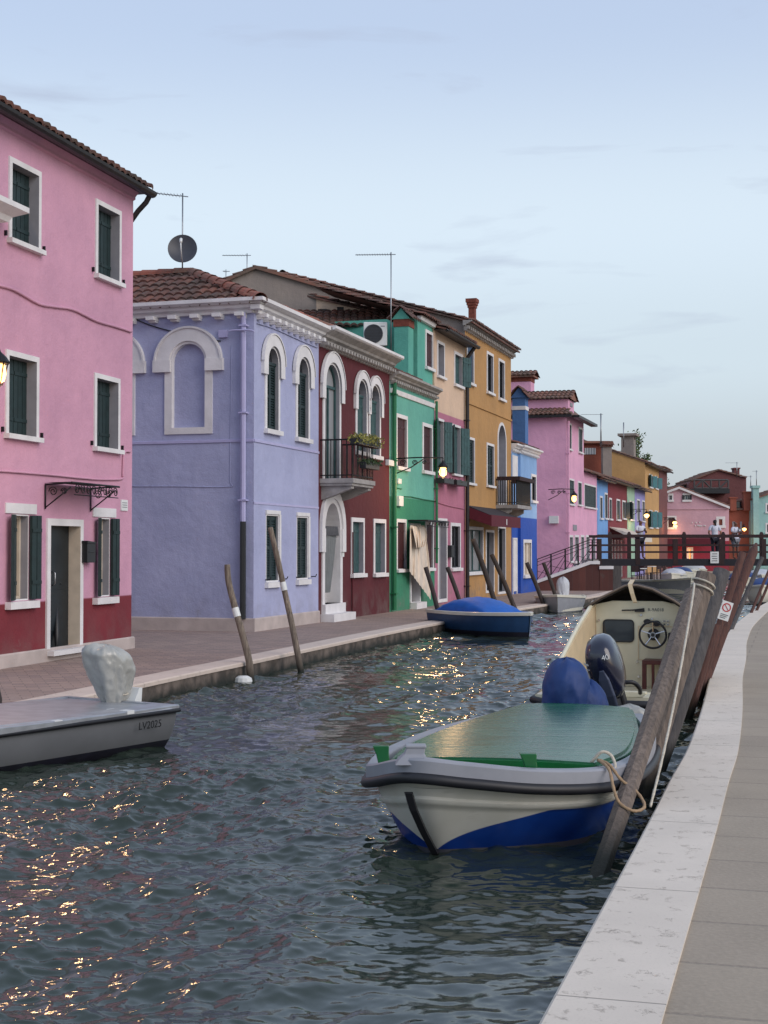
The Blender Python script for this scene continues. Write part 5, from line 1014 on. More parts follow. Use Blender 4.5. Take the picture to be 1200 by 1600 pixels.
for (x0, x1, y0, y1, st) in ((-4.6, 3.6, 3.2, 8.02, .014), (-4.6, 3.6, 8.0, 13.0, .018), (-7, 8.5, 12.98, 27, .035), (-3.5, 12, 26.9, 48, .07), (1, 34, 47.8, 96.6, .30), (-10, 4, -6, 3.3, .12), (-8.2, -4.5, 3.2, 13.1, .08)):
    nx = int((x1 - x0) / st) + 1; ny = int((y1 - y0) / st) + 1; X, Y = np.meshgrid(np.linspace(x0, x1, nx), np.linspace(y0, y1, ny)); a, b_, c = wave(X, Y); VV.append(np.stack([a.ravel(), b_.ravel(), c.ravel()], 1))
    idx = np.arange(nx * ny).reshape(ny, nx) + base; FF.append(np.stack([idx[:-1, :-1].ravel(), idx[:-1, 1:].ravel(), idx[1:, 1:].ravel(), idx[1:, :-1].ravel()], 1)); base += nx * ny
VV = np.concatenate(VV); FF = np.concatenate(FF); me = bpy.data.meshes.new('water'); me.vertices.add(len(VV)); me.vertices.foreach_set('co', VV.astype(np.float32).ravel()); me.loops.add(FF.size); me.loops.foreach_set('vertex_index', FF.astype(np.int32).ravel())
me.polygons.add(len(FF)); me.polygons.foreach_set('loop_start', np.arange(0, FF.size, 4, dtype=np.int32)); me.polygons.foreach_set('use_smooth', np.ones(len(FF), bool)); me.update()
m, n, L, b = nmat('canal_water'); b.inputs['Base Color'].default_value = (.026, .038, .030, 1); b.inputs['Roughness'].default_value = .02; b.inputs['IOR'].default_value = 1.34; b.inputs['Specular IOR Level'].default_value = .78
t1 = tex(n, L, 'ShaderNodeTexNoise', 16, detail=5, stretch=(1.5, .8, 1), rough=.6); t2 = tex(n, L, 'ShaderNodeTexNoise', 34, detail=3); ad = n.new('ShaderNodeMath'); ad.operation = 'MULTIPLY_ADD'; L.new(t2.outputs['Fac'], ad.inputs[0]); ad.inputs[1].default_value = .25; L.new(t1.outputs['Fac'], ad.inputs[2]); bump(n, L, b, ad.outputs[0], .002, .7)
me.materials.append(m); o = bpy.data.objects.new('water', me); col.objects.link(o); o['kind'] = 'structure'
# ================================================================ posts
def post(label, pts, r0, r1, mat, name='mooring_post', seg=8, group='mooring posts', cat='post', facet=True, tip=None, band=None, top='cut'):
    """pts: survey points (px, py, Y); first is the waterline, last the top"""
    P = [atY(*p) for p in pts]; d = (P[0] - P[1]).normalized(); P = [P[0] + d * (.9 if d.z < -.5 else .5)] + P
    t = None; mb = MB(); n_ = len(P); Q = crom(P, n_ * 4); rr = [r0 + (r1 - r0) * i / (len(Q) - 1) for i in range(len(Q))]
    rr = [x * (1 + .05 * noise.noise(Vector((i * .9, r0 * 90, P[0].x)))) for i, x in enumerate(rr)]
    if tip: Q.append(Q[-1] + (Q[-1] - Q[-3]).normalized() * tip); rr.append(r1 * .25)
    mb.tube(Q, r0, seg, rr=rr)
    o_ = P[0].copy(); Mx = Matrix.Translation(P[0]); mb.v = [v - P[0] for v in mb.v]
    if band:
        t = thing(name, label, cat, P[0], 0, group); s_ = build('shaft', mb, mat, t, Mx, smooth=not facet)
        for f in band:
            i = int(f * (len(Q) - 1)); a = Q[i] - P[0]; b_ = Q[min(i + 1, len(Q) - 1)] - P[0]; c = a + (b_ - a).normalized() * .13; k = MB(); k.tube([a, c], rr[i] + .004, 12); build('number_tag', k, 'white_plastic', t, Mx, smooth=True, auto=40)
        return t, Q
    o = build(name, mb, mat, None, Mx, smooth=not facet); tag(o, label, cat, group); return o, Q
post('crooked pale pole with a knobbly top, standing in the water before the lilac corner', [(392, 1062, 20.1), (389, 1032, 20.1), (378, 988, 20.1), (366, 945, 20.15), (357, 908, 20.2), (355, 882, 20.2)], .055, .042, 'post_pale', seg=10, facet=False, band=[.62])
post('tall slender pole leaning across the ground floor windows of the lilac house', [(470, 1048, 21.5), (458, 985, 21.5), (445, 925, 21.6), (433, 870, 21.6), (422, 824, 21.6)], .052, .040, 'post_pale', seg=10, facet=False, band=[.63])
for (a, b_, Y, r, lab) in (((686, 962), (665, 886), 32.2, .055, 'dark round stake before the blowing cream door curtain'), ((723, 955), (699, 886), 33.6, .055, 'dark round stake before the rose house door'), ((773, 940), (739, 842), 36.6, .07, 'tallest stake on the far quay, in front of the shop window'), ((798, 935), (768, 866), 38.2, .065, 'stake beside the tallest one, near the dark shop door'),
                           ((852, 952), (823, 879), 41.6, .065, 'stake leaning in front of the deep blue wall, beside the grey dinghy'), ((869, 935), (849, 879), 43, .06, 'stake against the foot of the bridge ramp')):
    post(lab, [(a[0], a[1], Y), ((a[0] + b_[0]) / 2 + 1, (a[1] + b_[1]) / 2, Y), (b_[0], b_[1], Y)], r, r * .95, 'post_dark', seg=10, facet=False)
pA, QA = post('big faceted timber post nearest the quay edge, foot deep in the dark water', [(939, 1358, 8.17), (995, 1195, 9.1), (1046, 1040, 10.0), (1083, 930, 10.85)], .050, .073, 'post_wood', seg=8, group='mooring posts along the near quay')
pB, QB = post('thick faceted post with pale rope wound round its top', [(1003, 1236, 10.7), (1055, 1065, 10.9), (1104, 897, 11.1)], .070, .080, 'post_wood', seg=8, group='mooring posts along the near quay')
pC, QC = post('smooth grey post, second from the rope-topped one', [(1027, 1205, 11.8), (1060, 1110, 11.9), (1096, 1000, 12.1), (1128, 892, 12.3)], .068, .072, 'post_grey', seg=14, facet=False, group='mooring posts along the near quay')
post('thin reddish post with a broken edge, between the grey post and the pointed one', [(1092, 1085, 17.2), (1125, 975, 17.3), (1161, 863, 17.4)], .05, .045, 'post_red', seg=10, facet=False, group='mooring posts along the near quay')
post('reddish brown post ending in a pointed pale tip', [(1093, 1088, 17.6), (1135, 975, 17.8), (1177, 862, 18)], .062, .06, 'post_red', seg=10, facet=False, tip=.12, group='mooring posts along the near quay')
post('short reddish stump low between the grey post and the taller red ones', [(1084, 1092, 15.6), (1102, 1030, 15.6), (1119, 975, 15.6)], .055, .05, 'post_red', seg=8, group='mooring posts along the near quay')
post('slim weathered grey post leaning by the bend of the kerb', [(1120, 1035, 28), (1150, 965, 28.4), (1191, 871, 28.8)], .055, .045, 'post_grey', seg=9, group='mooring posts along the near quay')
post('thin orange-red pole where the kerb bends', [(1160, 992, 35.5), (1180, 942, 35.7), (1202, 890, 36)], .04, .035, 'post_red', seg=8, group='mooring posts along the near quay')
post('shorter orange-red pole crossing behind its twin at the kerb bend', [(1165, 985, 37), (1185, 948, 37), (1204, 905, 37)], .04, .035, 'post_red', seg=8, group='mooring posts along the near quay')
# ropes
simple('rope', C(190, 182, 168), .9, var=.2, scale=60); simple('rope_tan', C(158, 132, 104), .9, var=.2, scale=60)
def rope(label, pts, r, mat='rope', n=60, braid=True):
    mb = MB(); Q = crom(pts, n); mb.tube(Q, r, 7, rr=[r * (1 + .14 * sin(i * 2.2)) for i in range(len(Q))]); o0 = Q[0].copy(); mb.v = [v - o0 for v in mb.v]; o = build('rope', mb, mat, None, Matrix.Translation(o0), smooth=True); tag(o, label, 'rope'); return o
tb = QB[-1]; ax = (QB[-1] - QB[-4]).normalized(); s1 = ax.orthogonal().normalized(); s2 = ax.cross(s1)
pts = [tb - ax * (.05 + .012 * k / 3) + (s1 * cos(k * .52) + s2 * sin(k * .52)) * .088 for k in range(30)]
e = atY(1084.5, 915, 10.7); g_ = ground(1016, 1266); pts2 = [e, atY(1074, 985, 10.15), atY(1056, 1085, 9.6), atY(1036, 1180, 9.1), Vector((g_.x, g_.y, .02))]
rope('pale rope wound round the head of the thick faceted post', pts, .0075); rope('taut pale line from the rope-topped post down to the kerb edge', [pts[-1]] + pts2, .0085)
# ================================================================ boats
simple('hull_white', C(206, 202, 188), .35, var=.06, scale=3, coat=.3); simple('hull_blue', C(16, 62, 150), .35, var=.2, scale=3, coat=.3); simple('antifoul', C(22, 22, 36), .6, var=.3)
simple('rim_grey', C(142, 144, 152), .45, var=.1, scale=5); simple('rubber', C(28, 28, 34), .5, var=.2); simple('hull_grey', C(106, 108, 112), .45, var=.08, scale=3); simple('alu_deck', C(170, 172, 176), .4, metal=.55, var=.15, scale=7, bmp=.003, bs=25)
simple('boat_blue', C(30, 66, 104), .45, var=.15); simple('tarp_blue', C(20, 54, 112), .6, var=.15, scale=5, bmp=.012, bs=5); simple('tarp_bright', C(20, 92, 180), .55, var=.12, scale=5, bmp=.01, bs=5)
simple('tarp_silver', C(168, 168, 164), .36, metal=.1, var=.12, scale=9, bmp=.012, bs=7); simple('tarp_white', C(188, 190, 196), .6, var=.1, bmp=.01, bs=8); simple('cream_gel', C(214, 208, 184), .32, var=.05, coat=.3); simple('beige_gel', C(204, 184, 152), .4, var=.08)
simple('cowl', C(22, 26, 48), .22, var=.1, coat=.6); simple('engine_grey', C(74, 82, 104), .35, metal=.3, var=.1); simple('canvas_tan', C(118, 104, 94), .85, var=.15)
simple('canvas_dark', C(52, 46, 44), .85, var=.2, bmp=.01, bs=12); simple('red_wood', C(84, 34, 32), .45, var=.2); simple('chrome', C(200, 200, 205), .15, metal=1, var=.02); simple('red_sign', C(178, 30, 40), .5); simple('black_paint', C(18, 18, 22), .5); simple('engine_white', C(200, 204, 210), .4)
m, n, L, b = nmat('green_boards'); t = tex(n, L, 'ShaderNodeTexNoise', 3.2, detail=7, stretch=(.6, 3.5, 1), rough=.65); t2 = tex(n, L, 'ShaderNodeTexNoise', 22, detail=4)
c = mixc(n, L, mrange(n, L, t.outputs['Fac'], .38, .66, 0, 1), C(26, 84, 58), C(50, 106, 80)); c = mixc(n, L, mrange(n, L, t2.outputs['Fac'], .5, .75, 0, .4), c, C(44, 88, 66)); L.new(c, b.inputs['Base Color']); L.new(mrange(n, L, t.outputs['Fac'], .3, .7, .2, .32), b.inputs['Roughness']); bump(n, L, b, t2.outputs['Fac'], .003, .6)
simple('green_gloss', C(10, 92, 44), .3, var=.15, coat=.3)
def sweep3(mb, path, prof, closed_prof=True, cap=True):
    P = [Vector(p) for p in path]; R = []
    for i in range(len(P)):
        d = (P[min(i + 1, len(P) - 1)] - P[max(i - 1, 0)]); d.z = 0; d.normalize(); nn = Vector((-d.y, d.x, 0)); R.append([mb.add(P[i] + nn * o_ + Vector((0, 0, z))) for o_, z in prof])
    m_ = len(prof)
    for a, b_ in zip(R[:-1], R[1:]):
        for k in range(m_ if closed_prof else m_ - 1): j = (k + 1) % m_; mb.face((a[k], b_[k], b_[j], a[j]))
    if cap and closed_prof: mb.face(R[0]); mb.face(list(reversed(R[-1])))
# ---- near boat with green cover
m, n, L, b = nmat('hull_two_tone'); at = n.new('ShaderNodeAttribute'); at.attribute_name = 'rnd'; t = tex(n, L, 'ShaderNodeTexNoise', 4, detail=6); t2 = tex(n, L, 'ShaderNodeTexNoise', 2.5, detail=7, stretch=(2, 2, 9), rough=.7)
wht = mixc(n, L, mrange(n, L, t.outputs['Fac'], .35, .65, 0, 1), C(206, 203, 192), C(216, 213, 204)); wht = mixc(n, L, mrange(n, L, t2.outputs['Fac'], .58, .75, 0, .35), wht, C(140, 132, 112)); blu = mixc(n, L, mrange(n, L, t.outputs['Fac'], .35, .65, 0, 1), C(14, 52, 130), C(22, 66, 150))
L.new(mixc(n, L, mrange(n, L, at.outputs['Fac'], -.006, .006, 0, 1), wht, blu), b.inputs['Base Color']); b.inputs['Roughness'].default_value = .34; b.inputs['Coat Weight'].default_value = .2
t = thing('covered_boat', 'white and blue open boat with a green boarded cover, moored at the near quay', 'boat', (.9, 10.2, WZ)); TM = WM[t.name]; I4 = Matrix()
G = [(1.16, 12.6, .20), (.48, 11.2, .22), (.04, 9.95, .225), (-.08, 9.25, .225), (-.04, 8.9, .27), (.16, 8.52, .36), (.5, 8.5, .33), (.92, 8.60, .28), (1.34, 8.84, .25), (1.62, 9.30, .24), (1.87, 10.1, .23), (2.07, 11.1, .22), (2.18, 12.2, .20)]
Wl = [(1.28, 12.4), (.68, 11.1), (.3, 10.0), (.12, 9.3), (.14, 9.02), (.30, 8.80), (.55, 8.82), (.92, 8.92), (1.28, 9.14), (1.55, 9.6), (1.78, 10.3), (1.95, 11.1), (2.05, 12.1)]
nS = 150; Gs = crom(G, nS); Ws = crom([(a, b_, WZ) for a, b_ in Wl], nS); cen = Vector((1.05, 10.6, 0)); KB = [Vector(((a.x - cen.x) * .55 + cen.x, (a.y - cen.y) * .6 + cen.y, -.55)) for a in Ws]
lev = [0, .08, .16, .24, .32, .35, .38, .42, .45, .5, .56, .62, .68, .74, .8, .86, .92, 1.0]; bulge = {.35: .018, .38: .022, .42: .016}; mb = MB(); ctl = [i / (nS - 1) * (len(G) - 1) for i in range(nS)]
def LIM(i):
    s_ = ctl[i] - 5.0; return max(.44, 1.03 - (.62 * min(1, s_ / 2.4) ** .95 if s_ > 0 else .46 * min(1, -s_ / 1.2) ** .9))
grid = []
for i in range(nS):
    row_ = []; d = Gs[min(i + 1, nS - 1)] - Gs[max(i - 1, 0)]; d.z = 0; d.normalize(); nn = Vector((-d.y, d.x, 0))
    for p in lev:
        q = Gs[i].lerp(Ws[i], p); hz = p ** 1.25; q.x = Gs[i].x + (Ws[i].x - Gs[i].x) * hz; q.y = Gs[i].y + (Ws[i].y - Gs[i].y) * hz; q.z = Gs[i].z - .07 + (WZ - Gs[i].z + .07) * p; mb.rv = p - LIM(i) + (0 if p - LIM(i) else 1e-5); row_.append(mb.add(q - nn * (bulge.get(p, 0) - .02)))
    mb.rv = .5; row_.append(mb.add(Ws[i] + Vector((0, 0, -.12)))); row_.append(mb.add(KB[i])); grid.append(row_)
LV = lev + [1.2, 2]
for i in range(nS - 1):
    for k in range(len(LV) - 1): mb.cm = 0 if LV[k] < 1.0 else 2; mb.face((grid[i][k], grid[i][k + 1], grid[i + 1][k + 1], grid[i + 1][k]))
mb.rv = -.3; mb.cm = 0; mb.poly([mb.v[grid[0][k]] for k in range(len(LV))] + [mb.v[grid[-1][k]] for k in reversed(range(len(LV)))])
MI = Matrix(); 
def worldpart(name, mb, mat, parent, **k): return build(name, mb, mat, parent, MI, **k)
hull = worldpart('hull', mb, ['hull_two_tone', 'hull_blue', 'antifoul'], t, smooth=True, auto=35)
mb = MB(); sweep3(mb, list(reversed(Gs)), [(.03, -.09), (.03, -.012), (.018, .0), (-.06, .0), (-.07, -.012), (-.07, -.05), (-.0, -.06)]); worldpart('gunwale', mb, 'rim_grey', t, smooth=True, auto=40)
mb = MB(); mb.tube([p + Vector((0, 0, -.115)) - (lambda d: Vector((-d.y, d.x, 0)) * .03)((Gs[min(i + 1, nS - 1)] - Gs[max(i - 1, 0)]).normalized()) for i, p in enumerate(Gs)][10:-6], .034, 10); worldpart('rubber_fender', mb, 'rubber', t, smooth=True)
mb = MB(); st0 = Gs[int(5 / 12 * (nS - 1))]; sf = Vector((.30, 8.79, WZ)); dst = [Vector((.145, 8.46, .16)), Vector((.175, 8.51, .05)), Vector((.235, 8.63, -.1)), Vector((.31, 8.76, -.26))]; mb.loft([[p + Vector((-.02, -.012, 0)), p + Vector((.02, -.016, 0)), p + Vector((.026, .05, 0)), p + Vector((-.026, .05, 0))] for p in dst]); worldpart('stem_band', mb, 'rubber', hull)
mb = MB(); h0 = Vector((.17, 8.57, .35)); mb.loft([[h0 + Vector((sx * .07 * q + ox, sy * .06 * q, z)) for sx, sy in ((-1, -1), (1, -1), (1, 1), (-1, 1))] for q, z, ox in ((1.5, -.03, 0), (1.2, .0, 0), (.85, .03, .01), (.8, .065, .02), (.9, .07, .02), (.85, .082, .02))]); worldpart('stem_head', mb, 'rim_grey', t, bevel=.012)
mb = MB(); inn = [Gs[i] + (lambda d: Vector((-d.y, d.x, 0)) * .055)((Gs[min(i + 1, nS - 1)] - Gs[max(i - 1, 0)]).normalized()) for i in range(nS)]; pl = [(p.x, p.y) for p in inn[::3]]
idx = [mb.add((p[0], p[1], .175)) for p in pl]
for f in tessellate_polygon([[Vector((p[0], p[1], 0)) for p in pl]]): mb.face([idx[i] for i in f])
worldpart('deck', mb, 'hull_grey', t)
Lc = crom([(.07, 9.20), (.21, 9.95), (.62, 11.1), (1.22, 12.42)], 40); Rc = crom([(1.32, 8.98), (1.60, 9.55), (1.83, 10.5), (1.98, 11.4), (2.07, 12.1)], 40); mb = MB(); nb = 1
for k in range(nb):
    v0 = k / nb * 39; v1 = (k + 1) / nb * 39 - .02; prev_ = None; rows = []
    for vi_, v in enumerate(np.linspace(v0, v1, 67)):
        i = min(int(v), 38); f = v - i; a = Lc[i].lerp(Lc[i + 1], f); b_ = Rc[i].lerp(Rc[i + 1], f); r_ = []
        for j in range(11): u = j / 10; r_.append((a.x + (b_.x - a.x) * u, a.y + (b_.y - a.y) * u, .262 + .016 * (1 - (2 * u - 1) ** 2) - (.0007 if vi_ % 6 == 3 else 0) + .0008 * noise.noise(Vector((u * 3, vi_ // 6 * 1.7, 0)))))
        rows.append(r_)
    T_ = [[mb.add(p) for p in r_] for r_ in rows]; B_ = [[mb.add((p[0], p[1], p[2] - .065)) for p in r_] for r_ in rows]
    for a, b_ in zip(T_[:-1], T_[1:]):
        for j in range(10): mb.face((a[j], a[j + 1], b_[j + 1], b_[j]))
    for j in range(10): mb.face((T_[0][j], T_[0][j + 1], B_[0][j + 1], B_[0][j])); mb.face((T_[-1][j], T_[-1][j + 1], B_[-1][j + 1], B_[-1][j]))
    for q in (0, 10):
        for r0_ in range(66): mb.face((T_[r0_][q], T_[r0_ + 1][q], B_[r0_ + 1][q], B_[r0_][q]))
cv = worldpart('cover_boards', mb, 'green_boards', t)
mb = MB(); e0, e1 = Vector((*Lc[0], .0)), Vector((*Rc[0], .0)); mb.loft([[e0.lerp(e1, u) + Vector((0, -.03, .25 + .016 * (1 - (2 * u - 1) ** 2))), e0.lerp(e1, u) + Vector((0, .0, .252 + .016 * (1 - (2 * u - 1) ** 2))), e0.lerp(e1, u) + Vector((0, .0, .175)), e0.lerp(e1, u) + Vector((0, -.03, .175))] for u in np.linspace(0, 1, 12)]); worldpart('front_board', mb, 'green_gloss', cv)
mb = MB(); sweep3(mb, [Vector((p.x, p.y, .19)) for p in Rc], [(.0, -.06), (.0, .055), (-.03, .055), (-.03, -.06)]); sweep3(mb, [Vector((p.x, p.y, .19)) for p in Lc], [(.0, -.06), (.0, .055), (.03, .055), (.03, -.06)]); worldpart('side_boards', mb, 'green_boards', cv)
for X, Y in ((-.01, 9.06), (.885, 8.72)):
    mb = MB(); mb.loft([[(X + sx * w_ + o_, Y + sy * .035, z) for sx, sy in ((-1, -1), (1, -1), (1, 1), (-1, 1))] for w_, z, o_ in ((.035, .20, .02), (.04, .31, .0), (.052, .36, -.01))]); worldpart('mooring_cleat', mb, 'green_gloss', t, bevel=.006)
def fold_(a, v, seed): return sin(7 * a + 2.2 * noise.noise(Vector((cos(a), sin(a), v * 1.5 + seed))) * 3) * (1 - v) ** 1.3
def tarp(name, parent, cx, cy, z0, z1, rad, mat, seg=72, rings=40, lean=(0, 0), wr=.06, rot=0, freq=3, seed=0, power=2.6, tilt=0):
    mb = MB(); loops = []
    for j in range(rings + 1):
        v = j / rings; z = z0 + (z1 - z0) * v; rx, ry = rad(v); lp = []
        for k in range(seg):
            a = 2 * pi * k / seg; ca, sa = cos(a), sin(a); q = (abs(ca) ** power + abs(sa) ** power) ** (-1 / power)
            zn = v * (z1 - z0) * 2.2; rg = lambda f_, o_: 1 - 2 * abs(noise.noise(Vector((ca * f_, sa * f_, zn * f_ + seed + o_))))
            nz = 1 + wr * (.7 * noise.noise(Vector((ca * 1.1, sa * 1.1, zn * .6 + seed))) + .34 * fold_(a, v, seed) + .34 * rg(freq * .5, 3) * v + .16 * rg(freq * 1.2, 7) + .05 * rg(freq * 3, 1))
            x = rx * q * ca * nz; y = ry * q * sa * nz; zz_ = z + tilt * x * v + .35 * wr * (z1 - z0) * v * noise.noise(Vector((ca * 1.5, sa * 1.5, seed + 9))); lp.append((cx + x * cos(rot) - y * sin(rot) + lean[0] * v, cy + x * sin(rot) + y * cos(rot) + lean[1] * v, zz_))
        loops.append(lp)
    mb.loft(loops); return build(name, mb, mat, parent, MI, smooth=True)
def dome(v, w0=1, top=.55, p=2.2): return (1 if v < top else max(.03, (1 - ((v - top) / (1 - top)) ** p) ** (1 / p))) * w0
mb = MB(); mb.box(1.55, 1.85, 12.55, 12.75, -.3, .12); worldpart('transom_bracket', mb, 'rubber', t)
oc = tarp('outboard_cover', t, 1.63, 12.72, .0, .63, lambda v: (.205 * dome(v, 1, .5, 2.4) * (1.12 - .2 * v), .27 * dome(v, 1, .5, 2.4)), 'tarp_blue', lean=(-.01, .0), wr=.17, freq=3.0, seed=3); tarp('cover_skirt', oc, 1.85, 12.70, -.05, .44, lambda v: (.15 * dome(v, 1, .45), .18 * dome(v, 1, .4)), 'tarp_blue', wr=.28, freq=3.2, seed=8, lean=(-.06, 0))
mb = MB(); mb.tube(crom([(1.30, 9.0, .26), (1.36, 8.97, .33), (1.42, 8.97, .31), (1.44, 8.93, .24), (1.38, 8.9, .2)], 20), .011, 6); worldpart('rope_loop', mb, 'rope', t, smooth=True)
rope('tan mooring rope looped from the green-covered boat round the big post', [(1.34, 8.98, .28), (1.38, 8.80, .25), (1.39, 8.66, .14), (1.42, 8.62, .07), (1.50, 8.60, .03), (1.58, 8.70, .04), (1.56, 8.82, .10), (1.46, 8.84, .18), (1.40, 8.88, .26), (1.35, 8.97, .28)], .010, 'rope_tan')
# ---- generic small craft
def craft(label, pos, hd, L_, B_, fb, hullm='hull_white', rimm='hull_white', bot='antifoul', innerm='hull_white', tr=.75, group=None, name='rowing_boat', rim=.03, deck=False, deckm='alu_deck', bowlift=.12, fine=2.4, draft=.18, zb=.03, mid=.45):
    """x forward to the bow, z from the water; returns thing, its matrix"""
    t = thing(name, label, 'boat', (pos[0], pos[1], WZ), hd, group); Mx = WM[t.name]; ns = 34; nk = 8
    bh = lambda q: B_ / 2 * (tr + (1 - tr) * sin(min(q / mid, 1) * pi / 2)) * (1 - max(0, (q - mid) / (1 - mid)) ** fine)
    zg = lambda q: fb + bowlift * max(0, q) ** 2.5
    xs = lambda q, u: L_ * (q - .5) - max(0, q - .6) * .25 * L_ * .35 * u
    mb = MB(); R_ = []
    for i in range(ns + 1):
        q = i / ns; b_ = max(bh(q), .012); z = zg(q); r_ = []
        for k in range(2 * nk + 1):
            u = 1 - abs(k - nk) / nk; sg = -1 if k < nk else 1; a = u * pi / 2; y = b_ * cos(a) ** .55 if u < 1 else 0; r_.append(mb.add((xs(q, u), sg * y * (1 - .12 * u), z - (z + draft) * sin(a) ** .95)))
        R_.append(r_)
    for i in range(ns):
        for k in range(2 * nk):
            mb.cm = 1 if mb.v[R_[i][k]].z < zb and mb.v[R_[i][k + 1]].z < zb + .04 else 0; mb.face((R_[i][k], R_[i][k + 1], R_[i + 1][k + 1], R_[i + 1][k]))
    mb.cm = 0; mb.face(R_[0]); build('hull', mb, [hullm, bot], t, Mx, smooth=True, auto=40)
    edge = [Vector((xs(i / ns, 0), -bh(i / ns), zg(i / ns))) for i in range(ns + 1)] + [Vector((xs(i / ns, 0), bh(i / ns), zg(i / ns))) for i in reversed(range(ns))]
    mb = MB(); sweep3(mb, edge, [(-.025, -.05), (-.025, .012), (-.012, .02), (.05, .02), (.055, -.0), (.0, -.01)]); ty = tr * B_ / 2; mb.box(edge[0].x - .01, edge[0].x + .06, -ty, ty, fb - .05, fb + .018); build('gunwale', mb, rimm, t, Mx, smooth=True, auto=40)
    mb = MB(); z0 = .04
    if deck: fl = [(p.x, p.y * .97, p.z + .005) for p in edge]; z0 = None
    else: fl = [(p.x * .96, p.y * .86, z0) for p in edge]
    idx = [mb.add(p) for p in fl]
    for f in tessellate_polygon([[Vector((p[0], p[1], 0)) for p in fl]]): mb.face([idx[i] for i in f])
    if not deck:
        top_ = [mb.add((p.x, p.y, p.z)) for p in edge]
        for i in range(len(fl) - 1): mb.face((idx[i], idx[i + 1], top_[i + 1], top_[i]))
        mb.face((idx[0], top_[0], top_[-1], idx[-1]))
    build('deck' if deck else 'inner_hull', mb, deckm if deck else innerm, t, Mx)
    if not deck:
        for q in (.28, .62):
            mb = MB(); mb.box(L_ * (q - .5) - .1, L_ * (q - .5) + .1, -bh(q) + .03, bh(q) - .03, fb - .12, fb - .09); build('seat', mb, rimm, t, Mx)
    return t, Mx
def engine(t, Mx, x, z0, z1, mat='tarp_white', r=.2, seed=1, lean=-.1):
    global MI; s_ = MI; MI = Mx; o = tarp('outboard_cover', t, x, 0, z0, z1, lambda v: (r * 1.25 * dome(v, 1, .5) * (.75 + .3 * v), r * dome(v, 1, .5) * (.8 + .25 * v)), mat, wr=.18, freq=2.3, seed=seed, lean=(lean, 0)); MI = s_
    mb = MB(); mb.box(x - .06, x + .06, -.05, .05, -.3, z0 + .08); build('engine_leg', mb, 'engine_white', t, Mx); return o
# grey boat at the left
hd = atan2(-.838, -.545); dv = Vector((-.545, -.838)); nv = Vector((-.838, .545)); Lg = 6.4; sc_ = Vector((-1.93, 13.42)) + nv * .72 + dv * (Lg / 2)
t, Mx = craft('long grey motorboat with a silver deck and a silver-covered outboard, cut by the frame', sc_, hd, Lg, 1.46, .365, 'hull_grey', 'alu_deck', 'antifoul', tr=.97, name='motorboat', deck=True, fine=3.2, mid=.5, bowlift=.2, zb=.05)
mb = MB(); e_ = [Vector((Lg * (i / 30 - .5), .735, .335)) for i in range(20)]; mb.tube(e_, .022, 6); build('rubbing_strake', mb, 'rubber', t, Mx, smooth=True)
mb = MB(); x0 = -Lg / 2
for i, a in enumerate((0.62, 1.5, 2.3, 3.2)): mb.box(x0 + a, x0 + a + .09, .48, .745, .36, .392)
build('deck_straps', mb, 'white_plastic', t, Mx)
mb = MB()
for i in range(30): xx = x0 + .15 + i * .13; mb.box(xx - .008, xx + .008, .60, .616, .36, .38)
build('deck_snaps', mb, 'white_plastic', t, Mx)
mb = MB(); mb.box(x0 + 3.35, x0 + 4.9, .42, .742, .352, .41); build('deck_locker', mb, 'white_plastic', t, Mx, bevel=.012)
mb = MB(); mb.loft([[(x0 + .1 + q, .50, .352), (x0 + .1 + q, .742, .352), (x0 + .1 + q, .72, .385), (x0 + .1 + q, .55, .40)] for q in (0, 3.2)]); build('side_deck', mb, 'alu_deck', t, Mx, bevel=.006)
def text(s_, size, mat, parent, Mx, name='lettering', ex=.001):
    cu = bpy.data.curves.new('tmp', 'FONT'); cu.body = s_; cu.size = size; cu.extrude = ex; o = bpy.data.objects.new('tmp', cu); col.objects.link(o); dg = bpy.context.evaluated_depsgraph_get(); me = bpy.data.meshes.new_from_object(o.evaluated_get(dg)); bpy.data.objects.remove(o)
    me.materials.clear(); me.materials.append(M[mat]); r = bpy.data.objects.new(name, me); col.objects.link(r); put(r, parent, Mx); return r
# side of the hull facing the canal: local +y
PT = Mx @ Matrix.Translation(Vector((x0 + .56, .737, .205))) @ Matrix.Rotation(pi, 4, 'Z') @ Matrix.Rotation(pi / 2 + .10, 4, 'X')
text('LV2025', .10, 'black_paint', t, PT, 'registration_lettering')
s_ = MI; MI = Mx; tarp('outboard_cover', t, -Lg / 2 + .02, -.06, .36, .92, lambda v: (.180 * (.62 + .5 * min(1, v * 1.7)) * dome(v, 1, .74, 2.2), .165 * (.62 + .5 * min(1, v * 1.7)) * dome(v, 1, .74, 2.2)), 'tarp_silver', wr=.36, freq=4.4, seed=11, lean=(.13, .02), tilt=.35, power=3.0); MI = s_
mb = MB(); mb.tube([(x0 + .02 + .125 * cos(a_), -.06 + .125 * sin(a_), .45 + .01 * sin(3 * a_)) for a_ in np.linspace(0, 2 * pi, 25)], .008, 6); build('drawstring', mb, 'rope', t, Mx, smooth=True)
mb = MB(); mb.prism([(x0 - .12, .25), (x0 + .04, .25), (x0 - .10, .50), (x0 - .14, .50)], -.12, .14); build('engine_mount', mb, 'white_plastic', t, Mx)
mb = MB(); q = ground(6, 1092); mb.tube([(0, 0, -.6), (0, 0, .1), (-.05, .05, .33)], .07, 10, rr=[.07, .07, .05]); o = build('mooring_post', mb, 'post_dark', None, Matrix.Translation(Vector((-3.9, 14.35, 0)))); tag(o, 'short dark stub post at the picture edge behind the grey boat', 'post')
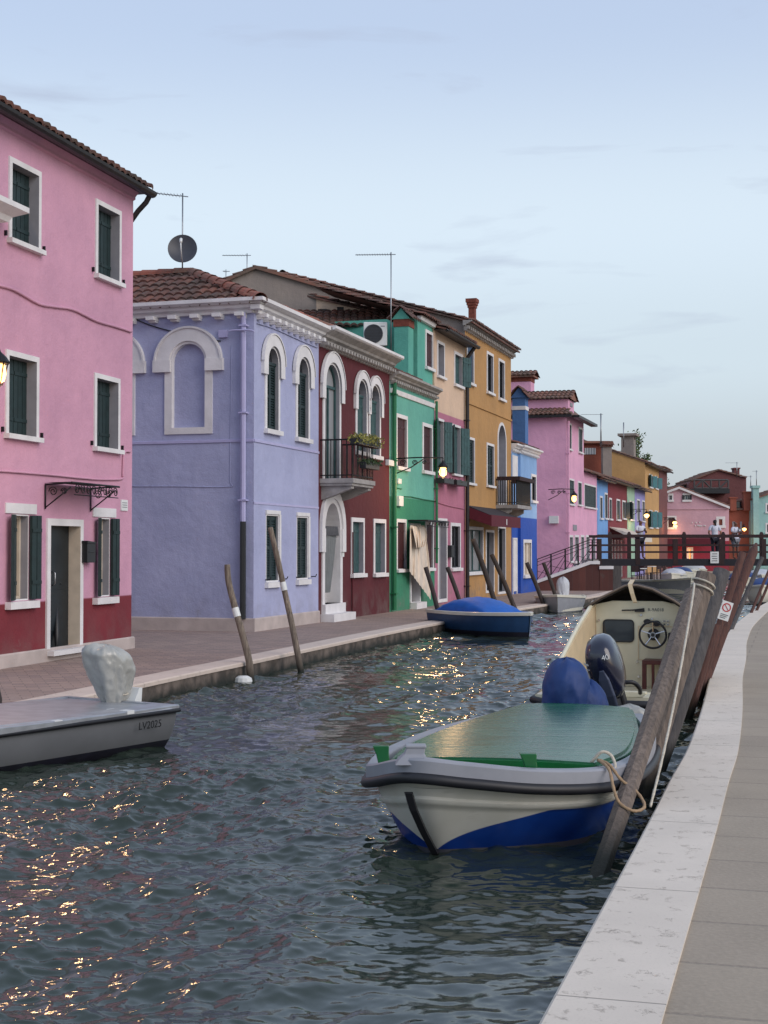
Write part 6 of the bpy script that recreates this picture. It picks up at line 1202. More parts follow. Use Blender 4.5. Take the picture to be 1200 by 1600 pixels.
# blue covered boat
a = Vector((1.28, 32.2)); b_ = Vector((2.95, 29.2)); c = (a + b_) / 2 + Vector((.12, .35)); d = (b_ - a).normalized()
t, Mx = craft('blue boat with a white rim under a bright blue tarpaulin', (c.x, c.y), atan2(d.y, d.x), 3.25, 1.4, .47, 'boat_blue', 'hull_white', 'antifoul', tr=.8, name='motorboat', deck=True, deckm='tarp_bright', bowlift=.04, fine=2.6, zb=.12)
mb = MB(); Lr = []
for j in range(15):
    v = j / 14; x = -1.2 + 2.15 * v; h = .40 * sin(pi * min(1, v * 1.06 + .02)) ** .55 * (1 - .35 * v); Lr.append([(x + .02 * sin(k), .62 * cos(pi * k / 14) * (1 - .25 * v), .45 + max(0, h) * sin(pi * k / 14) ** .7 + .012 * sin(k * 3 + j)) for k in range(15)])
mb.loft(Lr, closed=False); mb.keep = True; build('tarpaulin', mb, 'tarp_bright', t, Mx, smooth=True)
# grey dinghy
t, Mx = craft('pale grey dinghy with a white-wrapped outboard, before the bridge ramp', (5.25, 42.6), radians(-100), 3.2, 1.5, .42, 'rim_grey', 'hull_white', 'antifoul', tr=.85, name='dinghy', fine=2.2, bowlift=.1); engine(t, Mx, -1.6, .3, .98, 'tarp_white', .2, 2, lean=-.22)
t, Mx = craft('shabby white open boat floating just under the bridge', (11.15, 58.5), radians(-35), 3.0, 1.45, .55, 'rim_grey', 'hull_white', 'antifoul', tr=.85, name='dinghy', fine=2.2, bowlift=.12)
for i, (px_, Y, hd_, Lb, cm, lab) in enumerate(((1052, 74, -105, 3.2, 'tarp_white', 'white covered boat just past the bridge, nearest of the far cluster'), (1064, 80, -100, 3.4, 'tarp_blue', 'boat with a dark blue cover among the far cluster'), (1076, 86, -100, 3.2, 'tarp_silver', 'silver covered boat in the far cluster'), (1087, 92, -95, 3.4, 'tarp_white', 'farthest white covered boat beyond the bridge'),
                                    (1196, 50, -110, 3.4, 'tarp_blue', 'boat under a blue cover behind the red poles'), (1160, 64, -105, 3.2, 'tarp_blue', 'blue covered boat in the shade past the bridge, by the right-hand quay'), (1190, 70, -105, 3.4, 'tarp_white', 'white covered boat past the bridge on the right-hand quay'))):
    p_ = atY(px_, 880, Y); t, Mx = craft(lab, (p_.x, p_.y), radians(hd_), Lb, 1.4, .5, 'hull_white', 'hull_white', tr=.85, name='dinghy', group='boats moored beyond the bridge', deck=True, deckm=cm); s_ = MI; MI = Mx; tarp('boat_cover', t, 0, 0, .48, .85, lambda v: (1.2 * dome(v, 1, .1), .6 * dome(v, 1, .1)), cm, wr=.2, seed=i, rings=10, seg=24); MI = s_
# ---- cabin boat
hh = Vector((.30, .954)).normalized(); t = thing('cabin_cruiser', 'small cream cabin boat seen from astern with steering wheel and folded canopy', 'boat', (2.2, 14.4, WZ)); Mx = Matrix(((hh.y, hh.x, 0, 2.2), (-hh.x, hh.y, 0, 14.4), (0, 0, 1, 0), (0, 0, 0, 1)))
mb = MB(); st = []
for i in range(25):
    q = i / 24; y = -.05 + 5.1 * q; b_ = (.68 + .06 * sin(q * pi)) * (1 - max(0, (q - .5) / .5) ** 2.3); b_ = max(b_, .015); zz = .12 + .28 * q ** 1.6; st.append([(-b_, y, zz), (-b_ * .97, y, zz - .1), (-b_ * .88, y, WZ + .05), (-b_ * .78, y, WZ - .1), (0, y, WZ - .3), (b_ * .78, y, WZ - .1), (b_ * .88, y, WZ + .05), (b_ * .97, y, zz - .1), (b_, y, zz)])
mb.loft(st, closed=False); mb.poly(st[0]); mb.keep = True; hull = build('hull', mb, 'cream_gel', t, Mx, smooth=True, auto=40)
mb = MB(); P_ = [(-l[0][0] * 1.0 * -1, l[0][1], l[0][2] - .04) for l in st]; L1 = [(l[0][0] - .02, l[0][1], l[0][2] - .05) for l in st]; R1 = [(l[-1][0] + .02, l[-1][1], l[-1][2] - .05) for l in st]; mb.tube(list(reversed(L1)) + [(-.6, -.12, .06), (.6, -.12, .06)] + R1, .04, 8); build('rubber_rail', mb, 'rubber', t, Mx, smooth=True)
mb = MB(); mb.poly([(-.66, -.02, -.03), (.66, -.02, -.03), (.6, 2.7, -.03), (-.6, 2.7, -.03)]); mb.box(-.66, .66, -.04, .0, -.1, .10); mb.box(-.66, .66, .28, .34, -.03, .14); mb.box(-.64, .64, -.02, .30, .10, .125) if False else None
for s_ in (-1, 1): mb.box(s_ * .40, s_ * .67, -.04, .34, .09, .13)
mb.box(-.40, .40, .26, .36, .09, .15); build('cockpit', mb, 'cream_gel', t, Mx, bevel=.008)
for s_ in (-1, 1):
    mb = MB(); top = crom([(s_ * .66, .25, .15), (s_ * .63, .9, .36), (s_ * .58, 1.8, .70), (s_ * .545, 2.7, .95)], 16); mb.loft([[(p.x, p.y, p.z), (p.x - s_ * .05, p.y, p.z - .01), (s_ * (.60 if False else abs(p.x) - .07), p.y, -.03), (p.x + s_ * .04, p.y, .12)] for p in top]); build('cockpit_side', mb, 'beige_gel', t, Mx)
    mb = MB(); mb.tube([p + Vector((-s_ * .02, 0, .01)) for p in top], .026, 8); build('coaming_rail', mb, 'cream_gel', t, Mx, smooth=True)
mb = MB(); BY = 2.7; mb.prism([(-.56, -.03), (.56, -.03), (.545, .93), (.3, .985), (-.3, .985), (-.545, .93)], BY, BY + .04); bh_ = build('bulkhead', mb, 'cream_gel', t, Mx, bevel=.008)
mb = MB(); roofp = lambda y: [( -.56 * q(y), y, .12 + .28 * (y / 5.1) ** 1.6 ) for q in ()]
Lr = []
for y in np.linspace(BY + .03, 4.95, 10):
    q = (y - BY) / 2.25; w_ = .56 * (1 - q ** 2.2 * .85); zt = .985 - .45 * q ** 1.5; zb_ = .12 + .28 * (y / 5.1) ** 1.6; Lr.append([(-w_ - .03, y, zb_), (-w_, y, zt - .08), (-w_ * .5, y, zt), (w_ * .5, y, zt), (w_, y, zt - .08), (w_ + .03, y, zb_)])
mb.loft(Lr, closed=False); mb.poly(list(reversed(Lr[-1]))); mb.keep = True; build('cabin_top', mb, 'cream_gel', t, Mx, smooth=True, auto=30)
cab = Mx.inverted()
def cp(px, py, yl=BY - .01):
    d = ray(px, py); o_ = cab @ CAM; dd = cab.to_3x3() @ d; k = (yl - o_.y) / dd.y; return o_ + dd * k
a, b_ = cp(944, 1001), cp(989, 970); mb = MB(); r_ = .04
def rrect(x0, x1, z0, z1, r): return [(x1 - r + r * cos(a_), z0 + r + r * sin(a_)) for a_ in np.linspace(-pi / 2, 0, 5)] + [(x1 - r + r * cos(a_), z1 - r + r * sin(a_)) for a_ in np.linspace(0, pi / 2, 5)] + [(x0 + r + r * cos(a_), z1 - r + r * sin(a_)) for a_ in np.linspace(pi / 2, pi, 5)] + [(x0 + r + r * cos(a_), z0 + r + r * sin(a_)) for a_ in np.linspace(pi, 1.5 * pi, 5)]
mb.prism(rrect(a.x, b_.x, a.z, b_.z, .04), BY - .012, BY - .002); hw_ = build('hatch_window', mb, 'dark_glass', bh_, Mx)
mb = MB(); mb.ring(rrect(a.x, b_.x, a.z, b_.z, .04), rrect(a.x - .015, b_.x + .015, a.z - .015, b_.z + .015, .05), BY - .02, BY, BY - .01); build('hatch_frame', mb, 'rubber', hw_, Mx)
c = cp(1020, 992, BY - .16); mb = MB(); R_ = .155
mb.tube([c + Vector((R_ * cos(a_), -.0 , R_ * sin(a_))) for a_ in np.linspace(0, 2 * pi, 37)], .013, 8); sw = build('steering_wheel', mb, 'rubber', bh_, Mx, smooth=True)
mb = MB()
for k in range(5): a_ = pi / 2 + 2 * pi * k / 5; mb.tube([c + Vector((0, .03, 0)), c + Vector((R_ * cos(a_), 0, R_ * sin(a_)))], .008, 6)
mb.tube([c + Vector((0, .16, 0)), c + Vector((0, -.005, 0))], .035, 14); build('wheel_spokes', mb, 'chrome', sw, Mx, smooth=True, auto=40); mb = MB(); mb.tube([c + Vector((0, .12, 0)), c + Vector((0, .06, 0))], .07, 18); mb.tube([c + Vector((0, -.005, 0)), c + Vector((0, -.015, 0))], .022, 14); build('wheel_hub', mb, 'rubber', sw, Mx, smooth=True, auto=40)
for px_, py_, rx in ((1011.5, 971, .042), (1026, 974, .048)):
    g0 = cp(px_, py_); mb = MB(); mb.loft([[g0 + Vector((rx * cos(a_), y_, rx * .72 * sin(a_))) for a_ in np.linspace(0, 2 * pi, 21)[:-1]] for y_ in (0, -.03)]); build('gauge', mb, 'rubber', bh_, Mx)
mb = MB()
for i in range(2):
    for j in range(2): g0 = cp(1038 + i * 6, 970.5 + j * 5); mb.box(g0.x - .01, g0.x + .01, g0.y - .015, g0.y, g0.z - .008, g0.z + .008)
for px_, py_ in ((1002, 961), (936, 969), (1019, 967), (996, 1034), (998, 1057)): g0 = cp(px_, py_); mb.tube([g0, g0 + Vector((0, -.02, 0))], .014, 10)
build('switches', mb, 'chrome', bh_, Mx)
a, b_ = cp(972, 953.5), cp(1007, 951); mb = MB(); mb.tube([(a.x, BY - .03, a.z), ((a.x + b_.x) / 2, BY - .04, a.z + .005), (b_.x, BY - .03, b_.z)], .009, 6); mb.box((a.x + b_.x) / 2 + .02, b_.x, BY - .035, BY, a.z - .016, a.z + .012); build('grab_rail', mb, 'rubber', bh_, Mx)
g0 = cp(1012, 955); text('R-9A018', .052, 'dish_grey', bh_, Mx @ Matrix.Translation(Vector((g0.x, BY - .003, g0.z))) @ Matrix.Rotation(pi / 2, 4, 'X'), 'registration_lettering')
a, b_ = cp(1044, 1013, BY - .12), cp(1051, 988, BY - .12); mb = MB(); mb.loft([[(a.x + dx, BY - .2, a.z), (b_.x + dx * .4, BY - .2, a.z), (b_.x + dx * .4, BY - .1, a.z), (a.x + dx, BY - .1, a.z)] for dx in (0,)] + [[(a.x + .01, BY - .22, b_.z), (b_.x + .02, BY - .22, b_.z), (b_.x + .02, BY - .12, b_.z), (a.x + .01, BY - .12, b_.z)]]); build('throttle_lever', mb, 'rubber', bh_, Mx, bevel=.01)
a, b_ = cp(1004, 1066, BY - .25), cp(1042, 1032, BY - .25); mb = MB(); mb.box(a.x, b_.x + .1, BY - .3, BY - .0, b_.z - .05, b_.z); mb.box(a.x, a.x + .05, BY - .3, BY - .26, -.03, b_.z - .05); mb.box(a.x + .11, a.x + .14, BY - .3, BY - .26, -.03, b_.z - .05); build('helm_seat', mb, 'red_wood', t, Mx, bevel=.004)
a, b_ = cp(997, 1030), cp(1052, 980); mb = MB(); mb.ring([(a.x + .01, a.z), (b_.x, a.z), (b_.x, b_.z), (a.x + .01, b_.z)], [(a.x, a.z - .01), (b_.x + .01, a.z - .01), (b_.x + .01, b_.z + .01), (a.x, b_.z + .01)], BY - .008, BY, BY); build('console_edge', mb, 'beige_gel', bh_, Mx)
# folded canopy
mb = MB(); Lr = []
for y_, k in ((BY - .18, .0), (BY - .05, .015), (BY + .10, .01), (BY + .24, -.08), (BY + .34, -.25)): Lr.append([(-.60, y_, .90 + k), (-.42, y_, 1.02 + k), (-.12, y_, 1.15 + k + .02), (.02, y_, 1.175 + k), (.2, y_, 1.13 + k), (.45, y_, 1.00 + k), (.62, y_, .88 + k)])
mb.loft(Lr, closed=False); mb.keep = True; cn = build('canopy', mb, 'canvas_dark', t, Mx)
sd_ = cn.modifiers.new('thickness', 'SOLIDIFY'); sd_.thickness = .03
mb = MB(); mb.tube([Vector(p) + Vector((0, -.01, -.0)) for p in Lr[0]], .013, 8); mb.tube([(-.60, BY - .18, .90), (-.55, BY + .05, .93)], .014, 6); build('canopy_hem', mb, 'canvas_tan', cn, Mx, smooth=True)
mb = MB(); mb.loft([[(x - .025, y_, z), (x + .025, y_, z), (x + .025, y_ + .01, z - .01), (x - .025, y_ + .01, z - .01)] for x, y_, z in ((.0, BY - .22, .98), (-.03, BY - .23, 1.08), (-.06, BY - .21, 1.19), (-.05, BY - .05, 1.24))]); build('strap', mb, 'beige_gel', cn, Mx)
mb = MB(); mb.tube(crom([(-.50, BY - .03, .9), (-.49, BY - .05, .6), (-.47, BY - .04, .38)], 12), .008, 6); build('dangling_cord', mb, 'rope_tan', cn, Mx, smooth=True)
# black outboard, tilted
t2 = t; E = Mx @ Matrix.Translation(Vector((.15, -.28, .14))) @ Matrix.Rotation(radians(-12), 4, 'Y') @ Matrix.Rotation(radians(14), 4, 'X'); mb = MB(); Lr = []
for j, (z, rx, ry, yo) in enumerate(((0.02, .10, .14, 0), (.08, .14, .2, .0), (.16, .165, .245, .0), (.26, .175, .27, -.0), (.36, .175, .28, -.01), (.46, .165, .27, -.01), (.54, .145, .245, -.015), (.60, .115, .20, -.02), (.635, .07, .13, -.02), (.65, .02, .04, -.02))): Lr.append([(rx * (abs(cos(a_)) ** .75) * (1 if cos(a_) > 0 else -1), yo + ry * (abs(sin(a_)) ** .8) * (1 if sin(a_) > 0 else -1), z) for a_ in np.linspace(0, 2 * pi, 33)[:-1]])
mb.loft(Lr); cw = build('engine_cowl', mb, 'cowl', t, E, smooth=True)
mb = MB(); mb.loft([[(-.06 * q, yy, z), (.06 * q, yy, z), (.045 * q, yy - .03, z), (-.045 * q, yy - .03, z)] for z, q, yy in ((-.25, .8, -.12), (-.05, 1, -.17), (.1, 1.15, -.235), (.28, .95, -.262), (.38, .5, -.262))]); build('engine_spine', mb, 'engine_grey', cw, E, bevel=.01)
mb = MB(); mb.box(-.055, .055, -.14, .1, -.75, .04); mb.box(-.09, .09, .05, .22, -.2, .02); build('engine_leg', mb, 'rubber', t, E, bevel=.02)
mb = MB(); mb.tube(crom([(.06, .1, .1), (.2, .12, .08), (.24, .2, -.02), (.22, .3, -.1)], 14), .022, 8); build('cable_hose', mb, 'rubber', cw, E, smooth=True)
for i, (z, x_) in enumerate(((.44, 0), (.395, 0), (.28, .02))):
    mb = MB(); k_ = 9; mb.loft([[(-.182 * (cos(a_) ** .75) - .004, -.014 - .285 * (sin(a_) ** .8), z + dz) for a_ in (np.linspace(.35, 1.05, k_) if i < 2 else np.linspace(.6, 1.1, k_))] for dz in ((0, .022 if i == 0 else .008))], closed=False); mb.keep = True; build('cowl_stripe', mb, 'white_plastic', cw, E)
text('40', .07, 'white_plastic', cw, E @ Matrix.Translation(Vector((.03, -.275, .47))) @ Matrix.Rotation(radians(14), 4, 'Z') @ Matrix.Rotation(pi / 2 - .35, 4, 'X'), 'cowl_number', ex=.008)
mb = MB(); mb.box(-.66, -.5, -.3, -.05, -.12, .05); build('swim_step', mb, 'rubber', t, Mx, bevel=.015)
# crumpled white bag between the boats
s_ = MI; MI = Matrix(); tb_ = tarp('plastic_bag', None, 2.15, 12.55, .02, .24, lambda v: (.17 * dome(v, 1, .3), .1 * dome(v, 1, .3)), 'tarp_silver', wr=.4, freq=3, seed=4, rings=10, seg=24); MI = s_; tag(tb_, 'crumpled pale bag lying on the stern behind the green cover', 'bag')
# foam float at the crooked post
mb = MB(); fc = atY(402 - 22, 1062, 19.9); mb.loft([[(fc.x + .13 * cos(a_) * q, fc.y + .1 * sin(a_) * q, WZ + z) for a_ in np.linspace(0, 2 * pi, 13)[:-1]] for z, q in ((-.06, .7), (-.0, 1), (.05, .9), (.08, .5))]); o = build('foam_block', mb, 'white_plastic', None, Matrix()); tag(o, 'small white foam lump floating at the foot of the crooked pole', 'float')
# ================================================================ bridge
BY0, BY1 = 55.5, 58.0; zd = 1.2; XL = atY(934, 870, BY0).x; XR = 18.5; tb = thing('footbridge', 'dark wooden footbridge with plank rails crossing the canal', 'bridge', (XL, BY0, 0)); TB = Matrix()
mb = MB()
for y in (BY0, BY1 - .2): mb.box(XL, XR, y, y + .2, .95, zd)
build('beam', mb, 'bridge_beam', tb, TB); mb = MB(); x = XL
while x < XR: mb.box(x, x + .17, BY0 + .202, BY1 - .202, zd - .06, zd + .01); x += .18
build('deck', mb, 'bridge_wood', tb, TB)
for y, xs in ((BY0 + .02, (934, 994, 1053, 1125, 1191)), (BY1 - .14, (951, 981, 1067, 1128, 1188))):
    mb = MB()
    for zz, hh_ in ((2.06, .11), (1.72, .07), (1.45, .07)): mb.box(XL, XR, y - .012 if y < 56 else y - .004, y + .07, zz, zz + hh_)
    build('railing', mb, 'bridge_wood', tb, TB)
    for p_ in xs:
        X = atY(p_, 860, y).x + .06; mb = MB(); w_ = .09 if y < 56 else .07; mb.box(X - w_, X + w_, y - .03, y + .12, zd - .2, 2.0 if y < 56 else 2.2); mb.loft([[(X + sx * w_ * q, y + .045 + sy * .075 * q, z) for sx, sy in ((-1, -1), (1, -1), (1, 1), (-1, 1))] for q, z in ((1, 2.0 if y < 56 else 2.2), (.55, 2.12 if y < 56 else 2.3))]) if y > 56 else None; build('rail_post', mb, 'bridge_wood', tb, TB)
mb = MB(); a, b_ = atY(1110, 880, BY0 - .05), atY(1123, 862, BY0 - .05); mb.box(a.x, b_.x, BY0 - .06, BY0 - .02, a.z, b_.z); sg = build('sign_plate', mb, 'white_plastic', tb, TB)
for i in range(4): mb = MB(); z = a.z + .08 + i * .09; mb.box(a.x + .05 + .02 * (i % 2), b_.x - .06, BY0 - .066, BY0 - .06, z, z + .025); build('lettering_line', mb, 'dish_grey', sg, TB)
# abutment ramp
ta = thing('bridge_ramp', 'red-brown brick ramp with stone coping and iron railing leading up to the bridge', 'ramp', (6, 55, 0)); xa = 5.85; xb = XL; Z = lambda x: .34 + (1.10 - .34) * min(1, max(0, (x - xa) / (7.95 - xa)))
mb = MB(); mb.prism([(xa, 0), (xb, 0), (xb, 1.02), (7.95, 1.02), (xa, .26)], BY0 - .5, BY0 - .2); mb.T = None
build('brick_wall', mb, 'abutment_brick', ta, TB)
mb = MB()
for i in range(7): x = xa + .15 + i * .33; mb.box(x, xb, BY0 - .198, BY1 - .3, .0 + i * .17, (i + 1) * .17)
build('steps', mb, 'grey_stone', ta, TB)
mb = MB(); mb.prism([(xa - .03, .261), (7.95, 1.021), (xb, 1.021), (xb, 1.14), (7.93, 1.14), (xa - .03, .37)], BY0 - .55, BY0 - .15); build('coping', mb, 'white_stone', ta, TB)
mb = MB(); x1 = atY(957, 900, BY0 - .4).x; mb.box(xb + .001, x1, BY0 - .52, BY1 - .4, 0, .83); build('brick_pier', mb, 'abutment_brick', ta, TB); mb = MB(); mb.box(xb - .02, x1 + .02, BY0 - .56, BY1 - .4, .831, .948); build('pier_cap', mb, 'white_stone', ta, TB)
x2 = atY(971, 900, BY0).x; mb = MB(); mb.box(x1 + .021, x2, BY0, BY0 + .5, -1, .949); build('concrete_pile', mb, 'post_grey', ta, TB)
mb = MB(); yr = BY0 - .35; zt = lambda x: Z(x) + .86
for q in (0, .10, .24): mb.tube([(xa + .05, yr, zt(xa) - q), (7.95, yr, zt(7.95) - q), (xb, yr, zt(xb) - q + .0)], .02 if q == 0 else .013, 6)
xs = [xa + .05, 6.45, 7.0, 7.5, 8.05]
for x in xs: mb.box(x - .03, x + .03, yr - .02, yr + .02, Z(x), zt(x))
for a, b_ in zip(xs[:-1], xs[1:]):
    mb.tube([(a, yr, Z(a) + .05), (b_, yr, zt(b_) - .25)], .012, 5); m_ = (a + b_) / 2; mb.tube([(m_, yr, Z(m_) + .05), (b_, yr, zt(b_) - .4)], .01, 5); mb.tube([(a, yr, Z(a) + .4), (b_, yr, Z(b_) + .05)], .01, 5)
build('iron_railing', mb, 'iron', ta, TB)
# ================================================================ lanterns
def lantern(label, P, out_d, arm, z, strength=25, sc_=1.0, scroll=True, glowr=.095, group='wall lanterns'):
    d = Vector((out_d[0], out_d[1], 0)).normalized(); t = thing('wall_lantern', label, 'street lamp', (P[0], P[1], z), 0, group); o = Vector((P[0], P[1], 0)); TI = Matrix()
    A = lambda u, h: o + d * u + Vector((0, 0, z + h)); mb = MB(); mb.tube([A(0, .35), A(arm * .5, .37), A(arm, .35)], .018, 6); mb.tube([A(0, -.05), A(arm * .35, .12), A(arm * .62, .34)], .015, 6); mb.tube([A(arm, .35), A(arm, .22)], .012, 6)
    if scroll:
        for u0, r_ in ((.18, .09), (.42, .075), (.62, .06)): mb.tube([A(arm * u0 + r_ * (1 - k / 24) * cos(k * .55), .24 + r_ * (1 - k / 24) * sin(k * .55) * .9) for k in range(20)], .012, 5)
    mb.T = None; build('bracket', mb, 'iron', t, TI, smooth=True)
    c = A(arm, 0); mb = MB(); mb.loft([[c + Vector((r_ * cos(a_), r_ * sin(a_), h)) for a_ in np.linspace(0, 2 * pi, 13)[:-1]] for r_, h in ((.13, .10), (.14, .12), (.10, .18), (.035, .24), (.02, .28))]); mb.loft([[c + Vector((r_ * cos(a_), r_ * sin(a_), h)) for a_ in np.linspace(0, 2 * pi, 9)[:-1]] for r_, h in ((.05, -.14), (.03, -.17))])
    for k in range(4): a_ = pi / 4 + k * pi / 2; mb.tube([c + Vector((.13 * cos(a_), .13 * sin(a_), .11)), c + Vector((.055 * cos(a_), .055 * sin(a_), -.15))], .008, 4)
    build('lamp_housing', mb, 'iron', t, TI)
    mb = MB(); mb.loft([[c + Vector((r_ * cos(a_), r_ * sin(a_), h)) for a_ in np.linspace(0, 2 * pi, 17)[:-1]] for r_, h in ((.03, -.13), (.075, -.10), (glowr, -.02), (glowr * .95, .04), (.08, .09), (.03, .105))]); build('lamp_glass', mb, 'lamp_glow', t, TI, smooth=True)
    ld = bpy.data.lights.new('lamp_light', 'POINT'); ld.energy = strength; ld.color = (1, .62, .30); ld.shadow_soft_size = .12; lo = bpy.data.objects.new('lamp_light', ld); col.objects.link(lo); put(lo, t, Matrix.Translation(c - Vector((0, 0, .30)))); return t
NO = Vector((DL.y, -DL.x)); p = FP(616)
lantern('lit wall lantern on a long scrolled arm between the burgundy and green houses', p, NO, 1.3, 3.58, 60)
p = FP(841) + NO * .4; lantern('lit wall lantern in front of the tall pale pink house', p, NO, 1.0, 3.55, 45)
lo_, hi_ = -4.0, 0.0
for _ in range(40):
    mid_ = (lo_ + hi_) / 2; c_ = Vector((pa.x, pa.y)) + pd * mid_ + Vector((pd.y, -pd.x)) * 1.27
    if c_.x / c_.y < (-5 - 600) / FPX: lo_ = mid_
    else: hi_ = mid_
q = Vector((pa.x, pa.y)) + pd * mid_; lantern('lit lantern at the picture edge, half cut off before the pink house', q, (pd.y, -pd.x), 1.27, 3.66, 50)
for px_, lab, Y, z, st in ((984, 'small lit lantern over the honey house pavement, on a long thin arm', 88, 3.5, 60), (1036, 'lit lantern before the left part of the pink gable wall', 99, 3.4, 60)):
    p = FP(px_) ; tgt = atY(1009 if px_ == 984 else 1044.6, 812, p.y); lantern(lab, p, NO, max(.8, (tgt.x - p.x) / NO.x), z, 34, glowr=.15)
for px_, py_, lab in ((1055, 822, 'lower lit lantern on the pink gable wall beside a window'), (1163, 827, 'lit lantern on the orange house')):
    a = atY(px_, py_, YE - .6); lantern(lab, (a.x, YE), (0, -1), .6, a.z, 14, glowr=.15)
ld = bpy.data.lights.new('doorway_light', 'POINT'); ld.energy = 14; ld.color = (1, .5, .22); ld.shadow_soft_size = .2; lo = bpy.data.objects.new('doorway_light', ld); col.objects.link(lo); a = atY(1076, 862, YE - .6); lo.location = a
# ================================================================ people on the bridge
simple('skin', C(166, 116, 92), .6, var=.05); simple('skin_dark', C(110, 74, 60), .6, var=.05); simple('cloth_white', C(206, 208, 222), .85, var=.06); simple('cloth_navy', C(26, 26, 40), .85, var=.1); simple('cloth_grey', C(120, 122, 130), .85, var=.1); simple('hair_dark', C(24, 20, 20), .6, var=.2); simple('bag_dark', C(30, 30, 34), .7)
def skinmesh(name, J, E, mat, parent, Mx, sub=1):
    me = bpy.data.meshes.new(name); b = bmesh.new(); ly = b.verts.layers.skin.verify(); V = {}
    for k, (p, r) in J.items(): v = b.verts.new(p); v[ly].radius = (r, r * (.78 if k in ('chest', 'hip', 'waist', 'neck0') else 1)); V[k] = v
    for a, c in E: b.edges.new((V[a], V[c]))
    V[list(J)[0]][ly].use_root = True; b.to_mesh(me); b.free(); me.materials.append(M[mat]); o = bpy.data.objects.new(name, me); col.objects.link(o); s_ = o.modifiers.new('skin', 'SKIN'); s_.use_smooth_shade = True; u = o.modifiers.new('sub', 'SUBSURF'); u.levels = sub; u.render_levels = sub; put(o, parent, Mx); return o
def person(label, X, Y, z, yaw, H_, top, legs, skin, pose, hair='short', group='people on the footbridge', skirt=False):
    t = thing('person', label, 'person', (X, Y, z), yaw, group); Mx = WM[t.name] @ Matrix.Scale(H_ / 1.75, 4)
    ar = pose; J = {'hip': ((0, 0, .93), .145), 'waist': ((0, 0, 1.08), .125), 'chest': ((0, 0, 1.30), .16), 'neck0': ((0, 0, 1.45), .09), 'neck': ((0, -.01, 1.52), .055), 'head0': ((0, -.02, 1.58), .075), 'head': ((0, -.025, 1.66), .098), 'crown': ((0, -.02, 1.71), .07), 'nose': ((0, -.115, 1.635), .02)}
    for s_ in (-1, 1):
        k = 'lr'[s_ > 0]; J['hp' + k] = ((s_ * .09, 0, .88), .10); J['kn' + k] = ((s_ * (.10), ar['knee'][s_ > 0], .49), .062); J['an' + k] = ((s_ * .10, ar['foot'][s_ > 0], .09), .042); J['to' + k] = ((s_ * .11, ar['foot'][s_ > 0] - .17, .03), .035)
        J['sh' + k] = ((s_ * .185, 0, 1.42), .062); J['el' + k] = (ar['el' + k], .045); J['wr' + k] = (ar['wr' + k], .032); J['ha' + k] = (ar['ha' + k], .036)
    E = [('hip', 'waist'), ('waist', 'chest'), ('chest', 'neck0'), ('neck0', 'neck'), ('neck', 'head0'), ('head0', 'head'), ('head', 'crown'), ('head', 'nose')]
    for k in 'lr': E += [('hip', 'hp' + k), ('hp' + k, 'kn' + k), ('kn' + k, 'an' + k), ('an' + k, 'to' + k), ('neck0', 'sh' + k), ('sh' + k, 'el' + k), ('el' + k, 'wr' + k), ('wr' + k, 'ha' + k)]
    body = skinmesh('body', J, E, skin, t, Mx)
    f = MB()
    for k in 'lr':   # five fingers
        h = Vector(J['ha' + k][0]); w_ = Vector(J['wr' + k][0]); d = (h - w_).normalized(); sd = d.cross(Vector((0, 1, .2))).normalized()
        for i in range(4): o_ = h + sd * (.022 * (i - 1.5)) + d * .02; f.tube([o_, o_ + d * .04, o_ + d * (.065 + .008 * (i in (1, 2))) + Vector((0, -.015, 0))], .009, 5)
        f.tube([h - d * .01, h - d * .01 + sd * .04 + d * .02, h + sd * .05 + d * .04], .010, 5)
    build('fingers', f, skin, body, Mx, smooth=True)
    sj = {k: (J[k][0], J[k][1] * 1.13 + .008) for k in ('waist', 'chest', 'neck0')}; sj['hip'] = ((0, 0, .96), .165); se = [('waist', 'chest'), ('chest', 'neck0'), ('waist', 'hip')]
    for k in 'lr': sj['sh' + k] = (J['sh' + k][0], .078); a = Vector(J['sh' + k][0]); b_ = Vector(J['el' + k][0]); sj['sl' + k] = (tuple(a.lerp(b_, .75)), .068); se += [('neck0', 'sh' + k), ('sh' + k, 'sl' + k)]
    skinmesh('shirt', sj, se, top, t, Mx)
    lj = {'hip': ((0, 0, .92), .165)}; le = []; low = .55 if skirt == 'shorts' else .16
    for k in 'lr':
        lj['hp' + k] = (J['hp' + k][0], .118); le.append(('hip', 'hp' + k)); a = Vector(J['hp' + k][0]); b_ = Vector(J['kn' + k][0])
        if skirt == 'shorts': lj['e' + k] = (tuple(a.lerp(b_, .9)), .095); le.append(('hp' + k, 'e' + k))
        else: lj['k' + k] = (J['kn' + k][0], .08); lj['e' + k] = (tuple(Vector(J['an' + k][0]) + Vector((0, 0, .06))), .065); le += [('hp' + k, 'k' + k), ('k' + k, 'e' + k)]
    skinmesh('trousers' if skirt != 'shorts' else 'shorts', lj, le, legs, t, Mx)
    hj = {'a': ((0, -.0, 1.70), .10), 'b': ((0, .035, 1.66), .098)}; he = [('a', 'b')]
    if hair == 'tail': hj['c'] = ((0, .10, 1.60), .05); hj['d'] = ((0, .12, 1.46), .035); he += [('b', 'c'), ('c', 'd')]
    skinmesh('hair', hj, he, 'hair_dark', t, Mx); return t, Mx
P0 = dict(knee=(0, -.02), foot=(.02, -.06), ell=(-.26, -.08, 1.18), wrl=(-.12, -.28, 1.22), hal=(-.05, -.33, 1.25), elr=(.26, -.08, 1.18), wrr=(.13, -.28, 1.22), har=(.06, -.33, 1.25))
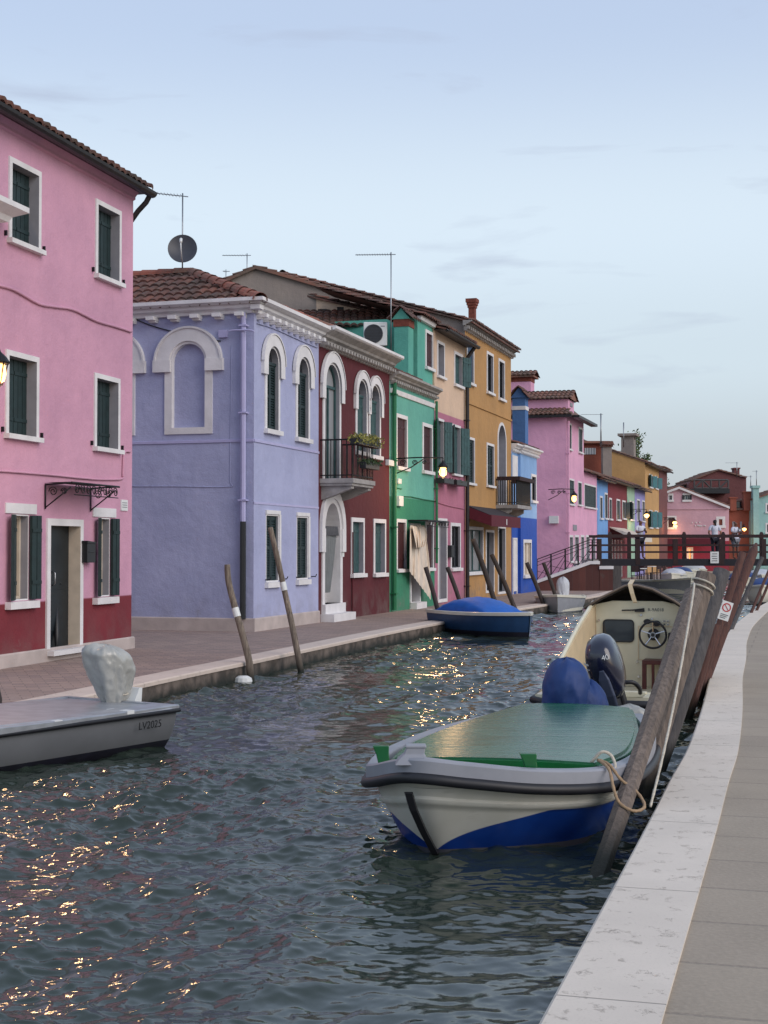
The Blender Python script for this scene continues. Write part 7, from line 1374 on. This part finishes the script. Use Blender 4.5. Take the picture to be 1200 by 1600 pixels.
P1 = dict(knee=(-.02, .02), foot=(-.02, .08), ell=(-.27, .03, 1.16), wrl=(-.24, -.14, 1.0), hal=(-.22, -.2, .96), elr=(.27, .0, 1.18), wrr=(.2, -.2, 1.12), har=(.16, -.26, 1.12))
xp = lambda px, Y: atY(px, 860, Y).x
t, Mx_ = person('man in a white shirt and dark shorts looking down at a phone on the bridge', xp(1000.5, 56.4), 56.4, zd, radians(25), 1.56, 'cloth_white', 'cloth_navy', 'skin_dark', P0, skirt='shorts')
mb = MB(); mb.box(-.04, .04, -.37, -.355, 1.22, 1.37); build('phone', mb, 'black_paint', t, Mx_)
person('person with a dark ponytail, white blouse and dark trousers, back turned on the bridge', xp(1117, 56.6), 56.6, zd, radians(185), 1.58, 'cloth_white', 'cloth_navy', 'skin', P1, hair='tail')
t, Mx_ = person('person in a white t-shirt and grey shorts with a dark strap bag, on the bridge', xp(1149, 56.8), 56.8, zd, radians(30), 1.50, 'cloth_white', 'cloth_grey', 'skin_dark', P0, skirt='shorts')
mb = MB(); mb.tube([(-.17, -.13, 1.05), (-.05, -.20, 1.22), (.1, -.17, 1.42), (.13, 0, 1.5), (.02, .17, 1.3), (-.16, .1, 1.05)], .022, 6); mb.box(-.3, -.16, -.12, .06, .9, 1.1); build('shoulder_bag', mb, 'bag_dark', t, Mx_)
# ================================================================ café tables and chairs on the far quay, seen under the bridge
def chair(loc, rz, label):
    t = thing('cafe_chair', label, 'chair', loc, rz, 'cafe chairs beyond the bridge'); Mx = WM[t.name]; mb = MB(); mb.box(-.2, .2, -.2, .2, .43, .46); build('seat', mb, 'bridge_wood', t, Mx); mb = MB(); mb.box(-.2, .2, .18, .21, .6, .88); build('backrest', mb, 'bridge_wood', t, Mx)
    for sx in (-1, 1):
        for sy in (-1, 1): mb = MB(); mb.box(sx * .18 - .015, sx * .18 + .015, sy * .18 - .015, sy * .18 + .015, 0, .43 if sy < 0 else .9); build('leg', mb, 'iron', t, Mx)
    return t
c0 = chair((10.2, 62, 0), .3, 'cafe chair farthest left of the row under the bridge')
for i, (px_, Y, rz) in enumerate(((1004, 66, 2.4), (1014, 69, 1.0), (1024, 70, 4.0), (1034, 76, .3), (1043, 80, 3.3))):
    p_ = atY(px_, 870, Y); copytree(c0, (p_.x, Y, 0), rz, 'cafe chair, %s of the row under the bridge' % ('second from the left', 'third from the left', 'third from the right', 'second from the right', 'farthest right')[i])
p_ = atY(1000, 870, 64); c0.matrix_basis = Matrix.Translation(Vector((atY(994, 870, 62).x, 62, 0)))
for i, (px_, Y) in enumerate(((999, 63.5), (1019, 71), (1038, 78))):
    p_ = atY(px_, 870, Y); t = thing('cafe_table', 'small round cafe table %s' % ('by the first chairs under the bridge', 'in the middle of the chairs under the bridge', 'farthest along the cafe quay')[i], 'table', (p_.x, Y, 0), 0, 'cafe tables'); mb = MB(); mb.tube([(0, 0, .72), (0, 0, .75)], .34, 16); build('top', mb, 'white_plastic', t, WM[t.name]); mb = MB(); mb.tube([(0, 0, 0), (0, 0, .72)], .03, 8); mb.tube([(0, 0, 0), (0, 0, .02)], .2, 12); build('pedestal', mb, 'iron', t, WM[t.name])
# white awning over the café by the maroon house
ar_ = bpy.data.objects['maroon_house']; am = WM['maroon_house']; mb = MB(); mb.loft([[(x, 0, 2.75), (x, -1.5, 2.25), (x, -1.52, 1.98), (x, -1.48, 1.98), (x, -.02, 2.70)] for x in (.5, 6.2)]); build('awning', mb, 'curtain_cream', ar_, am)
mb = MB()
for i in range(4): mb.box(.9 + i * 1.2, 1.6 + i * 1.2, -.02, 0, .1, 2.1)
build('shopfront', mb, 'shop_glow', ar_, am) if False else build('shopfront', mb, 'pale_glass', ar_, am)
# ================================================================ trees behind the roofs
def tree(label, X, Y, z0, zt, R, n=1400, s_=.12, sq=1.0):
    t = thing('garden_tree', label, 'tree', (X, Y, 0), 0); Mx = WM[t.name]; mb = MB(); H_ = zt; mb.tube(crom([(0, 0, 0), (.1, 0, z0 * .6), (-.05, .05, (z0 + zt) / 2), (0, 0, zt - .4)], 12), .14, 8, rr=[.16 - .011 * i for i in range(12)])
    for k in range(7): a_ = k * 2.4; h = z0 + (zt - z0) * (.1 + .1 * k); mb.tube([(0, 0, h), (R * .7 * cos(a_), R * .7 * sin(a_), h + R * .5)], .035, 5)
    build('trunk', mb, 'post_dark', t, Mx); mb = MB(); cl = [(random.gauss(0, R * .45), random.gauss(0, R * .45), random.uniform(z0, zt), random.uniform(.25, .5) * R) for _ in range(16)]
    def fn(): c = random.choice(cl); return (c[0] + random.gauss(0, c[3] * .6), c[1] + random.gauss(0, c[3] * .6), c[2] + random.gauss(0, c[3] * .6))
    leaves(mb, fn, n, s_); mb.keep = True; build('crown', mb, 'leaf_mid', t, Mx)
q = atY(991, 703, 99); tree('leafy green tree rising behind the honey house roof', q.x, 99, 6.8, atY(991, 684, 99).z, .8, 1600, .12)
q = atY(1006, 714, 102); tree('small leafy treetop just beyond the taller roofside tree', q.x, 102, 6.5, atY(1004, 711, 102).z, .5, 600, .12)
q = atY(1047, 765, 115); tree('low dark treetop behind the pink gable', q.x, 115, 4.5, atY(1046, 756, 115).z, .9, 1000, .13)
# small prohibition board between the posts
a = atY(1121, 966, 16.6); b_ = atY(1138, 936, 16.6); w_ = b_.x - a.x; h_ = b_.z - a.z; t = thing('notice_board', 'small white notice with a red prohibition ring between the reddish posts', 'sign', (a.x, 16.6, a.z)); Mx = WM[t.name] @ Matrix.Rotation(radians(18), 4, 'Y')
mb = MB(); mb.box(0, w_, 0, .012, 0, h_); build('panel', mb, 'white_plastic', t, Mx); mb = MB(); c = Vector((w_ / 2, -.003, h_ * .68)); r_ = w_ * .40
mb.ring([(c.x + r_ * .78 * cos(a_), c.z + r_ * .78 * sin(a_)) for a_ in np.linspace(0, 2 * pi, 25)[:-1]], [(c.x + r_ * cos(a_), c.z + r_ * sin(a_)) for a_ in np.linspace(0, 2 * pi, 25)[:-1]], -.004, 0, 0); mb.tube([(c.x - r_ * .6, -.003, c.z + r_ * .6), (c.x + r_ * .6, -.003, c.z - r_ * .6)], .004, 4); build('prohibition_ring', mb, 'red_sign', t, Mx)
mb = MB()
for i in range(3): mb.box(w_ * .15, w_ * (.85 - .1 * i), -.004, 0, h_ * (.28 - .09 * i), h_ * (.31 - .09 * i))
build('lettering_lines', mb, 'dish_grey', t, Mx)
